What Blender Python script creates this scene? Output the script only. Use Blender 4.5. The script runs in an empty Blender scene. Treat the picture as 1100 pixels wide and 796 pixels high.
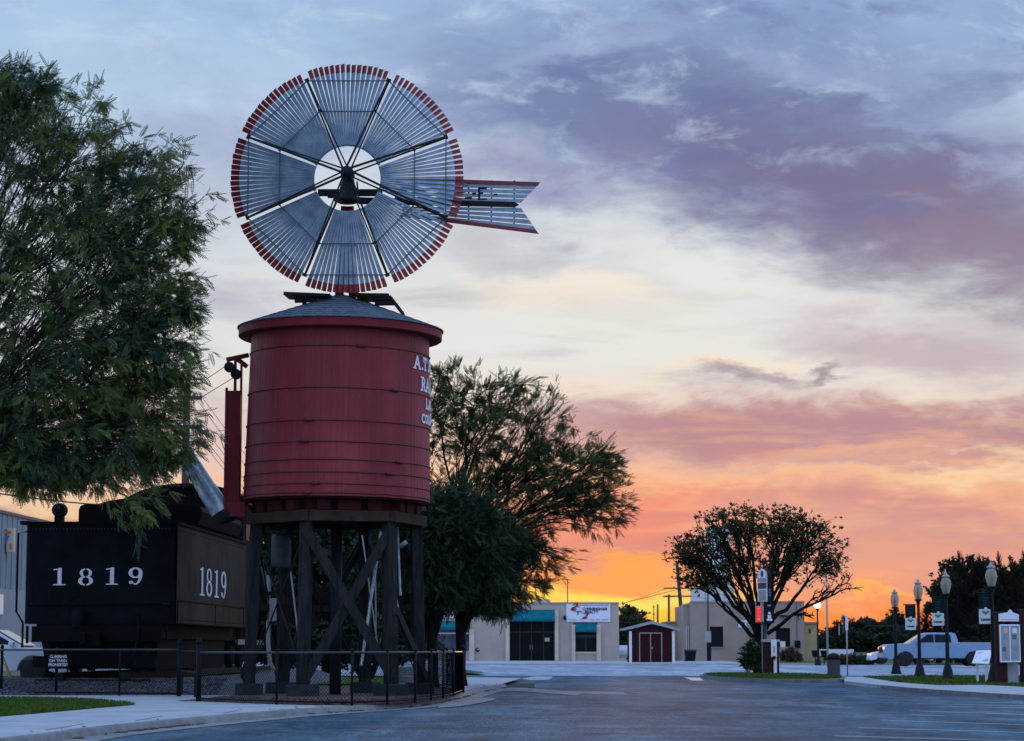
import bpy, math, random
import numpy as np
from mathutils import Vector, Matrix
random.seed(7); np.random.seed(7)
R = math.radians
scene = bpy.context.scene
col = scene.collection

# ------------------------------------------------------------------ camera
CAM_H, FPX, PITCH = 1.1, 2400.0, R(7.125)
cd = bpy.data.cameras.new('camera'); cam = bpy.data.objects.new('camera', cd); col.objects.link(cam)
cd.sensor_width = 36.0; cd.lens = 36.0 * FPX / 1100.0
cd.clip_start = 0.5; cd.clip_end = 9000
cd.dof.use_dof = True; cd.dof.focus_distance = 50.0; cd.dof.aperture_fstop = 2.8
cam.location = (0, 0, CAM_H); cam.rotation_euler = (R(90) + PITCH, 0, 0)
scene.camera = cam

def srgb(r, g, b, k=1.0):
    def f(c):
        c /= 255.0
        return c / 12.92 if c <= 0.04045 else ((c + 0.055) / 1.055) ** 2.4
    return (f(r) * k, f(g) * k, f(b) * k, 1.0)

# ------------------------------------------------------------------ world: dusk sky with cloud bands
scene.view_settings.view_transform = 'Standard'; scene.view_settings.look = 'None'
scene.view_settings.gamma = 1.0; scene.view_settings.use_curve_mapping = False
scene.view_settings.exposure = 0.0
world = bpy.data.worlds.new('World'); scene.world = world; world.use_nodes = True
nt = world.node_tree; nt.nodes.clear(); N = nt.nodes; LK = nt.links

def wmath(op, a, b=None, c=None, clamp=False):
    n = N.new('ShaderNodeMath'); n.operation = op; n.use_clamp = clamp
    for i, v in enumerate((a, b, c)):
        if v is None: continue
        if isinstance(v, (int, float)): n.inputs[i].default_value = v
        else: LK.new(v, n.inputs[i])
    return n.outputs[0]

def wmix(fac, a, b, mode='MIX'):
    n = N.new('ShaderNodeMix'); n.data_type = 'RGBA'; n.blend_type = mode
    for s, v in ((n.inputs[0], fac), (n.inputs[6], a), (n.inputs[7], b)):
        if isinstance(v, (tuple, float, int)): s.default_value = v
        else: LK.new(v, s)
    return n.outputs[2]

def wstep(x, a, b):
    n = N.new('ShaderNodeMapRange'); n.interpolation_type = 'SMOOTHSTEP'
    LK.new(x, n.inputs[0]); n.inputs[1].default_value = a; n.inputs[2].default_value = b
    n.inputs[3].default_value = 0; n.inputs[4].default_value = 1
    return n.outputs[0]

def wramp(x, stops):
    n = N.new('ShaderNodeValToRGB'); cr = n.color_ramp
    while len(cr.elements) < len(stops): cr.elements.new(0.5)
    for e, (p, c) in zip(cr.elements, stops): e.position = p; e.color = c
    LK.new(x, n.inputs[0]); return n.outputs[0]

tc = N.new('ShaderNodeTexCoord'); sep = N.new('ShaderNodeSeparateXYZ')
LK.new(tc.outputs['Generated'], sep.inputs[0])
az = wmath('MULTIPLY', wmath('ARCTAN2', sep.outputs[0], sep.outputs[1]), 180 / math.pi)      # degrees right of the camera's heading
el = wmath('MULTIPLY', wmath('ARCSINE', sep.outputs[2]), 180 / math.pi)                      # degrees above the horizon
cmb = N.new('ShaderNodeCombineXYZ'); LK.new(az, cmb.inputs[0]); LK.new(el, cmb.inputs[1])
def wnoise(sx, sy, detail, rough, seed, dist=0.0):
    m = N.new('ShaderNodeMapping'); m.inputs['Scale'].default_value = (sx, sy, 1); m.inputs['Location'].default_value = (seed * 3.7, seed * 1.9, seed)
    LK.new(cmb.outputs[0], m.inputs[0])
    n = N.new('ShaderNodeTexNoise'); n.inputs['Scale'].default_value = 1.0; n.inputs['Detail'].default_value = detail
    n.inputs['Roughness'].default_value = rough; n.inputs['Distortion'].default_value = dist
    LK.new(m.outputs[0], n.inputs['Vector']); return n.outputs[0]
nA = wnoise(0.22, 0.55, 7, 0.6, 1, 0.5)     # broad billows
nB = wnoise(0.42, 1.3, 8, 0.66, 5, 0.4)        # streaks
nC = wnoise(0.16, 0.30, 4, 0.55, 9, 0.8)
# warp the coordinates the cloud masses are laid out in
azw = wmath('ADD', az, wmath('MULTIPLY', wmath('SUBTRACT', nA, 0.5), 7.0))
elw = wmath('ADD', el, wmath('ADD', wmath('MULTIPLY', wmath('SUBTRACT', nC, 0.5), 2.8), wmath('MULTIPLY', wmath('SUBTRACT', nB, 0.5), 2.2)))
elh = wmath('ADD', el, wmath('MULTIPLY', wmath('SUBTRACT', nB, 0.5), 0.8))
elu = wmath('DIVIDE', elh, 18.0)
# clear part of the sky, by height above the horizon
grad = wramp(elu, [(0.0, srgb(250, 124, 60)), (0.05, srgb(250, 140, 70)), (0.11, srgb(250, 150, 88)), (0.17, srgb(246, 162, 118)), (0.25, srgb(242, 196, 165)),
                   (0.33, srgb(234, 216, 200)), (0.42, srgb(226, 228, 226)), (0.60, srgb(214, 220, 224)), (0.72, srgb(194, 210, 228)), (0.86, srgb(166, 195, 228)), (1.0, srgb(152, 184, 226))])
gl = wramp(elu, [(0.0, srgb(250, 190, 90)), (0.12, srgb(244, 195, 120)), (0.2, srgb(236, 200, 165)), (0.32, srgb(218, 202, 205)), (0.45, srgb(212, 216, 222)), (0.62, srgb(198, 212, 228)), (0.8, srgb(172, 200, 230)), (1.0, srgb(160, 190, 226))])
sky = wmix(wstep(wmath('ADD', az, wmath('MULTIPLY', wmath('SUBTRACT', nC, 0.5), 6.0)), -4.0, -12.5), grad, gl)

def cloud(c_az, c_el, r_az, r_el, color, strength, tilt=0.0, soft=0.85, inner=0.1, warp=True):
    """one soft elliptical cloud mass, laid out in degrees of azimuth and elevation"""
    global sky
    A = azw if warp else az; E = elw if warp else elh
    da = wmath('SUBTRACT', A, c_az); de = wmath('SUBTRACT', E, c_el)
    ct, st = math.cos(R(tilt)), math.sin(R(tilt))
    u = wmath('DIVIDE', wmath('ADD', wmath('MULTIPLY', da, ct), wmath('MULTIPLY', de, st)), r_az)
    v = wmath('DIVIDE', wmath('SUBTRACT', wmath('MULTIPLY', de, ct), wmath('MULTIPLY', da, st)), r_el)
    d = wmath('SQRT', wmath('ADD', wmath('MULTIPLY', u, u), wmath('MULTIPLY', v, v)))
    m = wmath('MULTIPLY', wstep(d, 1.0 + soft * 0.3, inner), strength)
    sky = wmix(m, sky, color)

def D(px, py):       # direction in the photograph's frame -> azimuth, elevation in degrees (only to note where a cloud stood)
    x, y = (px - 550) / FPX, (398 - py) / FPX
    dx, dy, dz = x, math.cos(PITCH) - y * math.sin(PITCH), math.sin(PITCH) + y * math.cos(PITCH)
    return math.degrees(math.atan2(dx, dy)), math.degrees(math.atan2(dz, math.hypot(dx, dy)))
def cl(px, py, rx, ry, color, s, tilt=0, **k):
    a, e = D(px, py); cloud(a, e, rx / 41.9, ry / 41.9, color, s, tilt, **k)
#CLOUDS
def layer(n, lo, hi, e0, e1, e2, e3, color, k, a0=None, a1=None):
    """thin broken cloud between two heights, everywhere the noise n is high"""
    global sky
    m = wmath('MULTIPLY', wstep(n, lo, hi), wmath('MULTIPLY', wstep(el, e0, e1), wstep(el, e3, e2)))
    if a0 is not None: m = wmath('MULTIPLY', m, wstep(az, a0, a1))
    sky = wmix(wmath('MULTIPLY', m, k), sky, color)
nD = wnoise(0.20, 0.50, 7, 0.62, 21, 0.3)
nE = wnoise(0.13, 0.85, 7, 0.6, 33, 0.3)
nF = wnoise(0.42, 0.95, 8, 0.66, 41, 0.4)
nG = wnoise(0.30, 0.75, 8, 0.66, 57, 0.4)
nH = wnoise(0.22, 1.5, 7, 0.62, 63, 0.3)
layer(nD, 0.44, 0.66, 9.0, 12.0, 30, 40, srgb(132, 152, 192), 0.40)
layer(nE, 0.47, 0.70, 4.5, 6.5, 9.5, 12.0, srgb(168, 168, 180), 0.55)
cl(880, 30, 430, 100, srgb(128, 150, 196), 0.72, -4)
cl(430, 30, 180, 60, srgb(150, 172, 206), 0.35, 6)
cl(130, 60, 200, 70, srgb(180, 206, 232), 0.6, 4)
cl(330, 250, 260, 60, srgb(208, 216, 224), 0.4, -6)
cl(610, 100, 230, 75, srgb(118, 136, 184), 0.85, -8)
cl(820, 145, 420, 120, srgb(108, 125, 170), 0.92, -12)
cl(960, 212, 340, 95, srgb(114, 112, 150), 0.90, -16)
cl(860, 200, 260, 52, srgb(114, 110, 150), 0.6, -12)
cl(1085, 285, 220, 75, srgb(138, 122, 146), 0.85, -25)
cl(560, 185, 160, 36, srgb(140, 144, 182), 0.75, -5)
cl(225, 180, 90, 80, srgb(152, 168, 200), 0.55, 0)
cl(540, 270, 110, 34, srgb(182, 178, 190), 0.5, -8)
layer(nF, 0.50, 0.70, 10.5, 13.5, 30, 40, srgb(192, 212, 236), 0.58)
layer(nG, 0.48, 0.66, 9.0, 11.5, 30, 40, srgb(98, 112, 162), 0.50, -4.0, 2.0)
cl(1000, 35, 80, 50, srgb(160, 184, 220), 0.5, 10)
cl(900, 92, 150, 22, srgb(156, 172, 210), 0.6, -22)
cl(1060, 150, 70, 40, srgb(166, 178, 212), 0.6, -20)
cl(620, 50, 150, 26, srgb(168, 188, 222), 0.55, 10)
cl(600, 318, 130, 32, srgb(246, 232, 214), 0.7, -5)
cl(840, 318, 250, 34, srgb(232, 232, 228), 0.85, -16)
cl(700, 360, 260, 26, srgb(232, 230, 222), 0.6, -6)
cl(780, 392, 130, 18, srgb(246, 226, 200), 0.7, 4)
cl(1000, 372, 200, 46, srgb(188, 168, 178), 0.82, -12)
cl(250, 325, 110, 34, srgb(168, 174, 192), 0.55, -6)
cl(800, 407, 85, 14, srgb(152, 138, 154), 0.8, -3, inner=0.0)
cl(893, 402, 40, 12, srgb(144, 128, 144), 0.8, 25, inner=0.0)
cl(150, 470, 280, 40, srgb(212, 188, 198), 0.6, 0)
cl(620, 425, 220, 16, srgb(244, 222, 206), 0.5, -3)
cl(930, 478, 450, 50, srgb(186, 142, 150), 0.95, -2, inner=0.4)
cl(760, 460, 190, 32, srgb(176, 132, 144), 0.8, 0)
cl(1000, 470, 200, 26, srgb(172, 132, 146), 0.6, 0)
cl(900, 503, 260, 11, srgb(226, 168, 148), 0.7, 2, inner=0.0)
cl(760, 528, 180, 11, srgb(250, 192, 142), 0.75, 0, inner=0.0)
cl(1050, 516, 130, 15, srgb(248, 214, 172), 0.9, 4, inner=0.0)
cl(920, 585, 540, 56, srgb(222, 156, 138), 0.92, -1, inner=0.45)
cl(690, 562, 170, 42, srgb(234, 130, 112), 0.8, 0, inner=0.2)
cl(1010, 562, 300, 30, srgb(200, 148, 148), 0.75, 0, inner=0.1)
cl(980, 630, 340, 30, srgb(238, 152, 112), 0.78, 0, inner=0.2)
layer(nH, 0.50, 0.68, 1.2, 2.2, 5.6, 6.6, srgb(196, 132, 134), 0.5, 0.0, 3.0)
layer(nH, 0.54, 0.36, 1.0, 2.0, 5.6, 6.6, srgb(252, 190, 140), 0.35, 0.0, 3.0)
cl(660, 606, 150, 14, srgb(255, 164, 74), 0.8, -4, inner=0.0)
cl(620, 636, 150, 26, srgb(255, 160, 60), 0.8, 3, inner=0.1)
cl(1020, 602, 260, 38, srgb(220, 156, 140), 0.75, 0, inner=0.1)
cl(690, 640, 130, 20, srgb(255, 224, 108), 0.98, 3, inner=0.2)
cl(640, 656, 110, 13, srgb(255, 214, 74), 0.95, 0, inner=0.2)
cl(700, 664, 140, 17, srgb(255, 200, 56), 0.95, 0, inner=0.1)
cl(925, 637, 60, 7, srgb(255, 180, 96), 0.85, 0, inner=0.0)
cl(30, 562, 110, 13, srgb(176, 142, 140), 0.85, -4, inner=0.0)
#ENDCLOUDS
# the rest of the dome: blue overhead and behind the camera
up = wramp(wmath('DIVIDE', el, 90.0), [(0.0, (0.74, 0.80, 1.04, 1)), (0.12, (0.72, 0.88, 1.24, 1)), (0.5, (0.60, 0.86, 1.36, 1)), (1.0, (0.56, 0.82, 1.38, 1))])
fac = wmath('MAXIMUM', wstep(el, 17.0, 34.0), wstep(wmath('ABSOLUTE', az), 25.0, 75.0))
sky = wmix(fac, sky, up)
below = wstep(el, -0.3, -3.0)
sky = wmix(below, sky, (0.05, 0.055, 0.07, 1))
SUN_AZ, SUN_EL = 3.2, 2.0
nish = N.new('ShaderNodeTexSky'); nish.sky_type = 'NISHITA'; nish.sun_disc = False
nish.sun_elevation = R(SUN_EL); nish.sun_rotation = R(SUN_AZ)
bg1 = N.new('ShaderNodeBackground'); LK.new(sky, bg1.inputs[0]); bg1.inputs[1].default_value = 1.0
bg2 = N.new('ShaderNodeBackground'); LK.new(nish.outputs[0], bg2.inputs[0]); bg2.inputs[1].default_value = 0.0025
add = N.new('ShaderNodeAddShader'); LK.new(bg1.outputs[0], add.inputs[0]); LK.new(bg2.outputs[0], add.inputs[1])
wo = N.new('ShaderNodeOutputWorld'); LK.new(add.outputs[0], wo.inputs[0])

# the low sun, almost at the horizon ahead of the camera
sl = bpy.data.lights.new('sun', 'SUN'); sl.energy = 0.5; sl.angle = R(1.0); sl.color = (1.0, 0.55, 0.25)
so = bpy.data.objects.new('sun', sl); col.objects.link(so)
so.rotation_euler = Vector((-math.sin(R(SUN_AZ)) * math.cos(R(SUN_EL)), -math.cos(R(SUN_AZ)) * math.cos(R(SUN_EL)), -math.sin(R(SUN_EL)))).to_track_quat('-Z', 'Y').to_euler()

# ------------------------------------------------------------------ helpers
def V(px, py, Y):
    x, y = (px - 550) / FPX, (398 - py) / FPX
    dx, dy, dz = x, math.cos(PITCH) - y * math.sin(PITCH), math.sin(PITCH) + y * math.cos(PITCH)
    s = Y / dy
    return Vector((dx * s, Y, CAM_H + dz * s))
def G(px, py, z=0.0):
    x, y = (px - 550) / FPX, (398 - py) / FPX
    dx, dy, dz = x, math.cos(PITCH) - y * math.sin(PITCH), math.sin(PITCH) + y * math.cos(PITCH)
    s = (z - CAM_H) / dz
    return Vector((dx * s, dy * s, z))
def ZY(py, Y): return V(550, py, Y).z

def nodemat(name):
    m = bpy.data.materials.new(name); m.use_nodes = True
    return m, m.node_tree, m.node_tree.nodes['Principled BSDF']
def mat(name, c, rough=0.6, var=0.18, scale=3.0, bump=0.0, bscale=40.0, metal=0.0, spec=0.4, stretch=None, c2=None, lo=0.35, hi=0.65, detail=6):
    m, t, p = nodemat(name)
    tcn = t.nodes.new('ShaderNodeTexCoord'); mp = t.nodes.new('ShaderNodeMapping'); t.links.new(tcn.outputs['Object'], mp.inputs[0])
    if stretch: mp.inputs['Scale'].default_value = stretch
    n = t.nodes.new('ShaderNodeTexNoise'); n.inputs['Scale'].default_value = scale; n.inputs['Detail'].default_value = detail; n.inputs['Roughness'].default_value = 0.65
    t.links.new(mp.outputs[0], n.inputs['Vector'])
    cr = t.nodes.new('ShaderNodeValToRGB'); cr.color_ramp.elements[0].position = lo; cr.color_ramp.elements[1].position = hi
    a = tuple(x * (1 - var) for x in c[:3]) + (1,); b = tuple(min(1, x * (1 + var)) for x in c[:3]) + (1,)
    cr.color_ramp.elements[0].color = a; cr.color_ramp.elements[1].color = b if c2 is None else tuple(c2[:3]) + (1,)
    t.links.new(n.outputs[0], cr.inputs[0]); t.links.new(cr.outputs[0], p.inputs['Base Color'])
    p.inputs['Roughness'].default_value = rough; p.inputs['Metallic'].default_value = metal
    p.inputs['Specular IOR Level'].default_value = spec
    if bump:
        n2 = t.nodes.new('ShaderNodeTexNoise'); n2.inputs['Scale'].default_value = bscale; n2.inputs['Detail'].default_value = 4
        t.links.new(mp.outputs[0], n2.inputs['Vector'])
        bn = t.nodes.new('ShaderNodeBump'); bn.inputs['Strength'].default_value = bump; bn.inputs['Distance'].default_value = 0.02
        t.links.new(n2.outputs[0], bn.inputs['Height']); t.links.new(bn.outputs[0], p.inputs['Normal'])
    return m
def emit(name, c, s):
    m, t, p = nodemat(name)
    p.inputs['Base Color'].default_value = (0.02, 0.02, 0.02, 1)
    p.inputs['Emission Color'].default_value = c; p.inputs['Emission Strength'].default_value = s
    return m

def tag(o, label=None, cat=None, group=None, kind=None):
    if label: o['label'] = label
    if cat: o['category'] = cat
    if group: o['group'] = group
    if kind: o['kind'] = kind
    return o
def thing(name, loc, label, cat, group=None, rz=0.0):
    o = bpy.data.objects.new(name, None); col.objects.link(o)
    o.location = loc; o.rotation_euler = (0, 0, rz); o.empty_display_size = 0.2
    return tag(o, label, cat, group)
def origin(o):
    v = Vector((0, 0, 0))
    while o is not None: v = v + o.location; o = o.parent
    return v

class MB:
    def __init__(s): s.v = []; s.f = []
    def add(s, vs, fs):
        b = len(s.v); s.v += [tuple(v) for v in vs]; s.f += [tuple(i + b for i in f) for f in fs]; return s
    def box(s, c, size, rot=None):
        hx, hy, hz = size[0] / 2, size[1] / 2, size[2] / 2
        vs = [Vector((x, y, z)) for x in (-hx, hx) for y in (-hy, hy) for z in (-hz, hz)]
        if rot is not None: vs = [rot @ v for v in vs]
        c = Vector(c)
        return s.add([c + v for v in vs], [(0, 1, 3, 2), (4, 6, 7, 5), (0, 4, 5, 1), (2, 3, 7, 6), (0, 2, 6, 4), (1, 5, 7, 3)])
    def bb(s, x0, x1, y0, y1, z0, z1):
        return s.box(((x0 + x1) / 2, (y0 + y1) / 2, (z0 + z1) / 2), (abs(x1 - x0), abs(y1 - y0), abs(z1 - z0)))
    def bar(s, a, b, w, h, up=(0, 0, 1)):
        a, b = Vector(a), Vector(b); d = (b - a); L = d.length; d.normalize(); up = Vector(up)
        if abs(d.dot(up)) > 0.98: up = Vector((0, 1, 0))
        x = d.cross(up).normalized(); z = x.cross(d).normalized()
        return s.box((a + b) / 2, (w, L, h), Matrix((x, d, z)).transposed())
    def tube(s, pts, rad, n=8, cap=True):
        pts = [Vector(p) for p in pts]
        if isinstance(rad, (int, float)): rad = [rad] * len(pts)
        b = len(s.v); prev = None
        for i, p in enumerate(pts):
            d = (pts[min(i + 1, len(pts) - 1)] - pts[max(i - 1, 0)])
            if d.length < 1e-9: d = Vector((0, 0, 1))
            d.normalize()
            ref = prev if prev is not None and abs(prev.dot(d)) < 0.95 else (Vector((0, 0, 1)) if abs(d.z) < 0.9 else Vector((1, 0, 0)))
            x = (ref - d * ref.dot(d)).normalized(); y = d.cross(x); prev = x
            for k in range(n):
                a = 2 * math.pi * k / n
                s.v.append(tuple(p + (x * math.cos(a) + y * math.sin(a)) * rad[i]))
        for i in range(len(pts) - 1):
            for k in range(n):
                k2 = (k + 1) % n
                s.f.append((b + i * n + k, b + i * n + k2, b + (i + 1) * n + k2, b + (i + 1) * n + k))
        if cap:
            s.f.append(tuple(b + k for k in range(n))[::-1]); s.f.append(tuple(b + (len(pts) - 1) * n + k for k in range(n)))
        return s
    def lathe(s, prof, c=(0, 0, 0), n=24, ax='z'):
        b = len(s.v); c = Vector(c)
        for r, z in prof:
            for k in range(n):
                a = 2 * math.pi * k / n
                p = Vector((r * math.cos(a), r * math.sin(a), z))
                if ax == 'x': p = Vector((p.z, p.x, p.y))
                if ax == 'y': p = Vector((p.x, p.z, p.y))
                s.v.append(tuple(c + p))
        for i in range(len(prof) - 1):
            for k in range(n):
                k2 = (k + 1) % n
                s.f.append((b + i * n + k, b + i * n + k2, b + (i + 1) * n + k2, b + (i + 1) * n + k))
        if prof[0][0] > 1e-6: s.f.append(tuple(b + k for k in range(n))[::-1])
        if prof[-1][0] > 1e-6: s.f.append(tuple(b + (len(prof) - 1) * n + k for k in range(n)))
        return s
    def prism(s, poly, a, b, ax='y'):
        """poly: (u, v) points, extruded from a to b along ax. ax 'y': u=x v=z; ax 'x': u=y v=z; ax 'z': u=x v=y"""
        n = len(poly); mk = {'y': lambda u, v, t: (u, t, v), 'x': lambda u, v, t: (t, u, v), 'z': lambda u, v, t: (u, v, t)}[ax]
        vs = [mk(u, v, a) for u, v in poly] + [mk(u, v, b) for u, v in poly]
        fs = [tuple(range(n))[::-1], tuple(range(n, 2 * n))] + [(i, (i + 1) % n, n + (i + 1) % n, n + i) for i in range(n)]
        return s.add(vs, fs)
    def build(s, name, m, parent=None, smooth=False, bevel=0.0, local=False, label=None, cat=None, group=None, kind=None, xf=None):
        me = bpy.data.meshes.new(name)
        vs = s.v
        if xf is not None: vs = [tuple(xf @ Vector(v)) for v in vs]
        if parent is not None and not local:
            o0 = origin(parent); vs = [(v[0] - o0.x, v[1] - o0.y, v[2] - o0.z) for v in vs]
        me.from_pydata(vs, [], s.f); me.update()
        import bmesh
        bm = bmesh.new(); bm.from_mesh(me); bmesh.ops.recalc_face_normals(bm, faces=bm.faces); bm.to_mesh(me); bm.free()
        if m is not None: me.materials.append(m)
        if smooth:
            for p in me.polygons: p.use_smooth = True
        o = bpy.data.objects.new(name, me); col.objects.link(o)
        if parent is not None: o.parent = parent
        if bevel:
            md = o.modifiers.new('bevel', 'BEVEL'); md.width = bevel; md.segments = 2; md.limit_method = 'ANGLE'
        if smooth == 'auto':
            for p in me.polygons: p.use_smooth = False
        return tag(o, label, cat, group, kind)

def copy_thing(o, parent=None):
    c = o.copy(); col.objects.link(c)
    if parent is not None: c.parent = parent
    for ch in list(o.children): copy_thing(ch, c)
    return c

def text_mb(txt, size, extrude=0.004, offset=0.0, align='CENTER', shear=0.0, sx=1.0):
    """letters as mesh data in the x-z plane facing -y, centred on the origin"""
    cu = bpy.data.curves.new('lettering', 'FONT'); cu.body = txt; cu.size = size; cu.extrude = extrude; cu.offset = offset
    cu.align_x = align; cu.align_y = 'CENTER'; cu.resolution_u = 3; cu.shear = shear
    o = bpy.data.objects.new('lettering', cu); col.objects.link(o)
    bpy.context.view_layer.update()
    dg = bpy.context.evaluated_depsgraph_get()
    me = bpy.data.meshes.new_from_object(o.evaluated_get(dg))
    mb = MB(); mb.add([(v.co.x * sx, -v.co.z, v.co.y) for v in me.vertices], [tuple(p.vertices) for p in me.polygons])
    bpy.data.objects.remove(o); bpy.data.curves.remove(cu); bpy.data.meshes.remove(me)
    return mb
def shift(mb, d, rot=None):
    d = Vector(d)
    mb.v = [tuple((rot @ Vector(v) if rot is not None else Vector(v)) + d) for v in mb.v]
    return mb

def sheet(name, pts, m, kind='structure', z=None, thick=0.0, parent=None):
    """flat ground polygon (with a raised edge when thick)"""
    mb = MB(); pts = [Vector(p) for p in pts]
    if z is not None: pts = [Vector((p.x, p.y, z)) for p in pts]
    if thick:
        n = len(pts)
        mb.add(list(pts) + [p - Vector((0, 0, thick)) for p in pts], [tuple(range(n)), tuple(range(n, 2 * n))[::-1]] + [(i, (i + 1) % n, n + (i + 1) % n, n + i) for i in range(n)])
    else: mb.add(pts, [tuple(range(len(pts)))])
    o = mb.build(name, m, parent); o['kind'] = kind
    return o
# ------------------------------------------------------------------ materials
M = {}
def asphalt_mat(name, c1, c2, c3, crack=True):
    m, t, p = nodemat(name); L = t.links
    g = t.nodes.new('ShaderNodeNewGeometry')
    def noise(scale, st=(1, 1, 1), det=6, rough=0.6):
        mp = t.nodes.new('ShaderNodeMapping'); mp.inputs['Scale'].default_value = st; L.new(g.outputs['Position'], mp.inputs[0])
        n = t.nodes.new('ShaderNodeTexNoise'); n.inputs['Scale'].default_value = scale; n.inputs['Detail'].default_value = det; n.inputs['Roughness'].default_value = rough
        L.new(mp.outputs[0], n.inputs['Vector']); return n.outputs[0]
    def ramp(x, st):
        r = t.nodes.new('ShaderNodeValToRGB')
        while len(r.color_ramp.elements) < len(st): r.color_ramp.elements.new(0.5)
        for e, (q, cc) in zip(r.color_ramp.elements, st): e.position = q; e.color = tuple(cc[:3]) + (1,)
        L.new(x, r.inputs[0]); return r.outputs[0]
    def mix(f, a, b, mode='MIX'):
        n = t.nodes.new('ShaderNodeMix'); n.data_type = 'RGBA'; n.blend_type = mode
        for s_, v in ((n.inputs[0], f), (n.inputs[6], a), (n.inputs[7], b)):
            if isinstance(v, (tuple, float, int)): s_.default_value = v
            else: L.new(v, s_)
        return n.outputs[2]
    big = noise(0.16, (1, 0.55, 1), 5, 0.6)
    base = ramp(big, [(0.33, c1), (0.5, c2), (0.68, c3)])
    mid = noise(0.9, (1, 0.35, 1), 6, 0.7)
    base = mix(0.85, base, ramp(mid, [(0.3, (0.5, 0.5, 0.52)), (0.52, (1, 1, 1)), (0.72, (1.7, 1.7, 1.65))]), 'MULTIPLY')
    streak = noise(0.42, (0.9, 0.10, 1), 9, 0.78)
    base = mix(0.8, base, ramp(streak, [(0.34, (0.6, 0.6, 0.62)), (0.5, (1, 1, 1)), (0.66, (1.75, 1.72, 1.65))]), 'MULTIPLY')
    fine = noise(26, (1, 0.045, 1), 5, 0.9)
    base = mix(0.62, base, ramp(fine, [(0.32, (0.42, 0.42, 0.43)), (0.5, (0.95, 0.95, 0.95)), (0.66, (2.1, 2.1, 2.05))]), 'MULTIPLY')
    if crack:
        st = noise(0.35, (0.6, 1.4, 1), 2, 0.5)
        base = mix(ramp(st, [(0.60, (0, 0, 0)), (0.68, (0.5, 0.5, 0.5))]), base, tuple(x * 0.45 for x in c1[:3]) + (1,))
        vz = t.nodes.new('ShaderNodeTexVoronoi'); vz.feature = 'DISTANCE_TO_EDGE'; vz.inputs['Scale'].default_value = 0.13
        wp = t.nodes.new('ShaderNodeVectorMath'); wp.operation = 'ADD'
        wn = t.nodes.new('ShaderNodeTexNoise'); wn.inputs['Scale'].default_value = 0.5; wn.inputs['Detail'].default_value = 4; L.new(g.outputs['Position'], wn.inputs['Vector'])
        sc_ = t.nodes.new('ShaderNodeVectorMath'); sc_.operation = 'SCALE'; sc_.inputs['Scale'].default_value = 3.0; L.new(wn.outputs[1], sc_.inputs[0])
        L.new(g.outputs['Position'], wp.inputs[0]); L.new(sc_.outputs[0], wp.inputs[1]); L.new(wp.outputs[0], vz.inputs['Vector'])
        base = mix(ramp(vz.outputs[0], [(0.0, (0.8, 0.8, 0.8)), (0.014, (0, 0, 0))]), base, tuple(x * 0.4 for x in c1[:3]) + (1,))
    L.new(base, p.inputs['Base Color']); p.inputs['Roughness'].default_value = 0.9; p.inputs['Specular IOR Level'].default_value = 0.06
    bn = t.nodes.new('ShaderNodeBump'); bn.inputs['Strength'].default_value = 0.5; bn.inputs['Distance'].default_value = 0.01
    L.new(fine, bn.inputs['Height']); L.new(bn.outputs[0], p.inputs['Normal'])
    return m
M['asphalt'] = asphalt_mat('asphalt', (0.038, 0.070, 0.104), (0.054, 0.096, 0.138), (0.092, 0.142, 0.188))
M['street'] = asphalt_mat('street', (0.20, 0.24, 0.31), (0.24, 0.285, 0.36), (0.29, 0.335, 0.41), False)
M['concrete'] = mat('concrete', (0.29, 0.325, 0.37), 0.9, 0.14, 0.8, 0.25, 30, spec=0.08, c2=(0.375, 0.41, 0.455), lo=.3, hi=.6, detail=9)
M['curb'] = mat('curb', (0.17, 0.175, 0.185), 0.85, 0.25, 2.5, 0.3, 20, spec=0.2)
M['gutter'] = mat('gutter', (0.20, 0.21, 0.225), 0.9, 0.25, 1.5, 0.3, 20, spec=0.1)
M['dirt'] = mat('dirt', (0.09, 0.065, 0.05), 0.95, 0.35, 4, 0.5, 30)
M['field'] = mat('field', (0.10, 0.10, 0.085), 0.95, 0.35, 0.2, 0.3, 3)
M['grass'] = mat('grass', (0.035, 0.090, 0.014), 0.9, 0.4, 3.0, 0.6, 60, c2=(0.095, 0.150, 0.035), spec=.1)
M['ballast'] = mat('ballast', (0.045, 0.055, 0.075), 0.9, 0.5, 14.0, 1.0, 16, c2=(0.19, 0.21, 0.25), lo=0.38, hi=0.7)
M['redgravel'] = mat('redgravel', (0.09, 0.05, 0.045), 0.9, 0.5, 18.0, 1.0, 20, c2=(0.20, 0.15, 0.14), lo=0.4, hi=0.7)
M['paint'] = mat('paint', (0.55, 0.57, 0.60), 0.7, 0.2, 3.0, c2=(0.32, 0.34, 0.37), lo=0.5, hi=0.8)
M['red'] = mat('red', (0.205, 0.017, 0.031), 0.55, 0.14, 2.2, 0.08, 8, spec=0.25, stretch=(3.0, 3.0, 0.6), c2=(0.285, 0.027, 0.045), lo=0.3, hi=0.72)
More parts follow.
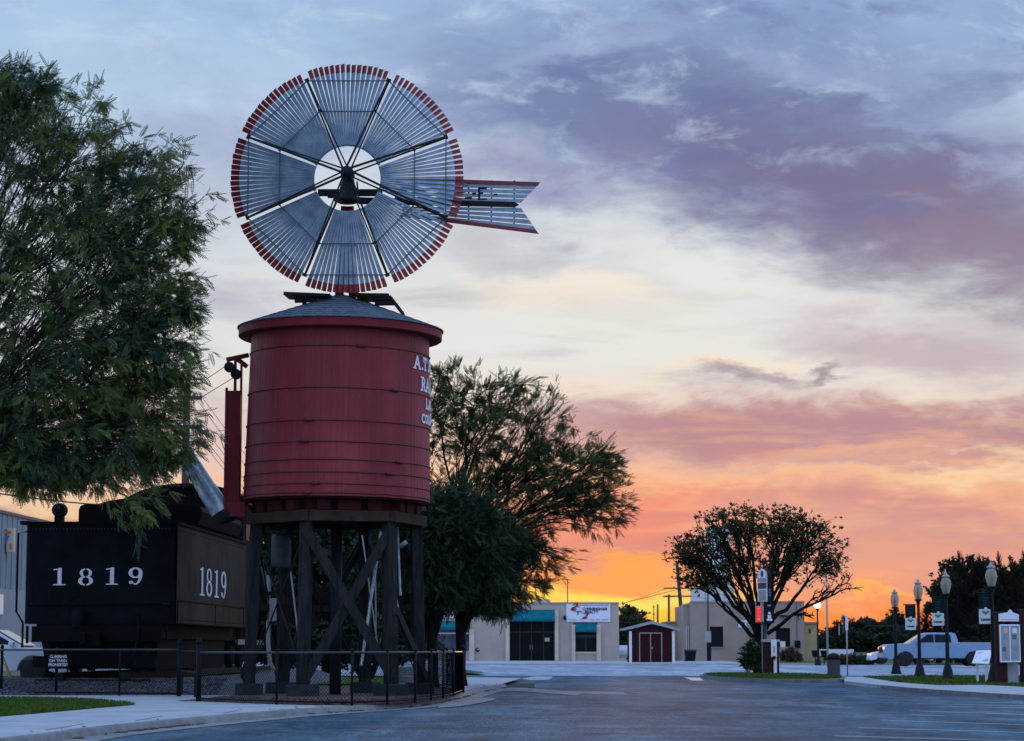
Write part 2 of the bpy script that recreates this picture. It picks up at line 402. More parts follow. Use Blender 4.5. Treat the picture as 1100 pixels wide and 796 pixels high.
def tank_paint():
    m, t, p = nodemat('tank_paint'); L = t.links
    g = t.nodes.new('ShaderNodeTexCoord')
    def noise(st, scale, det=6, rough=.65):
        mp = t.nodes.new('ShaderNodeMapping'); mp.inputs['Scale'].default_value = st; L.new(g.outputs['Object'], mp.inputs[0])
        n = t.nodes.new('ShaderNodeTexNoise'); n.inputs['Scale'].default_value = scale; n.inputs['Detail'].default_value = det; n.inputs['Roughness'].default_value = rough
        L.new(mp.outputs[0], n.inputs['Vector']); return n.outputs[0]
    def ramp(x, st):
        r = t.nodes.new('ShaderNodeValToRGB')
        while len(r.color_ramp.elements) < len(st): r.color_ramp.elements.new(.5)
        for e, (q, c) in zip(r.color_ramp.elements, st): e.position = q; e.color = tuple(c) + (1,)
        L.new(x, r.inputs[0]); return r.outputs[0]
    def mix(f, a, b, mode='MIX'):
        n = t.nodes.new('ShaderNodeMix'); n.data_type = 'RGBA'; n.blend_type = mode
        for s_, v in ((n.inputs[0], f), (n.inputs[6], a), (n.inputs[7], b)):
            if isinstance(v, (tuple, float, int)): s_.default_value = v
            else: L.new(v, s_)
        return n.outputs[2]
    base = ramp(noise((1, 1, .35), .9), [(.32, (.170, .017, .028)), (.52, (.215, .024, .038)), (.70, (.27, .040, .055))])
    stv = noise((9, 9, .12), 1.0, 3)                      # board to board differences
    base = mix(.42, base, ramp(stv, [(.3, (.72, .72, .72)), (.5, (1, 1, 1)), (.7, (1.28, 1.3, 1.3))]), 'MULTIPLY')
    run = noise((7, 7, .30), 1.6, 8, .75)                  # dirty water runs
    base = mix(ramp(run, [(.56, (0, 0, 0)), (.72, (.55, .55, .55))]), base, (.085, .016, .020, 1))
    sc_ = noise((10, 10, 1.6), 1.7, 9, .8)                 # pale scuffs where the paint has gone
    base = mix(ramp(sc_, [(.635, (0, 0, 0)), (.70, (.75, .75, .75))]), base, (.40, .22, .23, 1))
    L.new(base, p.inputs['Base Color']); p.inputs['Roughness'].default_value = .55; p.inputs['Specular IOR Level'].default_value = .25
    bn = t.nodes.new('ShaderNodeBump'); bn.inputs['Strength'].default_value = .25; bn.inputs['Distance'].default_value = .01
    L.new(run, bn.inputs['Height']); L.new(bn.outputs[0], p.inputs['Normal']); return m
M['tankred'] = tank_paint()
M['redtrim'] = mat('redtrim', (0.155, 0.013, 0.022), 0.6, 0.2, 3.0, 0.1, 10, spec=.2)
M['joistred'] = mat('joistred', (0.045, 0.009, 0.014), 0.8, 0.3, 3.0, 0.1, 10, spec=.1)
M['hoop'] = mat('hoop', (0.085, 0.016, 0.022), 0.6, 0.25, 5)
M['shingle'] = mat('shingle', (0.055, 0.080, 0.115), 0.85, 0.4, 9.0, 0.5, 14, stretch=(1, 1, 3.0), c2=(0.15, 0.20, 0.26), lo=0.3, hi=0.7, spec=.15)
M['oldboard'] = mat('oldboard', (0.035, 0.036, 0.042), 0.9, 0.3, 5, spec=.08)
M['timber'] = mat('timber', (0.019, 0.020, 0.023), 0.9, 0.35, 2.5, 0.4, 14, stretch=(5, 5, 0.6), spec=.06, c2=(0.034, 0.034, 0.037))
M['beam'] = mat('beam', (0.048, 0.030, 0.025), 0.85, 0.3, 2.5, 0.3, 14, spec=.08)
M['slat'] = mat('slat', (0.215, 0.315, 0.425), 0.55, 0.2, 3.5, spec=0.35, c2=(0.32, 0.415, 0.51))
M['slattip'] = mat('slattip', (0.20, 0.022, 0.030), 0.5, 0.2, 4)
M['iron'] = mat('iron', (0.008, 0.011, 0.016), 0.6, 0.3, 4, spec=.2)
M['rail_blue'] = mat('rail_blue', (0.06, 0.085, 0.12), 0.6, 0.2, 4, spec=.2)
M['duct'] = mat('duct', (0.07, 0.085, 0.105), 0.6, 0.3, 5, spec=.15)
M['wiremesh'] = mat('wiremesh', (0.008, 0.009, 0.011), 0.95, 0.2, 4, spec=0.0)
M['galv'] = mat('galv', (0.22, 0.30, 0.38), 0.35, 0.3, 6, metal=0.35, c2=(0.42, 0.50, 0.56))
M['plinth'] = mat('plinth', (0.032, 0.040, 0.052), 0.9, 0.25, 3, 0.3, 20, spec=.08)
M['white'] = mat('white', (0.72, 0.74, 0.78), 0.6, 0.08, 4)
M['letter'] = mat('letter', (0.76, 0.80, 0.90), 0.7, 0.06, 9, c2=(0.52, 0.55, 0.62), lo=.5, hi=.75, spec=.1, detail=9)
M['engine'] = mat('engine', (0.003, 0.0055, 0.0085), 0.6, 0.4, 1.2, 0.14, 5, spec=0.08, c2=(0.009, 0.013, 0.018), lo=.4, hi=.8)
M['engine2'] = mat('engine2', (0.0055, 0.006, 0.0075), 0.7, 0.3, 1.0, 0.15, 5, spec=0.06)
M['tender_side_lit'] = mat('tender_side_lit', (0.058, 0.044, 0.036), 0.85, 0.2, 0.9, 0.1, 5, c2=(0.078, 0.060, 0.050), spec=0.05)  # black side plate, with the brown sunset light on it put into the colour
M['fence'] = mat('fence', (0.006, 0.007, 0.009), 0.6, 0.2, 4, spec=0.12)
M['rail_top'] = mat('rail_top', (0.03, 0.034, 0.042), 0.45, 0.2, 4, spec=0.4)
M['black'] = mat('black', (0.006, 0.0065, 0.008), 0.6, 0.2, 4, spec=.15)
M['darkgrey'] = mat('darkgrey', (0.05, 0.055, 0.065), 0.6, 0.2, 4)
M['stucco'] = mat('stucco', (0.42, 0.355, 0.315), 0.9, 0.08, 0.5, 0.2, 12, c2=(0.47, 0.40, 0.355), spec=.1)
M['stucco2'] = mat('stucco2', (0.33, 0.265, 0.235), 0.9, 0.10, 0.4, 0.3, 6, c2=(0.37, 0.30, 0.27))
M['cream'] = mat('cream', (0.60, 0.52, 0.43), 0.85, 0.08, 1)
M['yellowwall'] = mat('yellowwall', (0.45, 0.38, 0.22), 0.85, 0.12, 1)
M['teal'] = mat('teal', (0.003, 0.115, 0.155), 0.8, 0.12, 2, c2=(0.006, 0.16, 0.21), spec=.1)
M['glass'] = mat('glass', (0.008, 0.010, 0.016), 0.25, 0.2, 0.6, spec=0.10)
M['glass_blue'] = mat('glass_blue', (0.05, 0.09, 0.15), 0.1, 0.3, 0.8, spec=0.7)
M['frame'] = mat('frame', (0.07, 0.07, 0.08), 0.5, 0.1, 3, spec=.2)
M['greywall'] = mat('greywall', (0.26, 0.285, 0.315), 0.85, 0.08, 0.5, 0.2, 10, spec=.1)
M['greywall2'] = mat('greywall2', (0.30, 0.32, 0.345), 0.85, 0.10, 0.5, 0.2, 10, spec=.1)
M['elevator'] = mat('elevator', (0.62, 0.64, 0.70), 0.85, 0.06, 0.3)
M['shed'] = mat('shed', (0.034, 0.009, 0.013), 0.8, 0.2, 2, stretch=(6, 1, 0.5), spec=.08)
M['shedroof'] = mat('shedroof', (0.30, 0.22, 0.22), 0.7, 0.2, 2)
M['pole'] = mat('pole', (0.060, 0.045, 0.038), 0.85, 0.3, 3)
M['wire'] = mat('wire', (0.02, 0.02, 0.022), 0.6, 0.1, 3)
M['lampblack'] = mat('lampblack', (0.005, 0.009, 0.014), 0.5, 0.2, 5, spec=0.15)
M['brick'] = mat('brick', (0.040, 0.018, 0.020), 0.9, 0.3, 6, 0.4, 16, spec=.08)
M['steelpost'] = mat('steelpost', (0.30, 0.33, 0.37), 0.5, 0.15, 4)
M['carwhite'] = mat('carwhite', (0.52, 0.60, 0.72), 0.22, 0.06, 1, spec=0.6)
M['carblue'] = mat('carblue', (0.20, 0.315, 0.46), 0.35, 0.06, 1, spec=0.25)
M['tyre'] = mat('tyre', (0.012, 0.012, 0.014), 0.8, 0.2, 6)
M['rim'] = mat('rim', (0.05, 0.055, 0.06), 0.5, 0.2, 6, spec=.2)
M['banner_dark'] = mat('banner_dark', (0.006, 0.016, 0.020), 0.8, 0.2, 4, spec=.08)
M['banner_white'] = mat('banner_white', (0.55, 0.63, 0.70), 0.8, 0.06, 4)
M['banner_green'] = mat('banner_green', (0.03, 0.22, 0.13), 0.8, 0.1, 4)
M['navy'] = mat('navy', (0.015, 0.035, 0.06), 0.7, 0.1, 4)
M['signred'] = mat('signred', (0.30, 0.02, 0.03), 0.6, 0.1, 4)
M['signpale'] = mat('signpale', (0.70, 0.74, 0.86), 0.6, 0.03, 2)
M['taupe'] = mat('taupe', (0.34, 0.30, 0.29), 0.7, 0.1, 3)
M['bark'] = mat('bark', (0.022, 0.022, 0.020), 0.9, 0.35, 5, 0.6, 12, stretch=(2, 2, 0.5))
M['bark_dark'] = mat('bark_dark', (0.012, 0.012, 0.011), 0.95, 0.35, 5, 0.6, 12, stretch=(2, 2, 0.5), spec=.03)
M['orange'] = mat('orange', (0.60, 0.18, 0.04), 0.6, 0.1, 3)
M['blue'] = mat('blue', (0.07, 0.15, 0.45), 0.6, 0.1, 3)
M['yellow'] = mat('yellow', (0.65, 0.38, 0.05), 0.6, 0.1, 3)
M['led'] = emit('led', (1.0, 0.004, 0.008, 1), 0.85)
M['ledtext'] = emit('ledtext', (1.0, 0.16, 0.14, 1), 1.0)
M['lit'] = emit('lit', (1.0, 0.93, 0.80, 1), 2.6)
M['tail'] = emit('tail', (1.0, 0.03, 0.04, 1), 0.9)
M['head'] = emit('head', (1.0, 0.62, 0.28, 1), 1.3)

def leafmat(name, c1, c2, trans=0.35, rough=0.6):
    m = bpy.data.materials.new(name); m.use_nodes = True; t = m.node_tree; t.nodes.clear(); L = t.links
    o = t.nodes.new('ShaderNodeOutputMaterial')
    tcn = t.nodes.new('ShaderNodeTexCoord')
    n1 = t.nodes.new('ShaderNodeTexNoise'); n1.inputs['Scale'].default_value = 0.9; n1.inputs['Detail'].default_value = 3; L.new(tcn.outputs['Object'], n1.inputs['Vector'])
    n2 = t.nodes.new('ShaderNodeTexNoise'); n2.inputs['Scale'].default_value = 14; n2.inputs['Detail'].default_value = 2; L.new(tcn.outputs['Object'], n2.inputs['Vector'])
    av = t.nodes.new('ShaderNodeMath'); av.operation = 'MULTIPLY_ADD'; L.new(n2.outputs[0], av.inputs[0]); av.inputs[1].default_value = 0.6; L.new(n1.outputs[0], av.inputs[2])
    r = t.nodes.new('ShaderNodeValToRGB'); r.color_ramp.elements[0].position = 0.62; r.color_ramp.elements[1].position = 0.98
    r.color_ramp.elements[0].color = c1 + (1,); r.color_ramp.elements[1].color = c2 + (1,)
    L.new(av.outputs[0], r.inputs[0])
    d = t.nodes.new('ShaderNodeBsdfPrincipled'); d.inputs['Roughness'].default_value = rough; d.inputs['Specular IOR Level'].default_value = 0.12; L.new(r.outputs[0], d.inputs['Base Color'])
    tr = t.nodes.new('ShaderNodeBsdfTranslucent'); L.new(r.outputs[0], tr.inputs[0])
    mx = t.nodes.new('ShaderNodeMixShader'); mx.inputs[0].default_value = trans
    L.new(d.outputs[0], mx.inputs[1]); L.new(tr.outputs[0], mx.inputs[2]); L.new(mx.outputs[0], o.inputs[0])
    return m
M['leaf_left'] = leafmat('leaf_left', (0.026, 0.074, 0.056), (0.165, 0.205, 0.054), 0.32)
M['leaf_locust'] = leafmat('leaf_locust', (0.020, 0.042, 0.020), (0.080, 0.110, 0.034), 0.18)
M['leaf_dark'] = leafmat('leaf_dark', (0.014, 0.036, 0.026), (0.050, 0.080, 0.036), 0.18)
M['leaf_round'] = leafmat('leaf_round', (0.018, 0.030, 0.013), (0.066, 0.076, 0.026), 0.2)
M['leaf_conifer'] = leafmat('leaf_conifer', (0.009, 0.016, 0.010), (0.028, 0.036, 0.016), 0.15)
M['leaf_bush'] = leafmat('leaf_bush', (0.020, 0.045, 0.022), (0.05, 0.085, 0.03), 0.3)
M['leaf_dry'] = leafmat('leaf_dry', (0.05, 0.035, 0.028), (0.16, 0.10, 0.07), 0.3)
def globe_mat():
    m = bpy.data.materials.new('globe'); m.use_nodes = True; t = m.node_tree; t.nodes.clear(); L = t.links
    o = t.nodes.new('ShaderNodeOutputMaterial'); tr = t.nodes.new('ShaderNodeBsdfTranslucent'); tr.inputs[0].default_value = (0.62, 0.58, 0.53, 1)
    tp = t.nodes.new('ShaderNodeBsdfTransparent'); tp.inputs[0].default_value = (0.9, 0.9, 0.88, 1)
    d = t.nodes.new('ShaderNodeBsdfPrincipled'); d.inputs['Base Color'].default_value = (0.34, 0.33, 0.31, 1); d.inputs['Roughness'].default_value = 0.15
    a = t.nodes.new('ShaderNodeMixShader'); a.inputs[0].default_value = 0.45; L.new(tr.outputs[0], a.inputs[1]); L.new(tp.outputs[0], a.inputs[2])
    b = t.nodes.new('ShaderNodeMixShader'); b.inputs[0].default_value = 0.35; L.new(a.outputs[0], b.inputs[1]); L.new(d.outputs[0], b.inputs[2])
    L.new(b.outputs[0], o.inputs[0]); return m
M['globe'] = globe_mat()

# ------------------------------------------------------------------ ground, lot, street, pavements
def stru(name, mb, m, **k): o = mb.build(name, m, **k); o['kind'] = 'structure'; return o
mb = MB(); g_ = 4000
mb.add([(-g_, -60, -0.03), (g_, -60, -0.03), (g_, 6000, -0.03), (-g_, 6000, -0.03)], [(0, 1, 2, 3)])
stru('ground', mb, M['field'])
PZ = 0.10
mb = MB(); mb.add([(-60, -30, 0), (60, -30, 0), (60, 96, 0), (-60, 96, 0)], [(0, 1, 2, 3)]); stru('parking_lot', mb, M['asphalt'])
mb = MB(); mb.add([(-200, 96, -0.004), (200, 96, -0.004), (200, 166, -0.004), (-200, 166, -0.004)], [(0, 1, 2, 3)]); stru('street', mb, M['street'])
# far pavement with its kerb
mb = MB(); mb.bb(-200, 19, 166, 207, -0.03, 0.10); stru('far_pavement', mb, M['concrete'])
mb = MB(); mb.bb(19.01, 200, 166, 168, -0.03, 0.10); stru('far_kerb', mb, M['concrete'])
mb = MB(); mb.bb(19.01, 200, 168.01, 330, -0.03, 0.07); stru('far_verge', mb, M['grass'])

# near plaza on the left with a curved kerb
curb_px = [(-60, 798), (0, 793), (47, 788), (95, 781), (190, 772), (284, 764), (330, 760.5), (385, 757.5), (430, 754.5), (462, 750), (486, 745.5), (503, 741), (520, 737.5), (538, 735)]
cpts = [G(a, b, PZ) for a, b in curb_px]
def smooth_path(pts, it=2):
    for _ in range(it):
        q = [pts[0]]
        for a, b in zip(pts, pts[1:]): q += [a * 0.75 + b * 0.25, a * 0.25 + b * 0.75]
        q.append(pts[-1]); pts = q
    return pts
cpts = smooth_path(cpts, 2)
def offset_path(pts, d):
    out = []
    for i, p in enumerate(pts):
        t = (pts[min(i + 1, len(pts) - 1)] - pts[max(i - 1, 0)]).normalized()
        nrm = Vector((t.y, -t.x, 0)); out.append(p + nrm * d)
    return out
def strip(name, pa, pb, za, zb, m, thick=None):
    mb = MB(); n = len(pa)
    mb.add([(p.x, p.y, za) for p in pa] + [(p.x, p.y, zb) for p in pb], [(i, i + 1, n + i + 1, n + i) for i in range(n - 1)])
    return stru(name, mb, m)
inner = cpts
far_edge = [G(560, 728.5, PZ), Vector((-4.0, 88, PZ)), Vector((-60, 88, PZ)), Vector((-60, cpts[0].y, PZ))]
sheet('plaza_pavement', list(inner) + far_edge, M['concrete'])
sheet('back_lawn', [Vector((-3.2, 62.5, PZ)), Vector((-5.0, 87.5, PZ)), Vector((-59, 87.5, PZ)), Vector((-59, 60, PZ)), Vector((-11, 60, PZ)), Vector((-11, 57, PZ)), Vector((-4.4, 57, PZ)), Vector((-3.4, 59, PZ))], M['grass'], z=PZ + .005)
# kerb: rounded top strip and face
c1 = offset_path(inner, 0.15); c2 = offset_path(inner, 0.19)
mb = MB(); n = len(inner); rows = [(inner, PZ + 0.006), (offset_path(inner, 0.12), PZ + 0.004), (offset_path(inner, 0.155), PZ - 0.012), (offset_path(inner, 0.185), -0.01)]
vs = []; fs = []
for pr, z in rows: vs += [(p.x, p.y, z) for p in pr]
for r in range(3):
    for i in range(n - 1): fs.append((r * n + i, r * n + i + 1, (r + 1) * n + i + 1, (r + 1) * n + i))
mb.add(vs, fs); stru('kerb', mb, M['curb'], smooth=True)
strip('gutter', offset_path(inner, 0.18), offset_path(inner, 0.62), 0.006, 0.008, M['gutter'])
# drift of dirt caught in the gutter
mb = MB(); rnd = random.Random(3)
gp = offset_path(inner, 0.19)
for i in range(len(gp) - 1):
    if rnd.random() < 0.85:
        for _ in range(rnd.choice((0, 1, 3, 14))):
            p = gp[i].lerp(gp[i + 1], rnd.random()); w = rnd.uniform(0.02, 0.10); o_ = rnd.random() ** 2 * 0.16
            q = p + Vector((rnd.uniform(-.05, .05), -o_, 0.012))
            mb.box((q.x, q.y, 0.014), (w, w * rnd.uniform(.5, 1.5), rnd.uniform(.006, .03)), Matrix.Rotation(rnd.random() * 3, 3, 'Z'))
o = mb.build('gutter_litter', M['dirt']); tag(o, kind='stuff')
# joints across the pavement are cut as thin dark grooves
mb = MB()
for px in (70, 160, 250, 345):
    a = G(px, 790, PZ)
    Y0 = min(cpts, key=lambda p: abs(p.x / p.y - a.x / a.y)).y + 0.12
    mb.box(((a.x / a.y) * (Y0 + 1.3), Y0 + 1.3, PZ + 0.004), (0.028, 2.4, 0.004))
stru('pavement_joint', mb, M['curb'])

mb = MB(); rl_ = random.Random(77)
for _ in range(55):
    t = rl_.random(); i = int(t * (len(cpts) - 1)); p = cpts[i] + Vector((rl_.uniform(-.2, .2), .1 + rl_.random() ** 2 * 4.5, 0)); w = rl_.uniform(.015, .05); a = rl_.random() * 6
    d = Vector((math.cos(a), math.sin(a), rl_.uniform(-.2, .4))) * w; e = Vector((-math.sin(a), math.cos(a), rl_.uniform(0, .5))) * w * .5; p.z = PZ + .014
    mb.add([p - d, p + e, p + d, p - e], [(0, 1, 2, 3)])
o = mb.build('fallen_leaves', M['dirt']); o['kind'] = 'stuff'
# lawn on the left: a base sheet plus blades
lawn_px = [(-70, 770), (0, 769), (60, 764), (110, 759.5), (146, 756.5), (100, 752), (50, 750.5), (0, 750), (-70, 750)]
lawn = [G(a, b, PZ + 0.012) for a, b in lawn_px]
sheet('lawn', lawn, M['grass'])
def inside(p, poly):
    c = False; n = len(poly)
    for i in range(n):
        a, b = poly[i], poly[i - 1]
        if (a.y > p[1]) != (b.y > p[1]) and p[0] < (b.x - a.x) * (p[1] - a.y) / (b.y - a.y) + a.x: c = not c
    return c
def blades(name, poly, count, h, m, seed=1, z=PZ + 0.012, w=0.02):
    rr = random.Random(seed); mb = MB(); xs = [p.x for p in poly]; ys = [p.y for p in poly]; k = 0
    while k < count:
        x, y = rr.uniform(min(xs), max(xs)), rr.uniform(min(ys), max(ys))
        if not inside((x, y), poly): continue
        k += 1; a = rr.random() * 6.28; hh = h * rr.uniform(.4, 1.2); l = Vector((rr.uniform(-.5, .5), rr.uniform(-.5, .5), 1)) * hh
        d = Vector((math.cos(a), math.sin(a), 0)) * w * rr.uniform(.5, 1.3); b = Vector((x, y, z))
        mb.add([b - d, b + d, b + l], [(0, 1, 2)])
    o = mb.build(name, m); o['kind'] = 'stuff'; return o
blades('grass', lawn, 14000, 0.06, M['grass'])

# right island and pavement
isl_px = [(752, 724.6), (770, 727.2), (796, 728.8), (845, 729.8), (907, 729.6), (908, 726.5), (893, 725), (845, 723.6), (796, 723.0), (765, 723.4)]
isl = smooth_path([G(a, b, 0.12) for a, b in isl_px] + [G(*isl_px[0], 0.12)], 1)[:-1]
sheet('island_kerb', isl, M['curb'], thick=0.14)
cen = sum(isl, Vector()) / len(isl)
isl2 = [Vector((cen.x + (p.x - cen.x) * 0.97, cen.y + (p.y - cen.y) * 0.93, 0.128)) for p in isl]
sheet('island_lawn', isl2, M['grass'])
blades('island_grass', isl2, 6000, 0.07, M['grass'], 4, 0.128, 0.03)
rp_px = [(908, 732), (951, 736.7), (999, 740.4), (1050, 743.8), (1100, 746.6), (1180, 750)]
rp = smooth_path([G(a, b, 0.10) for a, b in rp_px], 2)
rback = [Vector((40, rp[-1].y + 2, .10)), Vector((40, 90, 0.10)), G(905, 727.0, 0.10)]
sheet('right_pavement', rp + rback, M['concrete'], thick=0.13)
mb = MB(); n = len(rp); ro = [p + Vector((0, -0.14, 0)) for p in rp]
mb.add([(p.x, p.y, 0.106) for p in rp] + [(p.x, p.y, 0.10) for p in ro] + [(p.x, p.y - 0.03, -0.01) for p in ro], [(i, i + 1, n + i + 1, n + i) for i in range(n - 1)] + [(n + i, n + i + 1, 2 * n + i + 1, 2 * n + i) for i in range(n - 1)])
stru('right_kerb', mb, M['curb'])
rl_px = [(927, 727.0), (965, 732.5), (1008, 735.6), (1056, 735.2), (1100, 737.4), (1180, 741), (1180, 726.3), (1100, 726.2), (1000, 725.9)]
rl = [G(a, b, 0.112) for a, b in rl_px]
sheet('right_lawn', rl, M['grass']); blades('right_grass', rl, 8000, 0.07, M['grass'], 8, 0.112, 0.03)

# concrete aprons, drain mouth and patches beyond the plaza corner
sheet('concrete_apron', [G(*p, 0.008) for p in [(508, 741.5), (560, 742.5), (620, 747), (628, 743.8), (560, 738.5), (520, 738)]], M['gutter'])
sheet('gutter_apron', smooth_path([G(*p, 0.012) for p in [(470, 760.5), (500, 758), (524, 753.5), (536, 750), (512, 748.6), (490, 751), (474, 756), (470, 760.5)]], 2)[:-1], M['gutter'])
sheet('drain_mouth', [G(*p, 0.014) for p in [(520, 734), (574, 734.2), (574, 738.5), (532, 738.5)]], M['plinth'])
sheet('concrete_patch', [G(*p, 0.006) for p in [(575, 726.5), (594, 726.8), (590, 730), (570, 730.5), (560, 729)]], M['concrete'])
sheet('pale_patch', [G(*p, 0.004) for p in [(600, 742), (668, 743), (676, 746.2), (640, 746.0)]], M['gutter'])
sheet('island_patch', [G(*p, 0.005) for p in [(735, 727.6), (752, 728), (756, 731), (744, 731)]], M['paint'])
for a in [[(497, 719.0), (518, 721.6), (520, 723.0), (496, 722.6)]]:
    q = [G(*p, PZ + 0.008) for p in a]; sheet('corner_lawn', q, M['grass'])
# parking lines
def line(p, q, w=0.10):
    a, b = G(*p), G(*q); d = (b - a).normalized(); nr = Vector((-d.y, d.x, 0)) * w / 2
    return sheet('parking_line', [Vector((v.x, v.y, 0.006)) for v in (a - nr, b - nr, b + nr, a + nr)], M['paint'])
for p, q in [((896, 790.9), (1130, 797.5)), ((921, 782), (1130, 788.2)), ((947, 773.9), (1130, 779.9)), ((978, 763.9), (1130, 768.7)), ((978, 768.2), (1016, 769.4)),
             ((1010, 758.8), (1130, 761.6)), ((985, 756.2), (1130, 759.0)), ((1040, 754.2), (1130, 756.4)), ((905, 748.5), (935, 749.2))]: line(p, q, 0.10)
# ------------------------------------------------------------------ water tower
TY = 50.5
TC = Vector((V(360.5, 690, TY).x, TY, 0))                   # tower axis on the ground
tower = thing('water_tower', (TC.x, TC.y, PZ), 'red wooden railway water tower with a shingled cone roof on dark timber legs', 'water tower')
zb, zt = ZY(539, TY), ZY(359, TY)                          # tank bottom, tank top
RB, RT_ = 2.105, 2.02
TILT = Matrix.Translation(Vector((TC.x, TC.y, zb))) @ Matrix.Rotation(R(0.7), 4, 'Y') @ Matrix.Translation(-Vector((TC.x, TC.y, zb)))
def tank_r(z): return RB + (RT_ - RB) * (z - zb) / (zt - zb)
mb = MB(); NS = 104; vs = []; zs = [zb, zb + 0.02] + [zb + (zt - zb) * k / 6 for k in range(1, 7)]
rr = random.Random(11); stave = [rr.uniform(-.0025, .0025) for _ in range(NS)]
ang = []
for k in range(NS):
    a0 = 2 * math.pi * k / NS; w = 2 * math.pi / NS
    ang += [(a0, -0.0035), (a0 + w * .06, stave[k]), (a0 + w * .94, stave[k])]
for z in zs:
    for a, d in ang: vs.append((TC.x + (tank_r(z) + d) * math.sin(a), TC.y - (tank_r(z) + d) * math.cos(a), z))
n = len(ang); fs = [(r * n + k, r * n + (k + 1) % n, (r + 1) * n + (k + 1) % n, (r + 1) * n + k) for r in range(len(zs) - 1) for k in range(n)]
fs += [tuple(range(n)), tuple((len(zs) - 1) * n + k for k in range(n))]
mb.add(vs, fs); mb.build('tank', M['tankred'], tower, xf=TILT)
def ring(r, z, rad, c=TC, n=72, m=6):
    mb = MB(); vs = []; fs = []
    for i in range(n):
        a = 2 * math.pi * i / n
        for j in range(m):
            b = 2 * math.pi * j / m
            vs.append((c.x + (r + rad * math.cos(b)) * math.sin(a), c.y - (r + rad * math.cos(b)) * math.cos(a), z + rad * math.sin(b)))
    for i in range(n):
        for j in range(m): fs.append((i * m + j, ((i + 1) % n) * m + j, ((i + 1) % n) * m + (j + 1) % m, i * m + (j + 1) % m))
    return mb.add(vs, fs)
for k, py in enumerate((383.5, 427, 461, 483, 501.5, 514.5, 526.5, 536)):
    z = ZY(py, TY); mb = ring(tank_r(z) + 0.012, z, 0.015)
    a = rr.uniform(-0.5, 0.9)                               # the tightening lug
    mb.box((TC.x + (tank_r(z) + .035) * math.sin(a), TC.y - (tank_r(z) + .035) * math.cos(a), z), (0.20, 0.06, 0.055), Matrix.Rotation(a, 3, 'Z'))
    mb.build('hoop', M['hoop'], tower, smooth=True, xf=TILT)
ze = ZY(358.5, TY); RE = 2.315
mb = MB(); mb.lathe([(tank_r(zt) - .05, ze - .135), (RE - .02, ze - .135), (RE, ze - .12), (RE, ze + .055), (RE - .06, ze + .06), (tank_r(zt) - .05, ze + .03)], (TC.x, TC.y, 0), 72)
mb.build('roof_fascia', M['redtrim'], tower, smooth=False, xf=TILT)
za = ZY(317, TY)
mb = MB(); NR = 72; rows = 11; vs = []; fs = []
for i in range(rows):                                       # shingle courses, each a small step
    t0, t1 = i / rows, (i + 1) / rows
    r0, r1 = (RE + .03) * (1 - t0) + .10 * t0, (RE + .03) * (1 - t1) + .10 * t1
    z0, z1 = ze + .065 + (za - ze - .065) * t0, ze + .065 + (za - ze - .065) * t1
    b = len(vs)
    for k in range(NR):
        a = 2 * math.pi * k / NR; j = rr.uniform(-.008, .008)
        vs += [(TC.x + (r0 + j) * math.cos(a), TC.y + (r0 + j) * math.sin(a), z0 + .022), (TC.x + r1 * math.cos(a), TC.y + r1 * math.sin(a), z1), (TC.x + (r0 + j) * math.cos(a), TC.y + (r0 + j) * math.sin(a), z0 - .004)]
    for k in range(NR):
        p, q = b + 3 * k, b + 3 * ((k + 1) % NR)
        fs += [(p, q, q + 1, p + 1), (p + 2, q + 2, q, p)]
b = len(vs); vs.append((TC.x, TC.y, za + .02)); fs += [(b, 3 * (NR * (rows - 1) + k) + 1, 3 * (NR * (rows - 1) + (k + 1) % NR) + 1) for k in range(NR)]
mb.add(vs, fs); mb.build('roof', M['shingle'], tower, xf=TILT)
# hatch boards lying round the mast on the cone
def slab(pts, th):
    mb = MB(); pts = [Vector(p) for p in pts]; n = len(pts); nr = (pts[1] - pts[0]).cross(pts[2] - pts[0]).normalized()
    if nr.z < 0: nr = -nr
    mb.add(pts + [p + nr * th for p in pts], [tuple(range(n))[::-1], tuple(range(n, 2 * n))] + [(i, (i + 1) % n, n + (i + 1) % n, n + i) for i in range(n)]); return mb
def lid(px0, py0, px1, py1, Ya, Yb, drop):
    a, b = V(px0, py0, TY), V(px1, py1, TY)
    return slab([(a.x, Ya, a.z - drop), (b.x, Ya, b.z - drop), (b.x, Yb, b.z), (a.x, Yb, a.z)], 0.07)
mb = lid(308, 317.5, 357, 319.5, TY - 0.75, TY + 0.6, 0.10)
mb2 = lid(317, 324.5, 352, 324.5, TY - 0.6, TY - .48, .0); mb.add(mb2.v, mb2.f); mb2 = lid(319, 328.5, 341, 327.5, TY - 0.6, TY - .4, .0); mb.add(mb2.v, mb2.f)
mb.build('roof_hatch', M['oldboard'], tower)
mb = lid(384, 319.5, 419, 320, TY - 0.6, TY + 0.7, 0.06)
mb2 = lid(396, 326, 421, 325.5, TY - .55, TY - .4, .0); mb.add(mb2.v, mb2.f); mb2 = lid(404, 331.5, 426, 331, TY - .55, TY - .4, .0); mb.add(mb2.v, mb2.f)
a, b = V(419.5, 320, TY), V(433, 337.5, TY); mb2 = slab([(a.x, TY - .6, a.z - .06), (b.x, TY - .6, b.z - .06), (b.x, TY + .7, b.z), (a.x, TY + .7, a.z)], 0.05)
mb.add(mb2.v, mb2.f); mb.build('roof_hatch', M['oldboard'], tower)
mb = MB(); b2 = TC
for sx in (-0.75, 0.55):
    z = za - 0.25; mb.bar((TC.x + sx, TY - .5, z - .1), (TC.x + sx, TY + .5, z - .1), .09, .22); mb.build('hatch_bearer', M['oldboard'], tower); mb = MB()
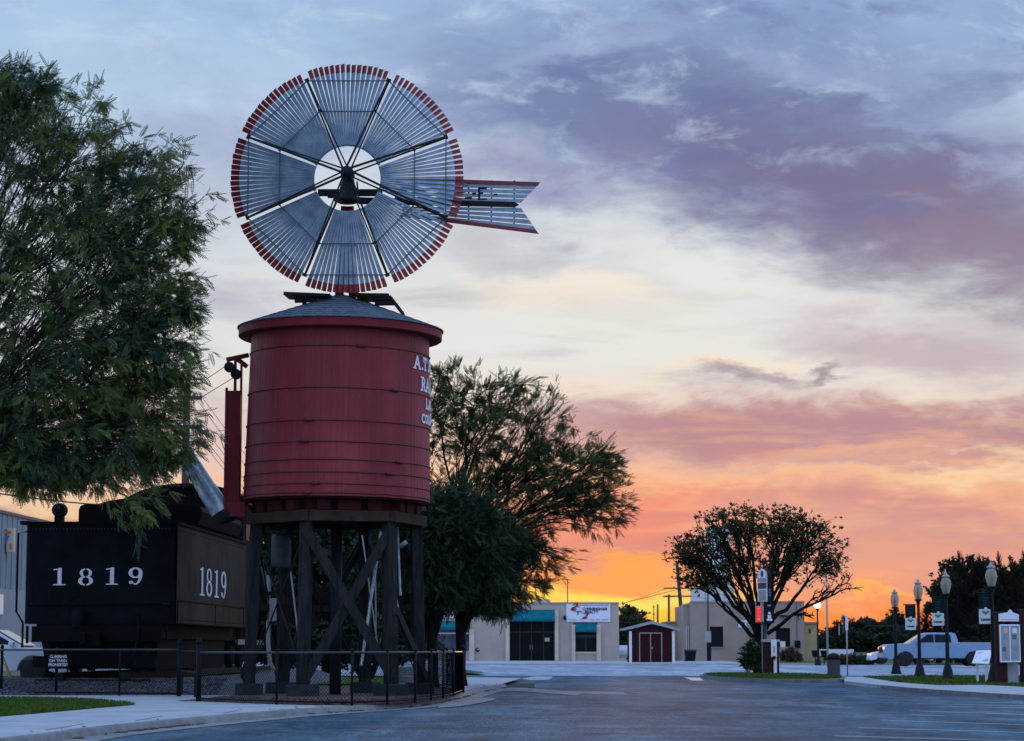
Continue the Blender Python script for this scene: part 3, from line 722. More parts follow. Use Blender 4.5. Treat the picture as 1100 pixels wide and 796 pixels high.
# lettering wrapped round the tank, one letter at a time with slab serifs
SERIF = {'A': ((-.27, 0), (.27, 0)), 'T': ((0, 0), (-.27, .62), (.27, .62)), 'R': ((-.22, 0), (.25, 0), (-.22, 1)), 'I': ((0, 0), (0, 1)), 'L': ((-.17, 0), (-.17, 1), (.22, .1)), 'W': ((-.3, 1), (.3, 1)), 'Y': ((0, 0), (-.27, 1), (.27, 1)), 'M': ((-.3, 0), (.3, 0), (-.3, 1), (.3, 1)), 'S': (), 'F': ((-.18, 0), (-.18, 1), (.2, .9)), 'C': (), 'O': ()}
def wrap(txt, th0, z, cap, step):
    out = MB(); th = th0; size = cap / .72
    for ch in txt:
        m_ = text_mb(ch, size, .004, .008, 'CENTER', sx=.92); zs = [v[2] for v in m_.v]; lo = min(zs) if ch in '.,' else -cap / 2
        if ch in '.': m_.v = [(x, y, zz - min(zs) - cap / 2) for x, y, zz in m_.v]
        else:
            mid = (min(zs) + max(zs)) / 2; m_.v = [(x, y, zz - mid) for x, y, zz in m_.v]
        for sx_, tz_ in SERIF.get(ch, ()):
            zc_ = -cap / 2 + cap * tz_; h_ = .10 * cap
            if tz_ == 0: m_.bb((sx_ - .15) * size, (sx_ + .15) * size, -.0075, .0035, zc_ - .003, zc_ + h_)
            elif tz_ == 1: m_.bb((sx_ - .13) * size, (sx_ + .13) * size, -.0075, .0035, zc_ - h_, zc_ + .003)
            else: m_.bb((sx_ - .04) * size, (sx_ + .04) * size, -.0075, .0035, zc_, zc_ + cap * .32)
        for x, y, zz in m_.v:
            r = tank_r(z + zz) + 0.020 - y; a = R(th) + x / tank_r(z)
            out.v.append((TC.x + r * math.sin(a), TC.y - r * math.cos(a), z + zz))
        b = len(out.v) - len(m_.v); out.f += [tuple(i + b for i in f) for f in m_.f]
        th += step * (.62 if ch in '.' else 1.0)
    return out
for txt, th, py, s, st in (('A.T.&S.F.', 61.5, 394, .30, 7.0), ('RAILWAY', 70.0, 415.5, .32, 8.0), ('LAMAR', 76.5, 435.5, .24, 7.5), ('COLO.', 69.5, 452, .21, 6.0)):
    wrap(txt, th, ZY(py, TY), s, st).build('lettering', M['letter'], tower, xf=TILT)

# substructure: joists, hexagonal platform ring, six battered posts, braces
zp1, zp0 = ZY(553, TY), ZY(564.5, TY)
HA = [R(a + 13.4) for a in (-30, 30, 90, 150, 210, 270)]    # angle from -y towards +x, measured at the front
def hexp(r, k): a = HA[k % 6]; return Vector((TC.x + r * math.sin(a), TC.y - r * math.cos(a), 0))
mb = MB()
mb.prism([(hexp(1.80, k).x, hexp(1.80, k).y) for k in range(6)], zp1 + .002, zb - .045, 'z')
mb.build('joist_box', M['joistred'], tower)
for k in range(6):
    for t in (.2, .5, .8):
        q = hexp(1.84, k).lerp(hexp(1.84, k + 1), t); a_ = (HA[k % 6] + R(30))
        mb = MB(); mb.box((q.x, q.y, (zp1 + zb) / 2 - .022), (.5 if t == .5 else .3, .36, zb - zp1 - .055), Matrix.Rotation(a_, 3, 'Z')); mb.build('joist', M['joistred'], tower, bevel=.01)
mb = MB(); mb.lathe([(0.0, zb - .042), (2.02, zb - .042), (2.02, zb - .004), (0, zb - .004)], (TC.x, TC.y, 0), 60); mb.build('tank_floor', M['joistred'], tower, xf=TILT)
for k in range(6):
    a, b = hexp(1.94, k), hexp(1.94, k + 1); zc = (zp0 + zp1) / 2
    d = (b - a).normalized() * 0.09
    mb = MB(); mb.bar(a - d * (1 if k % 2 else -1) + Vector((0, 0, zc)), b + d * (1 if k % 2 else -1) + Vector((0, 0, zc)), .22, zp1 - zp0 - .004); mb.build('platform_beam', M['beam'], tower, bevel=.01)
mb = MB()
for k in range(3):
    a, b = hexp(1.80, k), hexp(1.80, k + 3); dz = k * 0.06
    mb.bar(a + Vector((0, 0, zp0 + .10 + dz)), b + Vector((0, 0, zp0 + .10 + dz)), .2, .055)
mb.build('platform_beam', M['beam'], tower)
foot, head = [], []
for k in range(6):
    t, b = hexp(1.82, k), hexp(1.93, k); t.z = zp0 + 0.0; b.z = PZ + .26; head.append(t); foot.append(b)
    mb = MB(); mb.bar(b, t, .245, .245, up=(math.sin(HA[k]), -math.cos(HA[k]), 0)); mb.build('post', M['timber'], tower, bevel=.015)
    mb = MB(); mb.box((b.x, b.y, PZ + .125), (.56, .56, .27), Matrix.Rotation(HA[k], 3, 'Z')); mb.build('plinth', M['plinth'], tower, bevel=.02)
def lerp(a, b, t): return a * (1 - t) + b * t
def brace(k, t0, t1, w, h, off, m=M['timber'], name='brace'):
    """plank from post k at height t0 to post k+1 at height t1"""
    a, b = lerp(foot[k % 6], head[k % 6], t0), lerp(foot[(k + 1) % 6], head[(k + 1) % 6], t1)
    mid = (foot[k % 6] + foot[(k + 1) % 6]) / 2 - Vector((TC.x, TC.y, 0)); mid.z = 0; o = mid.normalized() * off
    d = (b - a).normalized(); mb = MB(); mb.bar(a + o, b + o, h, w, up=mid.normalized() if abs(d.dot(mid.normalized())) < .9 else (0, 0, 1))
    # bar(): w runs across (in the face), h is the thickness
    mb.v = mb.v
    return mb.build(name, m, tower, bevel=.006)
for k in (0, 3):
    brace(k, .93, .04, .07, .215, .155); brace(k, .02, .95, .07, .215, .085)
for k in (2,): brace(k, .90, .03, .06, .16, .17); brace(k, .03, .90, .06, .16, .10)
for t0, t1 in ((.95, .05), (.05, .95)):
    mb = MB(); mb.tube([lerp(foot[5], head[5], t0), lerp(foot[0], head[0], t1)], .02, 6); mb.build('tie_rod', M['iron'], tower)
brace(1, .45, .03, .06, .20, .16)
brace(4, .93, .03, .06, .20, .16); brace(4, .03, .93, .06, .20, .10)
def rod(a, b, r, m, name='tie_rod'):
    mb = MB(); mb.tube([a, b], r, 6); return mb.build(name, m, tower)
fr = [V(407, 570, TY - 1.0), V(388, 716, TY - 1.35)]
rod(V(409, 571, TY - .9), V(388, 715, TY - 1.4), .035, M['galv'])
rod(V(389, 575, TY - 1.6), V(407, 704, TY - .9), .016, M['steelpost'])
rod(V(403, 600, TY - 1.0), V(404, 700, TY - 1.0), .014, M['steelpost'])
rod(V(334, 575, TY + .4), V(332, 690, TY + .4), .016, M['steelpost'])
rod(V(312, 612, TY - .2), V(320, 680, TY - .2), .02, M['steelpost'])
rod(V(417, 580, TY + .5), V(430, 668, TY - .3), .015, M['steelpost'])
rod(V(427, 566, TY + .2), V(430, 640, TY - .1), .026, M['galv'])
mb = MB(); mb.tube([V(289, 618, TY + .6), V(288, 690, TY + .6), V(290, 712, TY + .6), V(294, 720, TY + .6)], .05, 8); mb.build('drain_pipe', M['steelpost'], tower, smooth=True)
for k in (2, 3, 4):                                         # iron tension rods across the rear bays
    for t0, t1 in ((.97, .02), (.02, .97)):
        mb = MB(); mb.tube([lerp(foot[k], head[k], t0) * .98 + Vector((TC.x, TY, 0)) * .02, lerp(foot[(k + 1) % 6], head[(k + 1) % 6], t1)], .015, 6); mb.build('tie_rod', M['iron'], tower)
for k in range(6):                                          # horizontal girts half way up
    if k == 0: continue
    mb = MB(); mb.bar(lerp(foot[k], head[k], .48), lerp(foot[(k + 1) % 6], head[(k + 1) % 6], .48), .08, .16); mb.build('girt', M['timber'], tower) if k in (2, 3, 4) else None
# supply pipe bend under the tank and the gauge box
mb = MB(); p0 = V(302, 592, TY + .9); mb.lathe([(.0, -.40), (.19, -.38), (.23, -.30), (.23, .30), (.19, .38), (0, .40)], p0, 20); mb.build('valve_drum', M['duct'], tower, smooth=True)
mb = MB(); mb.tube([V(297, 575, TY + .6), V(306, 566, TY + .6), V(314, 580, TY + .6)], .03, 6); mb.build('supply_pipe', M['iron'], tower, smooth=True)
p = V(293, 655, TY + .5); mb = MB(); mb.box(p, (.16, .2, .52)); mb.build('gauge_box', M['steelpost'], tower, bevel=.01)
mb = MB(); mb.bb(p.x - .45, p.x + .5, p.y - .05, p.y + .05, p.z + .33, p.z + .41); mb.build('gauge_bracket', M['timber'], tower)
mb = MB(); mb.tube([V(417, 574, TY + 1.0), V(421, 584, TY + 1), V(430, 587, TY + 1), V(437, 582, TY + 1)], .05, 8); mb.build('supply_pipe', M['galv'], tower, smooth=True)
# frost box under the tank
mb = MB(); mb.tube([(TC.x, TY, PZ), (TC.x, TY, zp0 + .05)], .13, 12); mb.build('standpipe', M['iron'], tower, smooth=True)
# spout with its red counterweight box, pulleys and cables
a = V(239, 547, TY - .25); b = V(257.5, 547, TY - .25); top = ZY(419, TY)
mb = MB(); mb.bb(a.x + .10, b.x, TY - .42, TY - .06, ZY(551, TY), top - .06); mb.bb(a.x + .05, b.x - .28, TY - .50, TY - .425, ZY(551, TY), top)
mb.build('counterweight_box', M['redtrim'], tower, bevel=.01)
mb = MB(); mb.bb(V(236, 547, TY).x, V(266, 547, TY).x, TY - .46, TY + .2, ZY(556, TY), ZY(540.5, TY)); mb.build('spout_bracket', M['redtrim'], tower, bevel=.01)
mb = MB()
mb.bar(V(243.5, 386.5, TY - .25), V(267, 381.5, TY - .1), .10, .10); mb.bar(V(254, 385, TY - .25), V(265.5, 394, TY - .15), .08, .09)
mb.bar(V(253, 386, TY - .25), V(252.5, 421, TY - .25), .06, .06); mb.bar(V(259.5, 388, TY - .2), V(259, 424, TY - .2), .05, .05)
mb.build('pulley_bracket', M['redtrim'], tower)
for px, py in ((246.5, 394.5), (253.5, 402)):
    mb = MB(); mb.lathe([(.0, -.06), (.12, -.05), (.10, -.01), (.10, .01), (.12, .05), (0, .06)], V(px, py, TY - .36), 16, 'y'); mb.build('pulley', M['iron'], tower)
for p, q in (((244, 392), (212, 414)), ((252, 405), (208, 432))):
    mb = MB(); mb.tube([V(p[0], p[1], TY - .36), V(q[0], q[1], TY - .36)], .009, 5); mb.build('cable', M['wire'], tower)
p0, p1 = V(236.5, 548, TY - .30), V(196, 484, TY - .30)
mb = MB(); mb.tube([p0 + (p0 - p1).normalized() * .04, lerp(p0, p1, .35), lerp(p0, p1, .36), p1], [.235, .23, .215, .20], 20, cap=False); mb.build('spout', M['galv'], tower, smooth=True)
mb = MB(); mb.tube([p0 + Vector((-.02, 0, -.12)), p0 + Vector((.10, 0, -.10)), p0 + Vector((.32, .05, -.06))], [.2, .21, .17], 12); mb.build('spout_joint', M['iron'], tower, smooth=True)

# ------------------------------------------------------------------ windmill
WC = V(373, 191.2, 49.1); WR = 126.3 / 48.35
mill = thing('windmill', (TC.x, TC.y, za), 'large wooden railway windmill wheel of pale blue slats with red tips above the tank', 'windmill')
HUBC = V(372.5, 184.5, 48.55)                               # hub stands in front of the wheel plane
hub = V(372.5, 188, 49.0)
def wp(r, a, dy=0.0): return Vector((WC.x + r * math.sin(a), WC.y + dy, WC.z + r * math.cos(a)))
rw = random.Random(5)
for s in range(8):
    ca = math.pi / 4 * s
    body = MB(); tip = MB(); ns = 15
    for k in range(ns):
        a = ca + (k - (ns - 1) / 2) / (ns) * math.pi / 4 * 0.925
        rd = Vector((math.sin(a), 0, math.cos(a))); tg = Vector((math.cos(a), 0, -math.sin(a)))
        pit = R(-37 + rw.uniform(-6, 6)); wd = tg * math.cos(pit) + Vector((0, 1, 0)) * math.sin(pit); th = rd.cross(wd).normalized()
        lo_, sp, hi_ = 0.765 + rw.uniform(-.004, .004), WR - .195, WR + rw.uniform(-.012, .008)
        def board(m_, r0, r1, w0, w1, t):
            vs = []
            for r_, w_ in ((r0, w0), (r1, w1)):
                c = WC + rd * r_
                vs += [c - wd * w_ / 2 - th * t, c + wd * w_ / 2 - th * t, c + wd * w_ / 2 + th * t, c - wd * w_ / 2 + th * t]
            m_.add(vs, [(0, 1, 2, 3), (4, 7, 6, 5), (0, 4, 5, 1), (1, 5, 6, 2), (2, 6, 7, 3), (3, 7, 4, 0)])
        board(body, lo_, sp, .052, .108, .005); board(tip, sp, hi_, .114, .117, .006)
    # inner band to which the slats are nailed
    for j in range(6):
        a0 = ca + (j / 6 - .5) * math.pi / 4 * .965; a1 = ca + ((j + 1) / 6 - .5) * math.pi / 4 * .965
        q = [wp(.742, a0, .05), wp(.742, a1, .05), wp(.80, a1, .05), wp(.80, a0, .05)]
        mbq = slab([tuple(x) for x in q], .0); body.add(q + [x + Vector((0, .02, 0)) for x in q], [(0, 1, 2, 3), (7, 6, 5, 4), (0, 4, 5, 1), (2, 6, 7, 3), (0, 3, 7, 4), (1, 2, 6, 5)])
    sec = body.build('sail_section', M['slat'], mill)
    tip.build('slat_tips', M['slattip'], sec)
    for rp_ in (1.50, 2.20):
        h = math.pi / 8 * .97; mb = MB(); e0, e1 = wp(rp_ / math.cos(math.pi / 8), ca - h, -.07), wp(rp_ / math.cos(math.pi / 8), ca + h, -.07)
        mb.bar(e0, e1, .024, .024); mb.build('girt', M['rail_blue'], sec)
for s in range(8):
    a = math.pi / 8 + math.pi / 4 * s
    mb = MB(); tip_ = wp(2.40, a, -.10); tg = Vector((math.cos(a), 0, -math.sin(a)))
    mb.bar(HUBC - tg * .05 + Vector((math.sin(a), 0, math.cos(a))) * .1, tip_ - tg * .006, .045, .045, up=(0, -1, 0))
    mb.bar(HUBC + tg * .05 + Vector((math.sin(a), 0, math.cos(a))) * .1 + Vector((0, .05, 0)), tip_ + tg * .010 + Vector((0, .05, 0)), .032, .032, up=(0, -1, 0))
    mb.build('spoke', M['iron'], mill)
    mb = MB(); mb.box(tip_, (.10, .09, .06), Matrix.Rotation(a, 3, 'Y')); mb.box(wp(1.50 / math.cos(math.pi / 8), a, -.16), (.08, .08, .05), Matrix.Rotation(a, 3, 'Y')); mb.build('spoke_clamp', M['iron'], mill)
mb = MB(); mb.lathe([(0, -.1), (.10, -.1), (.13, -.02), (.15, .05), (.15, .45), (.10, .6), (0, .6)], HUBC, 20, 'y'); mb.build('hub', M['iron'], mill, smooth=True)
# head casting widening downwards, turntable, cross arm
mb = MB(); hx = TC.x + .22; z1, z0 = ZY(188, TY), ZY(222, TY)
mb.lathe([(.08, z1 + .05), (.11, z1), (.16, z1 - .30), (.21, z0 + .12), (.30, z0 + .05), (.30, z0), (.2, z0 - .04), (0, z0 - .05)][::-1], (hx, 49.9, 0), 16); mb.build('mill_head', M['iron'], mill, smooth=True)
mb = MB(); mb.bb(V(342, 208, 50.2).x, V(411, 208, 50.2).x, 50.05, 50.2, ZY(211, 50.2), ZY(204.5, 50.2)); mb.bb(V(352, 210, 49.9).x, V(362, 210, 49.9).x, 49.8, 50.0, ZY(213, 50), ZY(208, 50)); mb.build('cross_arm', M['iron'], mill)
mb = MB(); mb.tube([V(383.5, 195, 49.9), V(385, 212, 49.9)], .02, 6); mb.tube([V(377, 193, 49.7), V(384, 216, 49.7)], .02, 6); mb.build('control_rod', M['iron'], mill)
# mast: red posts standing on the tank roof
mb = MB(); z0 = za - .12
for px, w in ((364.5, .19), (379, .17)):
    x = V(px, 300, 50.3).x; mb.bar((x, 50.3, z0), (TC.x + .22 + (x - TC.x - .22) * .35, 50.2, ZY(222, 50.2)), w, w, up=(0, 1, 0))
mb.build('mast', M['redtrim'], mill, bevel=.01)
mb = MB(); mb.bb(V(371, 310, 49.9).x, V(385, 310, 49.9).x, 49.9, 49.95, ZY(315, 50), ZY(306, 50)); mb.build('mast_board', M['slattip'], mill)
# vane, folded behind the wheel
VY = 50.05
def vp(px, py): return V(px, py, VY)
TOPL, TOPR = (420, 190.5), (580, 195.8); BOTL, BOTR = (430, 231.5), (578.5, 251.0); NOT = (557.5, 220)
def vpoly(l0, r0, r1, l1, m, name, y0, th, parent):
    q = [vp(*l0), vp(*r0), vp(*r1), vp(*l1)]; mb = MB()
    mb.add([p + Vector((0, y0, 0)) for p in q] + [p + Vector((0, y0 + th, 0)) for p in q], [(0, 1, 2, 3), (7, 6, 5, 4), (0, 4, 5, 1), (1, 5, 6, 2), (2, 6, 7, 3), (3, 7, 4, 0)]); return mb
vb = MB()
def rightx(y):                                              # the swallow-tail cut
    return 580 - (y - 196) * (22.5 / 24) if y < 220 else 557.5 + (y - 220) * (21 / 31)
for i in range(4):                                          # upper boards
    f0, f1 = (i + .12) / 4.0, (i + .90) / 4.0
    yl0, yl1 = 195.0 + f0 * 20.5, 195.0 + f1 * 20.5; yr0, yr1 = 199.0 + f0 * 19, 199.0 + f1 * 19
    m_ = vpoly((424, yl0), (rightx(yr0), yr0), (rightx(yr1), yr1), (424, yl1), None, '', 0, .02, None); vb.add(m_.v, m_.f)
for i in range(4):
    f0, f1 = (i + .10) / 4.0, (i + .88) / 4.0
    yl0, yl1 = 221.5 + f0 * 9, 221.5 + f1 * 9; yr0, yr1 = 222.5 + f0 * 25.5, 222.5 + f1 * 25.5
    m_ = vpoly((432, yl0), (rightx(yr0), yr0), (rightx(yr1), yr1), (432, yl1), None, '', 0, .02, None); vb.add(m_.v, m_.f)
vn = vb.build('vane', M['slat'], mill)
vpoly(TOPL, TOPR, (577.5, 199.6), (420, 194.6), None, '', -.02, .06, None).build('vane_rail', M['slattip'], vn)
vpoly((430, 228.6), (575.5, 247.0), BOTR, (430, 232.4), None, '', -.02, .06, None).build('vane_rail', M['slattip'], vn)
vpoly((385, 212), (553, 217.2), (557.5, 220), (385, 216), None, '', -.035, .08, None).build('vane_boom', M['iron'], vn)
vpoly((385, 216), (557.5, 220), (553, 222.4), (385, 219), None, '', -.035, .08, None).build('vane_boom', M['iron'], vn)
for px in (503.5, 528, 552.5):
    mb = MB(); mb.bar(vp(px, 193.5) + Vector((0, .035, 0)), vp(px - .3, 229.5 + (px - 430) * .125) + Vector((0, .035, 0)), .04, .045, up=(0, 1, 0)); mb.build('vane_batten', M['rail_blue'], vn)
for x0, x1, y0, y1 in ((513.5, 515.8, 201, 214.5), (515.8, 523, 201, 203.2), (515.8, 519, 206.4, 208.4), (515.8, 523, 212.8, 214.5), (507, 511.5, 207, 209), (499.5, 507, 211.8, 213.6), (530.5, 534.5, 208, 209.6), (488, 500, 206, 207.2)):
    a, b = V(x0, y0, VY - .004), V(x1, y1, VY - .004); mb = MB(); mb.bb(a.x, b.x, VY - .008, VY - .003, b.z, a.z); mb.build('vane_lettering', M['black'], vn)
# ------------------------------------------------------------------ ballast, track, tender, locomotive
BX = V(106, 690, 52).x
PHI = R(2.3)
def hz(x, y, s=1.0):
    return (math.sin(x * 7.1 * s + 1.3 * math.sin(y * 5.3 * s)) + math.sin(y * 9.7 * s + x * 3.1) + math.sin(x * 23 + y * 17) * .8 + math.sin(x * 41 - y * 37) * .6)
mb = MB(); nx, ny = 150, 70; vs = []; fs = []
for j in range(ny + 1):
    y = 50.25 + (3.2 * j / 50 if j <= 50 else 3.2 + (j - 50) * 1.3)
    for i in range(nx + 1):
        x = -15.2 + 9.4 * i / nx
        f = min(1, max(0, (y - 50.25) / 1.7)); f = f * f * (3 - 2 * f)
        g2 = min(1, max(0, (-5.8 - x) / 1.2)); g3 = 1.0
        if y > 53.4: g3 = min(1, max(0, (x + 11.9) / .8))
        z = PZ + .012 + (.31 * f) * g2 * g3 + hz(x, y) * .010 * f * g2 * g3
        vs.append((x, y, z))
for j in range(ny):
    for i in range(nx): fs.append((j * (nx + 1) + i, j * (nx + 1) + i + 1, (j + 1) * (nx + 1) + i + 1, (j + 1) * (nx + 1) + i))
mb.add(vs, fs); stru('ballast_bed', mb, M['ballast'])
mb = MB(); rb = random.Random(9)                           # loose stones on the bed
for _ in range(5200):
    x, y = rb.uniform(-14.6, -6.6), 50.3 + 1.9 * rb.random()
    f = min(1, max(0, (y - 50.25) / 1.7)); f = f * f * (3 - 2 * f); z = PZ + .012 + .31 * f
    w = rb.uniform(.018, .045); q = Matrix.Rotation(rb.random() * 6, 3, Vector((rb.random() - .5, rb.random() - .5, rb.random() + .01)))
    vs = [q @ Vector(v) * w for v in ((1, 0, 0), (-1, .2, 0), (0, 1, .2), (.1, -1, 0), (0, .1, .8), (.1, 0, -.8))]
    mb.add([Vector((x, y, z + w * .3)) + v for v in vs], [(0, 2, 4), (2, 1, 4), (1, 3, 4), (3, 0, 4), (2, 0, 5), (1, 2, 5), (3, 1, 5), (0, 3, 5)])
o = mb.build('ballast_stones', M['ballast']); o['kind'] = 'stuff'
track = thing('railway_track', (BX, 52, PZ + .30), 'short display track on grey ballast under the black tender', 'railway track', rz=-PHI)
for s in (-.7175, .7175):
    mb = MB(); mb.bb(s - .035, s + .035, -.7, 24, .10, .19); mb.bb(s - .07, s + .07, -.7, 24, .03, .10); mb.build('rail', M['iron'], track, local=True)
for k in range(24):
    mb = MB(); mb.bb(-1.3, 1.3, -.5 + k * .7, -.26 + k * .7, -.10, .028); mb.build('sleeper', M['timber'], track, local=True)

tender = thing('locomotive_tender', (BX, 52, PZ), 'black steam locomotive tender lettered 1819 on its rear and side, coloured brown as lit by the sunset', 'tender', rz=-PHI)
W2 = 1.775; TL = 10.0
def tz(py, Y=52): return ZY(py, Y) - PZ
zB, zT = tz(670), tz(563.5)
mb = MB(); c_ = .14
prof = [(-W2 + c_, 0), (W2 - c_, 0), (W2 - .04, .04), (W2, c_), (W2, TL), (-W2, TL), (-W2, c_), (-W2 + .04, .04)]
mb.prism(prof, zB, zT, 'z'); mb.build('tank_body', M['engine'], tender, local=True)
mb = MB(); mb.bb(-W2 - .04, W2 + .04, -.05, TL, zT + .002, zT + .07); mb.bb(-W2 - .12, -W2 + .10, -.06, .3, zT + .004, zT + .085); mb.build('top_rim', M['engine2'], tender, local=True)
mb = MB(); mb.bb(W2 + .002, W2 + .02, .06, TL - .02, zB + .02, zT - .05); mb.build('side_panel', M['tender_side_lit'], tender, local=True)
mb = MB()
for z in (zB + .52,): mb.bb(W2 + .021, W2 + .032, .08, TL - .05, z, z + .03)
for y in (.10, 5.2, 9.7): mb.bb(W2 + .0215, W2 + .033, y, y + .05, zB + .03, zB + .515)
mb.build('seam', M['engine2'], tender, local=True)
mb = MB()
for y in [i * .16 + .15 for i in range(60)]:
    for z in (zB + .10, zT - .13): mb.box((W2 + .026, y, z), (.014, .022, .022))
o = mb.build('rivets', M['tender_side_lit'], tender, local=True); o['kind'] = 'stuff'
mb = MB()
for i in range(41):
    x = -1.6 + i * .08
    for z in (zB + .46, zT - .10): mb.box((x, -.006, z), (.02, .014, .02))
o = mb.build('rivets', M['darkgrey'], tender, local=True); o['kind'] = 'stuff'
mb = MB(); mb.bb(-W2 + .1, W2 - .1, -.02, .0, zB + .40, zB + .425); mb.build('seam', M['engine2'], tender, local=True)
# coal bunker with flared right side
bl, br = -1.13, 1.80; bz = tz(541.5, 54.5)
bun = [(bl, zT + .072), (bl, bz - .14), (bl + .04, bz - .04), (bl + .14, bz), (br - .15, bz - .02), (br + .05, bz - .06), (br + .12, bz - .20), (br + .02, bz - .50), (br - .12, zT + .072)]
mb = MB(); mb.prism(bun, 2.5, 8.6, 'y'); mb.build('coal_bunker', M['engine2'], tender, local=True)
mb = MB(); mb.prism([(-.9, bz + .0), (-.5, bz + .12), (.2, bz + .22), (1.0, bz + .14), (1.5, bz)], 3.0, 8.2, 'y'); mb.build('coal_heap', M['black'], tender, local=True)
# tail lamp on the tank top
hl = Vector((-1.27 + .04, 1.0, zT + .40))
mb = MB(); mb.lathe([(0, -.14), (.15, -.14), (.17, -.10), (.17, .12), (.10, .18), (0, .18)], hl, 20, 'y'); mb.bb(hl.x - .10, hl.x + .10, hl.y - .1, hl.y + .1, zT + .072, hl.z - .14)
lamp = mb.build('tail_lamp', M['black'], tender, local=True)
mb = MB(); mb.lathe([(0, -.150), (.12, -.143)], hl, 20, 'y'); mb.build('lens', M['glass'], lamp, local=True)
# rear number, serif stencil figures
def arc_strip(cx, cz, ro, ri, a0, a1, n=20, squeeze=1.0):
    """piece of a ring whose band is thick at the sides and thin above and below"""
    vs = []; fs = []
    for i in range(n + 1):
        a = a0 + (a1 - a0) * i / n
        vs += [(cx + ro[0] * math.cos(a), cz + ro[1] * math.sin(a)), (cx + ri[0] * math.cos(a), cz + ri[1] * math.sin(a))]
    for i in range(n): fs.append((2 * i, 2 * i + 1, 2 * i + 3, 2 * i + 2))
    return vs, fs
def figure(ch, w, h, stencil=False):
    """flat pieces (x, z) of one figure, origin at its centre"""
    out = []
    if ch == '1':
        out.append(([(-.13 * w, -.5 * h + .07 * h), (.13 * w, -.5 * h + .07 * h), (.13 * w, .5 * h), (-.05 * w, .5 * h), (-.13 * w, .46 * h)], [(0, 1, 2, 3, 4)]))
        out.append(([(-.40 * w, -.5 * h), (.40 * w, -.5 * h), (.40 * w, -.45 * h), (.14 * w, -.431 * h), (-.14 * w, -.431 * h), (-.40 * w, -.45 * h)], [(0, 1, 2, 3, 4, 5)]))
        out.append(([(-.14 * w, .455 * h), (-.40 * w, .43 * h), (-.40 * w, .37 * h), (-.14 * w, .39 * h)], [(0, 1, 2, 3)]))
    if ch == '8':
        g = .16 if stencil else 0.0
        for cz, rx, rz_, d in ((.235 * h, .40 * w, .265 * h, .0), (-.225 * h, .48 * w, .275 * h, .0)):
            ri = (rx * .48, rz_ * .74)
            for s in (-1, 1):
                a0 = -math.pi / 2 + g if s > 0 else math.pi / 2 + g
                out.append(arc_strip(0, cz, (rx, rz_), ri, a0, a0 + math.pi - 2 * g))
    if ch == '9':
        rx, rz_ = .46 * w, .31 * h; cz = .19 * h
        out.append(arc_strip(0, cz, (rx, rz_), (rx * .45, rz_ * .72), 0.0, 2 * math.pi, 36))
        vs = []; n = 14
        for i in range(n + 1):
            t = i / n; a = .02 - t * 1.95
            r_o = (rx * (1.0), .69 * h); r_i = (rx * (.45 + .25 * t), .69 * h * (.80 + .10 * t))
            vs += [(rx * math.cos(a) * 1.0, cz + r_o[1] * math.sin(a)), (r_i[0] * math.cos(a), cz + r_i[1] * math.sin(a))]
        out.append((vs, [(2 * i, 2 * i + 1, 2 * i + 3, 2 * i + 2) for i in range(n)]))
        out.append(arc_strip(-.28 * w, -.36 * h, (.15 * w, .09 * h), (.001, .001), 0, 2 * math.pi, 14))
    return out
def number(pts, w, h, stencil, place, m, parent, name='number'):
    """place(u, z, lift) -> local point"""
    mb = MB()
    for ch, u0, z0 in pts:
        for k, (vs, fs) in enumerate(figure(ch, w, h, stencil and ch == '8')):
            b = [place(u0 + u, z0 + z, .004 + .0018 * k) for u, z in vs]; mb.add(b, fs)
    return mb.build(name, m, parent, local=True)
def lx(px, Y=52): return V(px, 690, Y).x - BX
zc = tz(619.3)
number([('1', lx(62), zc), ('8', lx(90.5), zc - .01), ('1', lx(119), zc + .01), ('9', lx(144.5), zc + .01)], .36, .40, True, lambda u, z, l: (u, -.012 - l, z), M['letter'], tender)
zs_ = tz(626.5, 56.7)
number([('1', 3.20, zs_), ('8', 4.15, zs_), ('1', 5.25, zs_), ('9', 6.30, zs_)], .86, .70, False, lambda u, z, l: (W2 + .036 + l, u, z), M['letter'], tender)
# rear frame, coupler, steps, hand rails, hoses
mb = MB(); mb.bb(-1.45, 1.45, -.05, TL, zB - .34, zB - .004); mb.build('frame', M['engine2'], tender, local=True)
mb = MB(); mb.bb(-1.5, 1.5, -.30, -.055, zB - .42, zB - .06); mb.build('buffer_beam', M['engine2'], tender, local=True, bevel=.015)
mb = MB(); mb.bb(-.16, .16, -.75, -.305, zB - .46, zB - .22); mb.bb(-.22, .22, -.86, -.755, zB - .52, zB - .18); mb.bb(-.22, -.08, -1.0, -.862, zB - .48, zB - .2); mb.build('coupler', M['engine2'], tender, local=True, bevel=.02)
mb = MB(); mb.lathe([(.0, -.26), (.12, -.24), (.15, -.18), (.15, .18), (.12, .24), (0, .26)], (-.45, -.20, zB + .12), 16); mb.build('air_tank', M['engine'], tender, local=True, smooth=True)
mb = MB(); mb.tube([(.95, -.2, zB + .2), (1.0, -.32, zB - .2), (.93, -.4, zB - .65), (.8, -.45, zB - .95)], .035, 8); mb.build('brake_hose', M['engine2'], tender, local=True, smooth=True)
mb = MB(); mb.tube([(-1.62, -.1, zT - .16), (-1.62, -.16, zT - .16), (-1.90, -.16, zT - .20), (-1.90, -.16, zB + .28), (-1.74, -.16, zB + .02), (-1.74, -.16, zB - .55)], .026, 8); mb.build('grab_rail', M['engine2'], tender, local=True, smooth=True)
mb = MB(); mb.tube([(-1.5, -.10, zB + .45), (-1.5, -.17, zB + .45), (1.5, -.17, zB + .45), (1.5, -.10, zB + .45)], .018, 6); mb.build('grab_rail', M['engine2'], tender, local=True, smooth=True)
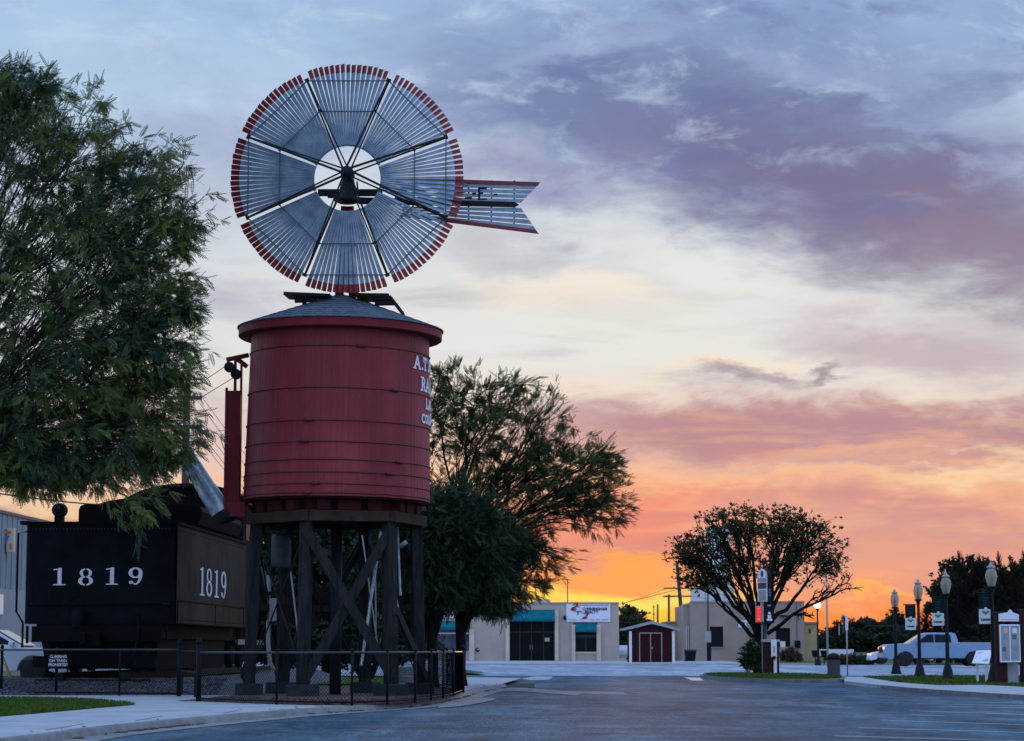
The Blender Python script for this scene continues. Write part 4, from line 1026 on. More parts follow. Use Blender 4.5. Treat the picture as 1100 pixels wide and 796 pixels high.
for x in (1.70,):
    mb = MB(); mb.tube([(x, -.1, zT - .3), (x, -.16, zT - .3), (x, -.16, zB + .1), (x, -.1, zB + .1)], .02, 6); mb.build('grab_rail', M['engine2'], tender, local=True, smooth=True)
for s in (-1, 1):
    mb = MB(); mb.bar((s * 1.28, -.2, zB - .05), (s * 1.12, -.2, zB - .78), .05, .16); mb.bar((s * 1.62, -.2, zB - .05), (s * 1.62, -.2, zB - .45), .04, .1)
    mb.bb(s * 1.12 - .30, s * 1.12 + .30, -.42, -.05, zB - 1.0, zB - .74); mb.build('footboard', M['engine2'], tender, local=True)
mb = MB(); mb.bb(-1.30, 1.30, .35, 9.6, .56, zB - .345); mb.build('underframe', M['engine2'], tender, local=True)
mb = MB(); mb.bb(-.9, .9, -.02, .345, .62, zB - .43); mb.build('brake_rigging', M['engine2'], tender, local=True)
for ty in (1.6, 7.8):
    for s in (-1, 1):
        mb = MB(); mb.bb(s * 1.02 - .06, s * 1.02 + .06, ty - 1.25, ty + 1.25, .74, 1.02); mb.bb(s * 1.02 - .09, s * 1.02 + .09, ty - .32, ty + .32, .60, 1.10)
        for q in (-.9, .9): mb.bb(s * 1.02 - .10, s * 1.02 + .10, ty + q - .17, ty + q + .17, .66, 1.06)
        mb.build('truck_frame', M['engine2'], tender, local=True)
        for q in (-.9, .9):
            mb = MB(); mb.lathe([(0, -.07), (.15, -.07), (.17, -.03), (.36, -.03), (.40, -.06), (.42, -.06), (.42, .05), (.45, .07), (0, .07)], (s * .74, ty + q, .915), 28, 'x'); mb.build('wheel', M['engine2'], tender, local=True, smooth=True)

loco = thing('steam_locomotive', (BX + .42, 62.4, PZ), 'black steam locomotive ahead of the tender, mostly hidden behind the timber legs', 'locomotive', rz=-PHI)
rz_ = ZY(524, 63.5) - PZ
mb = MB(); arch = [(-1.6, 1.6), (-1.6, rz_ - .65)] + [(1.6 * math.sin(a), rz_ - .65 + .65 * math.cos(a)) for a in [R(x) for x in range(-75, 76, 15)]] + [(1.6, rz_ - .65), (1.6, 1.6)]
mb.prism(arch, .3, 2.6, 'y'); mb.build('cab', M['engine2'], loco, local=True)
mb = MB(); mb.prism([(1.8 * math.sin(a), rz_ - .62 + .68 * math.cos(a)) for a in [R(x) for x in range(-84, 85, 12)]] + [(1.55 * math.sin(a), rz_ - .62 + .60 * math.cos(a)) for a in [R(x) for x in range(84, -85, -12)]], .1, 2.9, 'y'); mb.build('cab_roof', M['engine'], loco, local=True)
for y in (.7, 1.6):
    mb = MB(); mb.bb(1.602, 1.615, y, y + .75, rz_ - 1.5, rz_ - .8); mb.build('cab_window', M['glass'], loco, local=True)
mb = MB(); mb.lathe([(.0, 2.6), (1.0, 2.6), (1.0, 5), (.9, 6), (.9, 10.2), (.88, 10.25), (.0, 10.3)], (0, 0, 3.0), 28, 'y'); mb.build('boiler', M['engine'], loco, local=True, smooth=True)
for y, r, h in ((4.2, .35, .75), (6.4, .38, .8), (9.4, .24, 1.1)):
    mb = MB(); mb.lathe([(r * 1.2, 3.8), (r, 4.0), (r, 3.85 + h * .7), (r * .8, 3.85 + h), (0, 3.87 + h)], (0, y, 0), 18); mb.build('chimney' if r < .3 else 'dome', M['engine'], loco, local=True, smooth=True)
mb = MB(); mb.bb(-1.55, 1.55, 2.62, 9.5, 1.75, 1.83); mb.build('running_board', M['engine2'], loco, local=True)
mb = MB(); mb.bb(-.6, .6, .3, 10.4, 1.0, 1.6); mb.build('frame', M['engine2'], loco, local=True)
for y in (3.2, 5.0, 6.8):
    for s in (-1, 1):
        mb = MB(); mb.lathe([(0, -.08), (.2, -.08), (.22, -.03), (.70, -.03), (.74, -.07), (.80, -.07), (.80, .06), (0, .06)], (s * .76, y, 1.28), 32, 'x'); mb.build('driving_wheel', M['engine2'], loco, local=True, smooth=True)
for s in (-1, 1):
    mb = MB(); mb.lathe([(0, 8.3), (.42, 8.3), (.42, 9.5), (0, 9.5)], (s * 1.15, 0, 1.45), 20, 'y'); mb.build('cylinder', M['engine2'], loco, local=True)
    mb = MB(); mb.bb(s * .98 - .04, s * .98 + .04, 3.2, 8.3, 1.15, 1.3); mb.build('side_rod', M['galv'], loco, local=True)

# ------------------------------------------------------------------ fences
def fence(label, pts, posts, z0=PZ, h=1.0, tie=True, rail=M['rail_top'], group=None, sub=.3):
    f = thing('chain_link_fence', (pts[0].x, pts[0].y, z0), label, 'fence', group)
    zt_ = z0 + h
    mb = MB(); mb.tube([Vector((p.x, p.y, zt_)) for p in pts], .021, 8); mb.build('top_rail', rail, f, smooth=True)
    mb = MB(); mb.tube([Vector((p.x, p.y, z0 + .06)) for p in pts], .018, 6); mb.build('bottom_rail', M['fence'], f, smooth=True)
    for p in posts:
        mb = MB(); r = p[1]; q = p[0]; mb.tube([(q.x, q.y, z0), (q.x, q.y, z0 + p[2])], r, 10)
        mb.lathe([(r * 1.25, z0 + p[2]), (r * 1.3, z0 + p[2] + r * .8), (r * .7, z0 + p[2] + r * 2), (0, z0 + p[2] + r * 2.3)], (q.x, q.y, 0), 10); mb.build('post', M['fence'], f, smooth=True)
    mb = MB(); sp = .075; H = h - .08; zb_ = z0 + .07; w = .0042
    for a, b in zip(pts, pts[1:]):
        a = Vector((a.x, a.y, 0)); b = Vector((b.x, b.y, 0)); L = (b - a).length; d = (b - a) / L; nn = Vector((-d.y, d.x, 0)) * w
        k = -H
        while k < L:
            for sgn in (1, -1):
                s0, s1 = k, k + H; t0, t1 = (0, 1) if sgn > 0 else (1, 0)
                # clip to the span
                u0 = max(0.0, -s0 / H); u1 = min(1.0, (L - s0) / H)
                if u1 - u0 < .02: continue
                p = a + d * (s0 + u0 * H) + Vector((0, 0, zb_ + H * (t0 + (t1 - t0) * u0))) + nn * sgn
                q = a + d * (s0 + u1 * H) + Vector((0, 0, zb_ + H * (t0 + (t1 - t0) * u1))) + nn * sgn
                off = d * w; o2 = nn
                mb.add([p - off, p + off, p + o2, q - off, q + off, q + o2], [(0, 1, 4, 3), (1, 2, 5, 4), (2, 0, 3, 5)])
            k += sp
    m_ = mb.build('chain_mesh', M['wiremesh'], f); return f
fl = [G(-60, 745.5, PZ), G(60, 746.5, PZ), G(192, 748, PZ)]
lf = fence('black chain link fence before the grey ballast, carrying the no climbing sign', [fl[0], fl[2]], [(lerp(fl[0], fl[2], .0), .035, 1.02), (G(1, 746, PZ), .034, 1.04), (G(60, 746.5, PZ), .034, .98), (G(128, 747.2, PZ), .024, .98), (G(192, 748, PZ), .05, 1.12)])
nfp = [(213, 753.5), (300, 757), (377, 758.2), (440, 755.5), (472, 751), (489, 747.5), (497, 744)]
nf = smooth_path([G(a, b, PZ) for a, b in nfp], 1)
back = [Vector((nf[-1].x - .15, 58, 0)), Vector((nf[-1].x - .6, 61, 0)), Vector((-5.8, 61.5, 0))]
pp = [(G(213, 753.5, PZ), .052, 1.12)] + [(G(a, b, PZ), .024, .98) for a, b in ((297, 756.9), (378, 758.2), (416, 756.8), (446, 754.7), (463, 752.4), (476, 750.3), (487, 748))] + [(G(497, 744, PZ), .045, 1.02)] + [(b, .03, 1.0) for b in back]
fence('curved black chain link fence round the foot of the red water tower', nf + back, pp, h=.95)
mb = MB(); pts = [Vector((p.x, p.y + .12, 0)) for p in nf] + [Vector((p.x - .1, p.y, 0)) for p in back] + [Vector((-6.0, 50.5, 0)), Vector((-6.6, nf[0].y + .3, 0))]
sheet('tower_gravel', [Vector((p.x, p.y, PZ + .008)) for p in pts], M['redgravel'])
mb = MB(); rb = random.Random(19)
for _ in range(5000):
    t = rb.random(); i = int(t * (len(nf) - 1)); b = nf[i].lerp(nf[i + 1], rb.random()); y = b.y + .14 + rb.random() ** 1.5 * 4; x = b.x - .05
    w = rb.uniform(.012, .03); q = Matrix.Rotation(rb.random() * 6, 3, Vector((rb.random() - .5, rb.random() - .5, rb.random() + .01)))
    mb.add([Vector((x, y, PZ + .012 + w * .3)) + q @ Vector(v) * w for v in ((1, 0, 0), (-1, .2, 0), (0, 1, .2), (.1, -1, 0), (0, .1, .8))], [(0, 2, 4), (2, 1, 4), (1, 3, 4), (3, 0, 4)])
o = mb.build('gravel_stones', M['redgravel']); o['kind'] = 'stuff'
# double gate between the two fences
gt = thing('fence_gate', (fl[2].x, fl[2].y, PZ), 'narrow black metal gate between the straight and the curved fence', 'gate')
a, b = G(194, 748.3, PZ), G(211, 753, PZ)
for z in (.12, .55, .97):
    mb = MB(); mb.tube([a + Vector((0, 0, z)), b + Vector((0, 0, z))], .018, 6); mb.build('gate_rail', M['fence'], gt)
for t in (.1, .9):
    p = lerp(a, b, t); mb = MB(); mb.tube([p + Vector((0, 0, .06)), p + Vector((0, 0, 1.02))], .02, 6); mb.build('gate_stile', M['fence'], gt)
# two light-grey footing barrels seen through the mesh
p = G(421, 744, PZ); bt = thing('water_butt', (p.x + .15, p.y + 3.0, PZ), 'pale grey round tub behind the mesh by the right front post', 'tub')
mb = MB(); mb.lathe([(.38, 0), (.42, .04), (.45, .55), (.47, .58), (.43, .58), (.40, .5), (0, .5)], bt.location, 24); mb.build('tub', M['steelpost'], bt, smooth=True)
mb = MB(); 
for z in (.16, .34): mb2 = ring(.443, PZ + z, .012, bt.location, 24, 5); mb2.build('tub_band', M['galv'], bt)
# sign on the fence
p = V(62.5, 711, G(60, 746.5, PZ).y - .06)
sg = thing('warning_sign', p, 'black sign with white words on the left fence warning climbers off the train', 'sign')
mb = MB(); mb.bb(p.x - .225, p.x + .225, p.y - .012, p.y + .012, p.z - .12, p.z + .17); mb.build('board', M['black'], sg)
for k, tx in enumerate(('CLIMBING', 'ON TRAIN', 'PROHIBITED')):
    t = text_mb(tx, .088, .002, .004, sx=.95 if k < 2 else .88); shift(t, (p.x, p.y - .016, p.z + .115 - k * .09)); t.build('wording', M['letter'], sg)

# ------------------------------------------------------------------ left background: long grey building, sign, pole, guy, car
def dirp(X0, Y0, t): return Vector((X0 + math.sin(PHI) * t, Y0 + math.cos(PHI) * t, 0))
bw = thing('metal_building', (-19.6, 70, 0), 'long grey metal building with a flat roof behind the tender on the left', 'building')
A = dirp(-20.1, 70, 0); B = dirp(-20.1, 70, 60); zr = ZY(551, 85)
def wallbox(a, b, z0, z1, depth, m, name, parent, out=0.0):
    d = (b - a).normalized(); nr = Vector((d.y, -d.x, 0)); mb = MB(); q = [a + nr * out, b + nr * out, b + nr * (out - depth), a + nr * (out - depth)]
    mb.add([(p.x, p.y, z0) for p in q] + [(p.x, p.y, z1) for p in q], [(3, 2, 1, 0), (4, 5, 6, 7), (0, 1, 5, 4), (1, 2, 6, 5), (2, 3, 7, 6), (3, 0, 4, 7)]); return mb.build(name, m, parent)
zm = ZY(629, 82)
wallbox(A, B, 0, zm, 20, M['greywall2'], 'lower_wall', bw); wallbox(A, B, zm + .002, zr, 19.98, M['greywall'], 'upper_wall', bw)
wallbox(A, B, zr + .002, zr + .12, 20.2, M['darkgrey'], 'roof_edge', bw, .06)
mb = MB(); d = (B - A).normalized(); nr = Vector((d.y, -d.x, 0))
for k in range(80):
    p = A + d * (.4 + k * .75) + nr * .018; mb.box((p.x, p.y, (zm + zr) / 2), (.03, .03, zr - zm - .02), Matrix.Rotation(-PHI, 3, 'Z'))
mb.build('wall_ribs', M['greywall'], bw)
p = A + d * 15.0; mb = MB(); mb.box((p.x + .03, p.y, ZY(649, 85)), (.08, 1.6, .75)); mb.build('window', M['white'], bw)
p = A + d * 16.0
sb = thing('wall_sign', (p.x, p.y, ZY(594, 86)), 'lit cream box sign with an orange and blue mark on the grey building', 'sign')
q = V(5, 580, 86); x1 = V(12.5, 690, 86).x; z1, z0 = ZY(567.5, 86), ZY(593.5, 86)
mb = MB(); mb.bb(A.x + .7, x1, 85.9, 86.15, z0, z1); mb.build('sign_box', M['cream'], sb, bevel=.01)
mb = MB(); mb.bb(x1 - .42, x1 - .12, 85.885, 85.897, z1 - .22, z1 - .10); mb.build('orange_mark', M['orange'], sb); mb = MB(); mb.bb(x1 - .15, x1 - .06, 85.885, 85.897, z0 + .12, z0 + .34); mb.build('orange_mark', M['orange'], sb)
mb = MB(); mb.prism([(x1 - .50, z1 - .28), (x1 - .16, z1 - .28), (x1 - .34, z0 + .25)], 85.885, 85.897, 'y'); mb.build('blue_mark', M['blue'], sb)
mb = MB(); mb.bb(-19.4, -11.95, 53.6, 68, .0, .20); stru('driveway', mb, M['concrete'])
# utility pole among the leaves and its wires
up_ = thing('utility_pole', (V(196, 690, 75).x, 75, 0), 'tall wooden utility pole with two crossarms half hidden in the left tree', 'utility pole')
x = V(196, 690, 75).x; ztop = ZY(412, 75)
mb = MB(); mb.tube([(x, 75, 0), (x, 75, ztop)], [.17, .11], 10); mb.build('pole', M['pole'], up_, smooth=True)
for py in (428, 459):
    z = ZY(py, 75); mb = MB(); mb.bb(x - .7, V(217.5, py, 75).x, 74.8, 74.9, z - .06, z + .06); mb.build('crossarm', M['pole'], up_)
    for px in (202, 209, 216):
        mb = MB(); mb.lathe([(.03, 0), (.045, .05), (.03, .12), (0, .14)], (V(px, py, 75).x, 74.85, z + .06), 8); mb.build('insulator', M['steelpost'], up_)
def wire(p, q, sag, r=.012, n=14, label='', name='overhead_wire', group='overhead wires'):
    pts = []
    for i in range(n + 1):
        t = i / n; v = lerp(p, q, t); v.z -= sag * 4 * t * (1 - t); pts.append(v)
    mb = MB(); mb.tube(pts, r, 5); o = mb.build(name, M['wire']); return tag(o, label, 'wire', group)
for k, (px, py, qx, qy) in enumerate(((216, 425, 330, 560), (209, 425, 330, 575), (216, 456, 335, 590), (209, 456, 335, 602), (203, 456, 340, 612))):
    wire(V(px, py, 74.9), V(qx, qy, 118), .3, .010, label='thin overhead wire running down from the leafy pole crossarms past the red counterweight box', group='wires from the left pole')
wire(V(-40, 524, 60), V(196, 545, 75), .15, .022, label='thick drooping cable above the tender on the left', group=None).pop('group', None)
gw = MB(); a = V(3, 707, 53.5); b = V(13, 733, 53.2); gw.tube([b, a, lerp(b, a, 3)], [.035, .035, .01], 8)
tag(gw.build('guy_guard', M['yellow'], smooth=True), 'yellow plastic guy wire guard leaning before the white car', 'guy guard')
# ------------------------------------------------------------------ vehicles (local: +x is forward, wheels on z = 0)
def arch_profile(x0, x1, z0, z1, wheels, r):
    """lower body outline: bottom edge with round wheel arches, from rear to front"""
    pts = [(x0, z0)]
    for wx in wheels:
        pts += [(wx + r * math.cos(a), max(z0, .36 + r * math.sin(a))) for a in [math.pi - i * math.pi / 8 for i in range(9)]]
    pts.append((x1, z0)); return pts
def wheelset(root, wheels, half, r, w):
    for wx in wheels:
        for s in (-1, 1):
            mb = MB(); mb.lathe([(r * .62, -w / 2), (r * .93, -w / 2), (r, -w / 2 + .04), (r, w / 2 - .04), (r * .93, w / 2), (r * .62, w / 2)], (wx, s * (half - w / 2), r), 28, 'y'); ty = mb.build('wheel', M['tyre'], root, local=True, smooth=True)
            mb = MB(); mb.lathe([(0, -.05), (r * .16, -.06), (r * .2, -.03), (r * .52, -.02), (r * .62, -.07), (r * .62, .07), (r * .5, .03), (0, .04)], (wx, s * (half - w / 2), r), 20, 'y'); mb.build('rim', M['rim'], ty, local=True, smooth=True)
def sedan(name, loc, label, paint, rz=0.0, lit=False):
    c = thing(name, loc, label, 'car', rz=rz)
    wh = (-1.35, 1.40); low = arch_profile(-2.25, 2.25, .26, .9, wh, .40)
    top = [(2.28, .50), (2.20, .70), (1.9, .84), (1.0, .98), (-1.6, 1.02), (-2.2, .96), (-2.30, .60)]
    mb = MB(); mb.prism(low + top, -.88, .88, 'y'); mb.build('body', paint, c, local=True, bevel=.03)
    cab = [(1.15, .96), (.35, 1.40), (-.1, 1.46), (-.9, 1.44), (-1.75, 1.02)]
    mb = MB(); n = len(cab)
    mb.add([(x, -.80 + (.14 if z > 1.1 else 0), z) for x, z in cab] + [(x, .80 - (.14 if z > 1.1 else 0), z) for x, z in cab], [tuple(range(n))[::-1], tuple(range(n, 2 * n))] + [(i, (i + 1) % n, n + (i + 1) % n, n + i) for i in range(n)])
    mb.build('cabin', paint, c, local=True, bevel=.02)
    for s in (-1, 1):
        q = [(.88, 1.04), (.28, 1.37), (-.30, 1.40), (-.30, 1.04)]; mb = MB(); mb.add([(x, s * (.815 - .13 * (z - 1.0) / .45), z) for x, z in q] + [(x, s * (.79 - .13 * (z - 1.0) / .45), z) for x, z in q], [(0, 1, 2, 3), (7, 6, 5, 4), (0, 4, 5, 1), (1, 5, 6, 2), (2, 6, 7, 3), (3, 7, 4, 0)]); mb.build('window', M['glass'], c, local=True)
        q = [(-.36, 1.04), (-.36, 1.40), (-.85, 1.39), (-1.45, 1.06)]; mb = MB(); mb.add([(x, s * (.815 - .13 * (z - 1.0) / .45), z) for x, z in q] + [(x, s * (.79 - .13 * (z - 1.0) / .45), z) for x, z in q], [(0, 1, 2, 3), (7, 6, 5, 4), (0, 4, 5, 1), (1, 5, 6, 2), (2, 6, 7, 3), (3, 7, 4, 0)]); mb.build('window', M['glass'], c, local=True)
        mb = MB(); mb.box((.85, s * .93, 1.05), (.14, .16, .12)); mb.build('mirror', paint, c, local=True, bevel=.03)
        mb = MB(); mb.box((2.19, s * .62, .70), (.14, .34, .12)); mb.build('headlight', M['head'] if lit else M['glass_blue'], c, local=True, bevel=.02)
        mb = MB(); mb.box((-2.24, s * .66, .80), (.10, .3, .14)); mb.build('taillight', M['signred'], c, local=True, bevel=.02)
        mb = MB(); mb.box((-.05, s * .885, .80), (.18, .03, .03)); mb.build('door_handle', M['steelpost'], c, local=True)
    mb = MB(); mb.add([(1.10, -.70, 1.0), (1.10, .70, 1.0), (.40, .60, 1.395), (.40, -.60, 1.395), (1.125, -.70, 1.01), (1.125, .70, 1.01), (.425, .60, 1.405), (.425, -.60, 1.405)], [(0, 1, 2, 3), (7, 6, 5, 4), (0, 4, 5, 1), (1, 5, 6, 2), (2, 6, 7, 3), (3, 7, 4, 0)]); mb.build('windscreen', M['glass_blue'], c, local=True)
    mb = MB(); mb.bb(2.26, 2.33, -.8, .8, .30, .48); mb.build('bumper', paint, c, local=True, bevel=.02)
    wheelset(c, wh, .88, .335, .21)
    return c
sedan('parked_car', (V(36, 690, 57.0).x - 1.40, 57.9, 0.2), 'white sedan parked at far left behind the fence', M['carwhite'])
def pickup(loc, label, s_=1.0, rz=0.0):
    c = thing('pickup_truck', loc, label, 'pickup truck', rz=rz)
    wh = (-1.95, 1.95); low = [(x * 1.0, z) for x, z in arch_profile(-3.10, 3.0, .46, .9, wh, .50)]
    top = [(3.16, .55), (3.18, .85), (3.10, 1.14), (2.9, 1.24), (1.62, 1.32), (1.5, 1.30), (-.95, 1.30), (-1.0, 1.36), (-3.12, 1.36), (-3.16, 1.30), (-3.14, .62)]
    mb = MB(); mb.prism(low + top, -.98, .98, 'y'); mb.build('body', M['carblue'], c, local=True, bevel=.035)
    cab = [(1.72, 1.28), (.80, 1.86), (.5, 1.92), (-.78, 1.92), (-.98, 1.84), (-1.12, 1.28)]; n = len(cab)
    mb = MB(); mb.add([(x, -.94 + (.16 if z > 1.5 else 0), z) for x, z in cab] + [(x, .94 - (.16 if z > 1.5 else 0), z) for x, z in cab], [tuple(range(n))[::-1], tuple(range(n, 2 * n))] + [(i, (i + 1) % n, n + (i + 1) % n, n + i) for i in range(n)]); mb.build('cab', M['carblue'], c, local=True, bevel=.04)
    def win(q, s):
        mb = MB(); f = lambda z: .955 - .16 * (z - 1.28) / .60
        mb.add([(x, s * f(z), z) for x, z in q] + [(x, s * (f(z) - .03), z) for x, z in q], [(0, 1, 2, 3), (7, 6, 5, 4), (0, 4, 5, 1), (1, 5, 6, 2), (2, 6, 7, 3), (3, 7, 4, 0)]); mb.build('window', M['glass'], c, local=True)
    for s in (-1, 1):
        win([(1.28, 1.36), (.66, 1.80), (.30, 1.82), (.30, 1.36)], s); win([(.24, 1.36), (.24, 1.82), (-.66, 1.80), (-.70, 1.36)], s)
        mb = MB(); mb.box((1.22, s * 1.08, 1.36), (.20, .20, .22)); mb.build('mirror', M['carblue'], c, local=True, bevel=.03)
        mb = MB(); mb.box((3.10, s * .80, 1.04), (.18, .32, .16)); mb.build('headlight', M['head'], c, local=True, bevel=.02)
        mb = MB(); mb.box((-3.08, s * .94, 1.12), (.42, .11, .17)); mb.build('taillight', M['tail'], c, local=True, bevel=.02)
        for x in (.0, -.95 + .3): mb = MB(); mb.box((x, s * .99, 1.12), (.2, .03, .04)); mb.build('door_handle', M['carblue'], c, local=True)
        mb = MB(); mb.bb(-1.3, 1.3, s * .99, s * 1.06, .40, .47); mb.build('side_step', M['black'], c, local=True)
    mb = MB(); q = [(1.70, 1.305), (.84, 1.855)]; mb.add([(1.70, -.84, 1.305), (1.70, .84, 1.305), (.84, .72, 1.855), (.84, -.72, 1.855), (1.73, -.84, 1.315), (1.73, .84, 1.315), (.87, .72, 1.865), (.87, -.72, 1.865)], [(0, 1, 2, 3), (7, 6, 5, 4), (0, 4, 5, 1), (1, 5, 6, 2), (2, 6, 7, 3), (3, 7, 4, 0)]); mb.build('windscreen', M['glass_blue'], c, local=True)
    mb = MB(); mb.bb(3.15, 3.28, -.95, .95, .50, .72); mb.build('bumper', M['steelpost'], c, local=True, bevel=.02)
    mb = MB(); mb.bb(3.17, 3.21, -.62, .62, .78, 1.10); mb.build('grille', M['black'], c, local=True)
    mb = MB(); mb.bb(-3.28, -3.15, -.92, .92, .52, .70); mb.build('bumper', M['steelpost'], c, local=True, bevel=.02)
    wheelset(c, wh, .98, .41, .28)
    c.scale = (s_, s_, s_); return c
px = V(1005.5, 690, 141)
pickup((px.x, 141, .07), 'pale blue crew cab pickup truck with red taillight behind the lamp posts', 1.09, math.pi)
sedan('parked_car', (V(953, 690, 160).x + 1.4, 163, .07), 'white car half hidden behind the nose of the pickup truck', M['carwhite'], math.pi, True)
sedan('parked_car', (V(671, 690, 214).x, 217, .07), 'dark car with pale roof squeezed between tan building and maroon shed', M['carwhite'], math.pi / 2)

# ------------------------------------------------------------------ tan shop building with teal awnings
FY = 206.0
def fx(px, Y=FY): return V(px, 690, Y).x
def fz(py, Y=FY): return ZY(py, Y)
shop = thing('shop_building', (fx(555), FY, .10), 'flat roofed tan stucco shop building with teal awnings across the street', 'building')
z0 = .10; zr = fz(648.5)
def pbox(name, x0, x1, zb_, zt_, d0, d1, m, parent=shop, bevel=0.0, Y=FY):
    """box on the facade, from pixel columns x0..x1, depths d0..d1 behind the front"""
    mb = MB(); mb.bb(fx(x0, Y), fx(x1, Y), Y + d0, Y + d1, zb_, zt_); return mb.build(name, m, parent, bevel=bevel)
# piers and panels round the openings
pbox('wall', 400, 440, z0, zr, 0, 14, M['stucco']); pbox('wall', 505, 546, z0, zr, 0, 14, M['stucco']); pbox('wall', 597, 616, z0, zr, 0, 14, M['stucco']); pbox('wall', 642, 665, z0, zr, 0, 14, M['stucco'])
pbox('wall', 440.02, 504.98, fz(667), zr, 0, 14, M['stucco']); pbox('wall', 546.02, 596.98, fz(655), zr, 0, 14, M['stucco']); pbox('wall', 616.02, 641.98, fz(669), zr, 0, 14, M['stucco'])
pbox('wall', 616.02, 641.98, z0, fz(701), 0, 14, M['stucco']); pbox('wall', 440.02, 504.98, z0, fz(699), 0, 14, M['stucco'])
pbox('back_wall', 440.1, 664, z0, fz(655), 14.01, 14.3, M['darkgrey'])
pbox('coping', 505, 665.3, zr + .002, zr + .14, -.10, .5, M['taupe']); pbox('coping', 440, 504.9, zr + .002, zr + .10, -.08, .5, M['taupe'])
for a, b, t in ((543, 547.4, 655.5), (596, 600, 655.5), (614, 618, 671), (640.8, 645.5, 671), (504, 509.5, 676)):
    pbox('pilaster', a, b, z0, fz(t), -.28, -.002, M['cream'], bevel=.03)
def awning(x0, x1, y0, y1, out=.9):
    a, b = fx(x0), fx(x1); zt_, zb_ = fz(y0), fz(y1)
    mb = MB(); n = 14; mb.prism([(FY - .002, zt_), (FY - out, zb_ + .22), (FY - out, zb_), (FY - out + .03, zb_), (FY - out + .03, zb_ + .2), (FY - .002, zt_ - .04)], a, b, 'x')
    return mb.build('awning', M['teal'], shop)
awning(548, 596, 655, 667.5); awning(618.3, 640.6, 669.5, 679); awning(440, 503.5, 667.5, 676.5)
# entrance, window, shopfront
dz = fz(668)
e = pbox('entrance', 546.1, 596.9, z0, fz(655.2), 1.6, 1.7, M['glass'])
for px_ in (547.5, 558.5, 571, 584, 595.5): pbox('mullion', px_ - .5, px_ + .5, z0, dz + .7, 1.5, 1.58, M['frame'], e)
pbox('transom', 546.5, 596.5, fz(679.5), fz(678.3), 1.49, 1.56, M['frame'], e)
for a, b in ((559.3, 570.6), (571.6, 583.3)):
    d = pbox('door', a, b, z0 + .03, fz(680), 1.44, 1.55, M['black'], e); pbox('door_handle', (571 - 1.6 if a < 565 else 571.9), (571 - 1.0 if a < 565 else 572.5), fz(698), fz(693), 1.36, 1.43, M['steelpost'], shop)
pbox('notice', 585.5, 590.5, fz(689), fz(685), 1.44, 1.48, M['white'], e)
w = pbox('window', 616.1, 641.9, fz(700.9), fz(669.2), .5, .56, M['glass'])
pbox('mullion', 629, 630, fz(700), fz(685.5), .44, .49, M['frame'], w); pbox('transom', 617, 641, fz(684.7), fz(682), .43, .49, M['frame'], w); pbox('sill', 616.3, 641.7, fz(702), fz(700.2), -.1, .42, M['cream'], w)
w = pbox('shopfront', 440.1, 504.9, fz(698.9), fz(667.2), .4, .46, M['glass_blue'])
for px_ in (447, 457, 466, 475, 485, 495): pbox('mullion', px_ - .5, px_ + .5, fz(698.8), fz(679.5), .32, .38, M['frame'], w)
pbox('transom', 441, 504, fz(681), fz(679.6), .31, .37, M['white'], w); pbox('transom', 441, 504, fz(686), fz(685), .31, .37, M['frame'], w)
pbox('sill', 440.3, 504.7, fz(700), fz(698.8), -.06, .3, M['cream'], w)
rs = pbox('fascia_sign', 445, 504, fz(664), fz(651.5), -.16, -.003, M['signpale'])
pbox('red_band', 445.5, 503.5, fz(660.8), fz(659.4), -.18, -.163, M['signred'], rs)
pbox('roof_unit', 575, 592, zr + .145, fz(642.5), 5, 8, M['cream'])
mb = MB(); mb.tube([(fx(611), FY + 4, zr), (fx(611), FY + 4, fz(621))], .045, 6); mb.build('aerial', M['pole'], shop)
mb = MB(); mb.box((fx(606.7), FY - .2, fz(663.5)), (.25, .35, .3)); mb.build('floodlight', M['black'], shop)
# the estate agent's board
bd = pbox('signboard', 608.5, 655.6, fz(668), fz(648.8), -.12, -.003, M['signpale'], bevel=.02)
def words(tx, px_, py_, hpx, m, parent, sx=1.0, off=.01, shear=0.0, Y=FY, d=-.135):
    t = text_mb(tx, hpx / 11.6 * 1.42, .004, off, shear=shear, sx=sx); shift(t, (fx(px_, Y), Y + d, fz(py_, Y))); return t.build('wording', m, parent)
words('2', 615.8, 652, 7.4, M['signred'], bd, 1.1, .04, .5, d=-.15); words('2', 627.8, 661.6, 6.6, M['signred'], bd, 1.1, .04, .5, d=-.15)
words('CUNNINGHAM', 639, 654.3, 2.9, M['navy'], bd, .92, .018); words('REALTY', 635.5, 657.6, 2.9, M['navy'], bd, 1.0, .018)
mb = MB()
for a in range(26):                                        # the big swept C
    t0, t1 = R(50 + a * 10), R(60 + a * 10)
    o_ = [(fx(619.6) + math.cos(t) * r * 1.75, fz(654.3) + math.sin(t) * r * .8) for t, r in ((t0, .23), (t1, .23), (t1, .31), (t0, .31))]
    mb.add([(x, FY - .136, z) for x, z in o_], [(0, 1, 2, 3)])
mb.build('wording', M['navy'], bd)
mb = MB(); mb.bb(fx(620.2), fx(621.5), FY - .138, FY - .132, fz(660.6), fz(656.4)); mb.bb(fx(621.6), fx(625.5), FY - .138, FY - .132, fz(657.4), fz(656.5)); mb.bb(fx(624), fx(628), FY - .1381, FY - .1321, fz(659), fz(658.2)); mb.build('wording', M['navy'], bd)
mb = MB()
for k in range(15):                                        # the illegible small print along the top and bottom edge
    x = 620.5 + k * 2.25; mb.bb(fx(x), fx(x + 1.7), FY - .138, FY - .132, fz(650.5), fz(649.6))
mb.build('small_print', M['navy'], bd)
mb = MB()
for k, (x, w) in enumerate(((611, 9), (623, 2), (634, 4.5), (640, 4.5), (646.5, 7))): mb.bb(fx(x), fx(x + w), FY - .138, FY - .132, fz(666.2), fz(665.3))
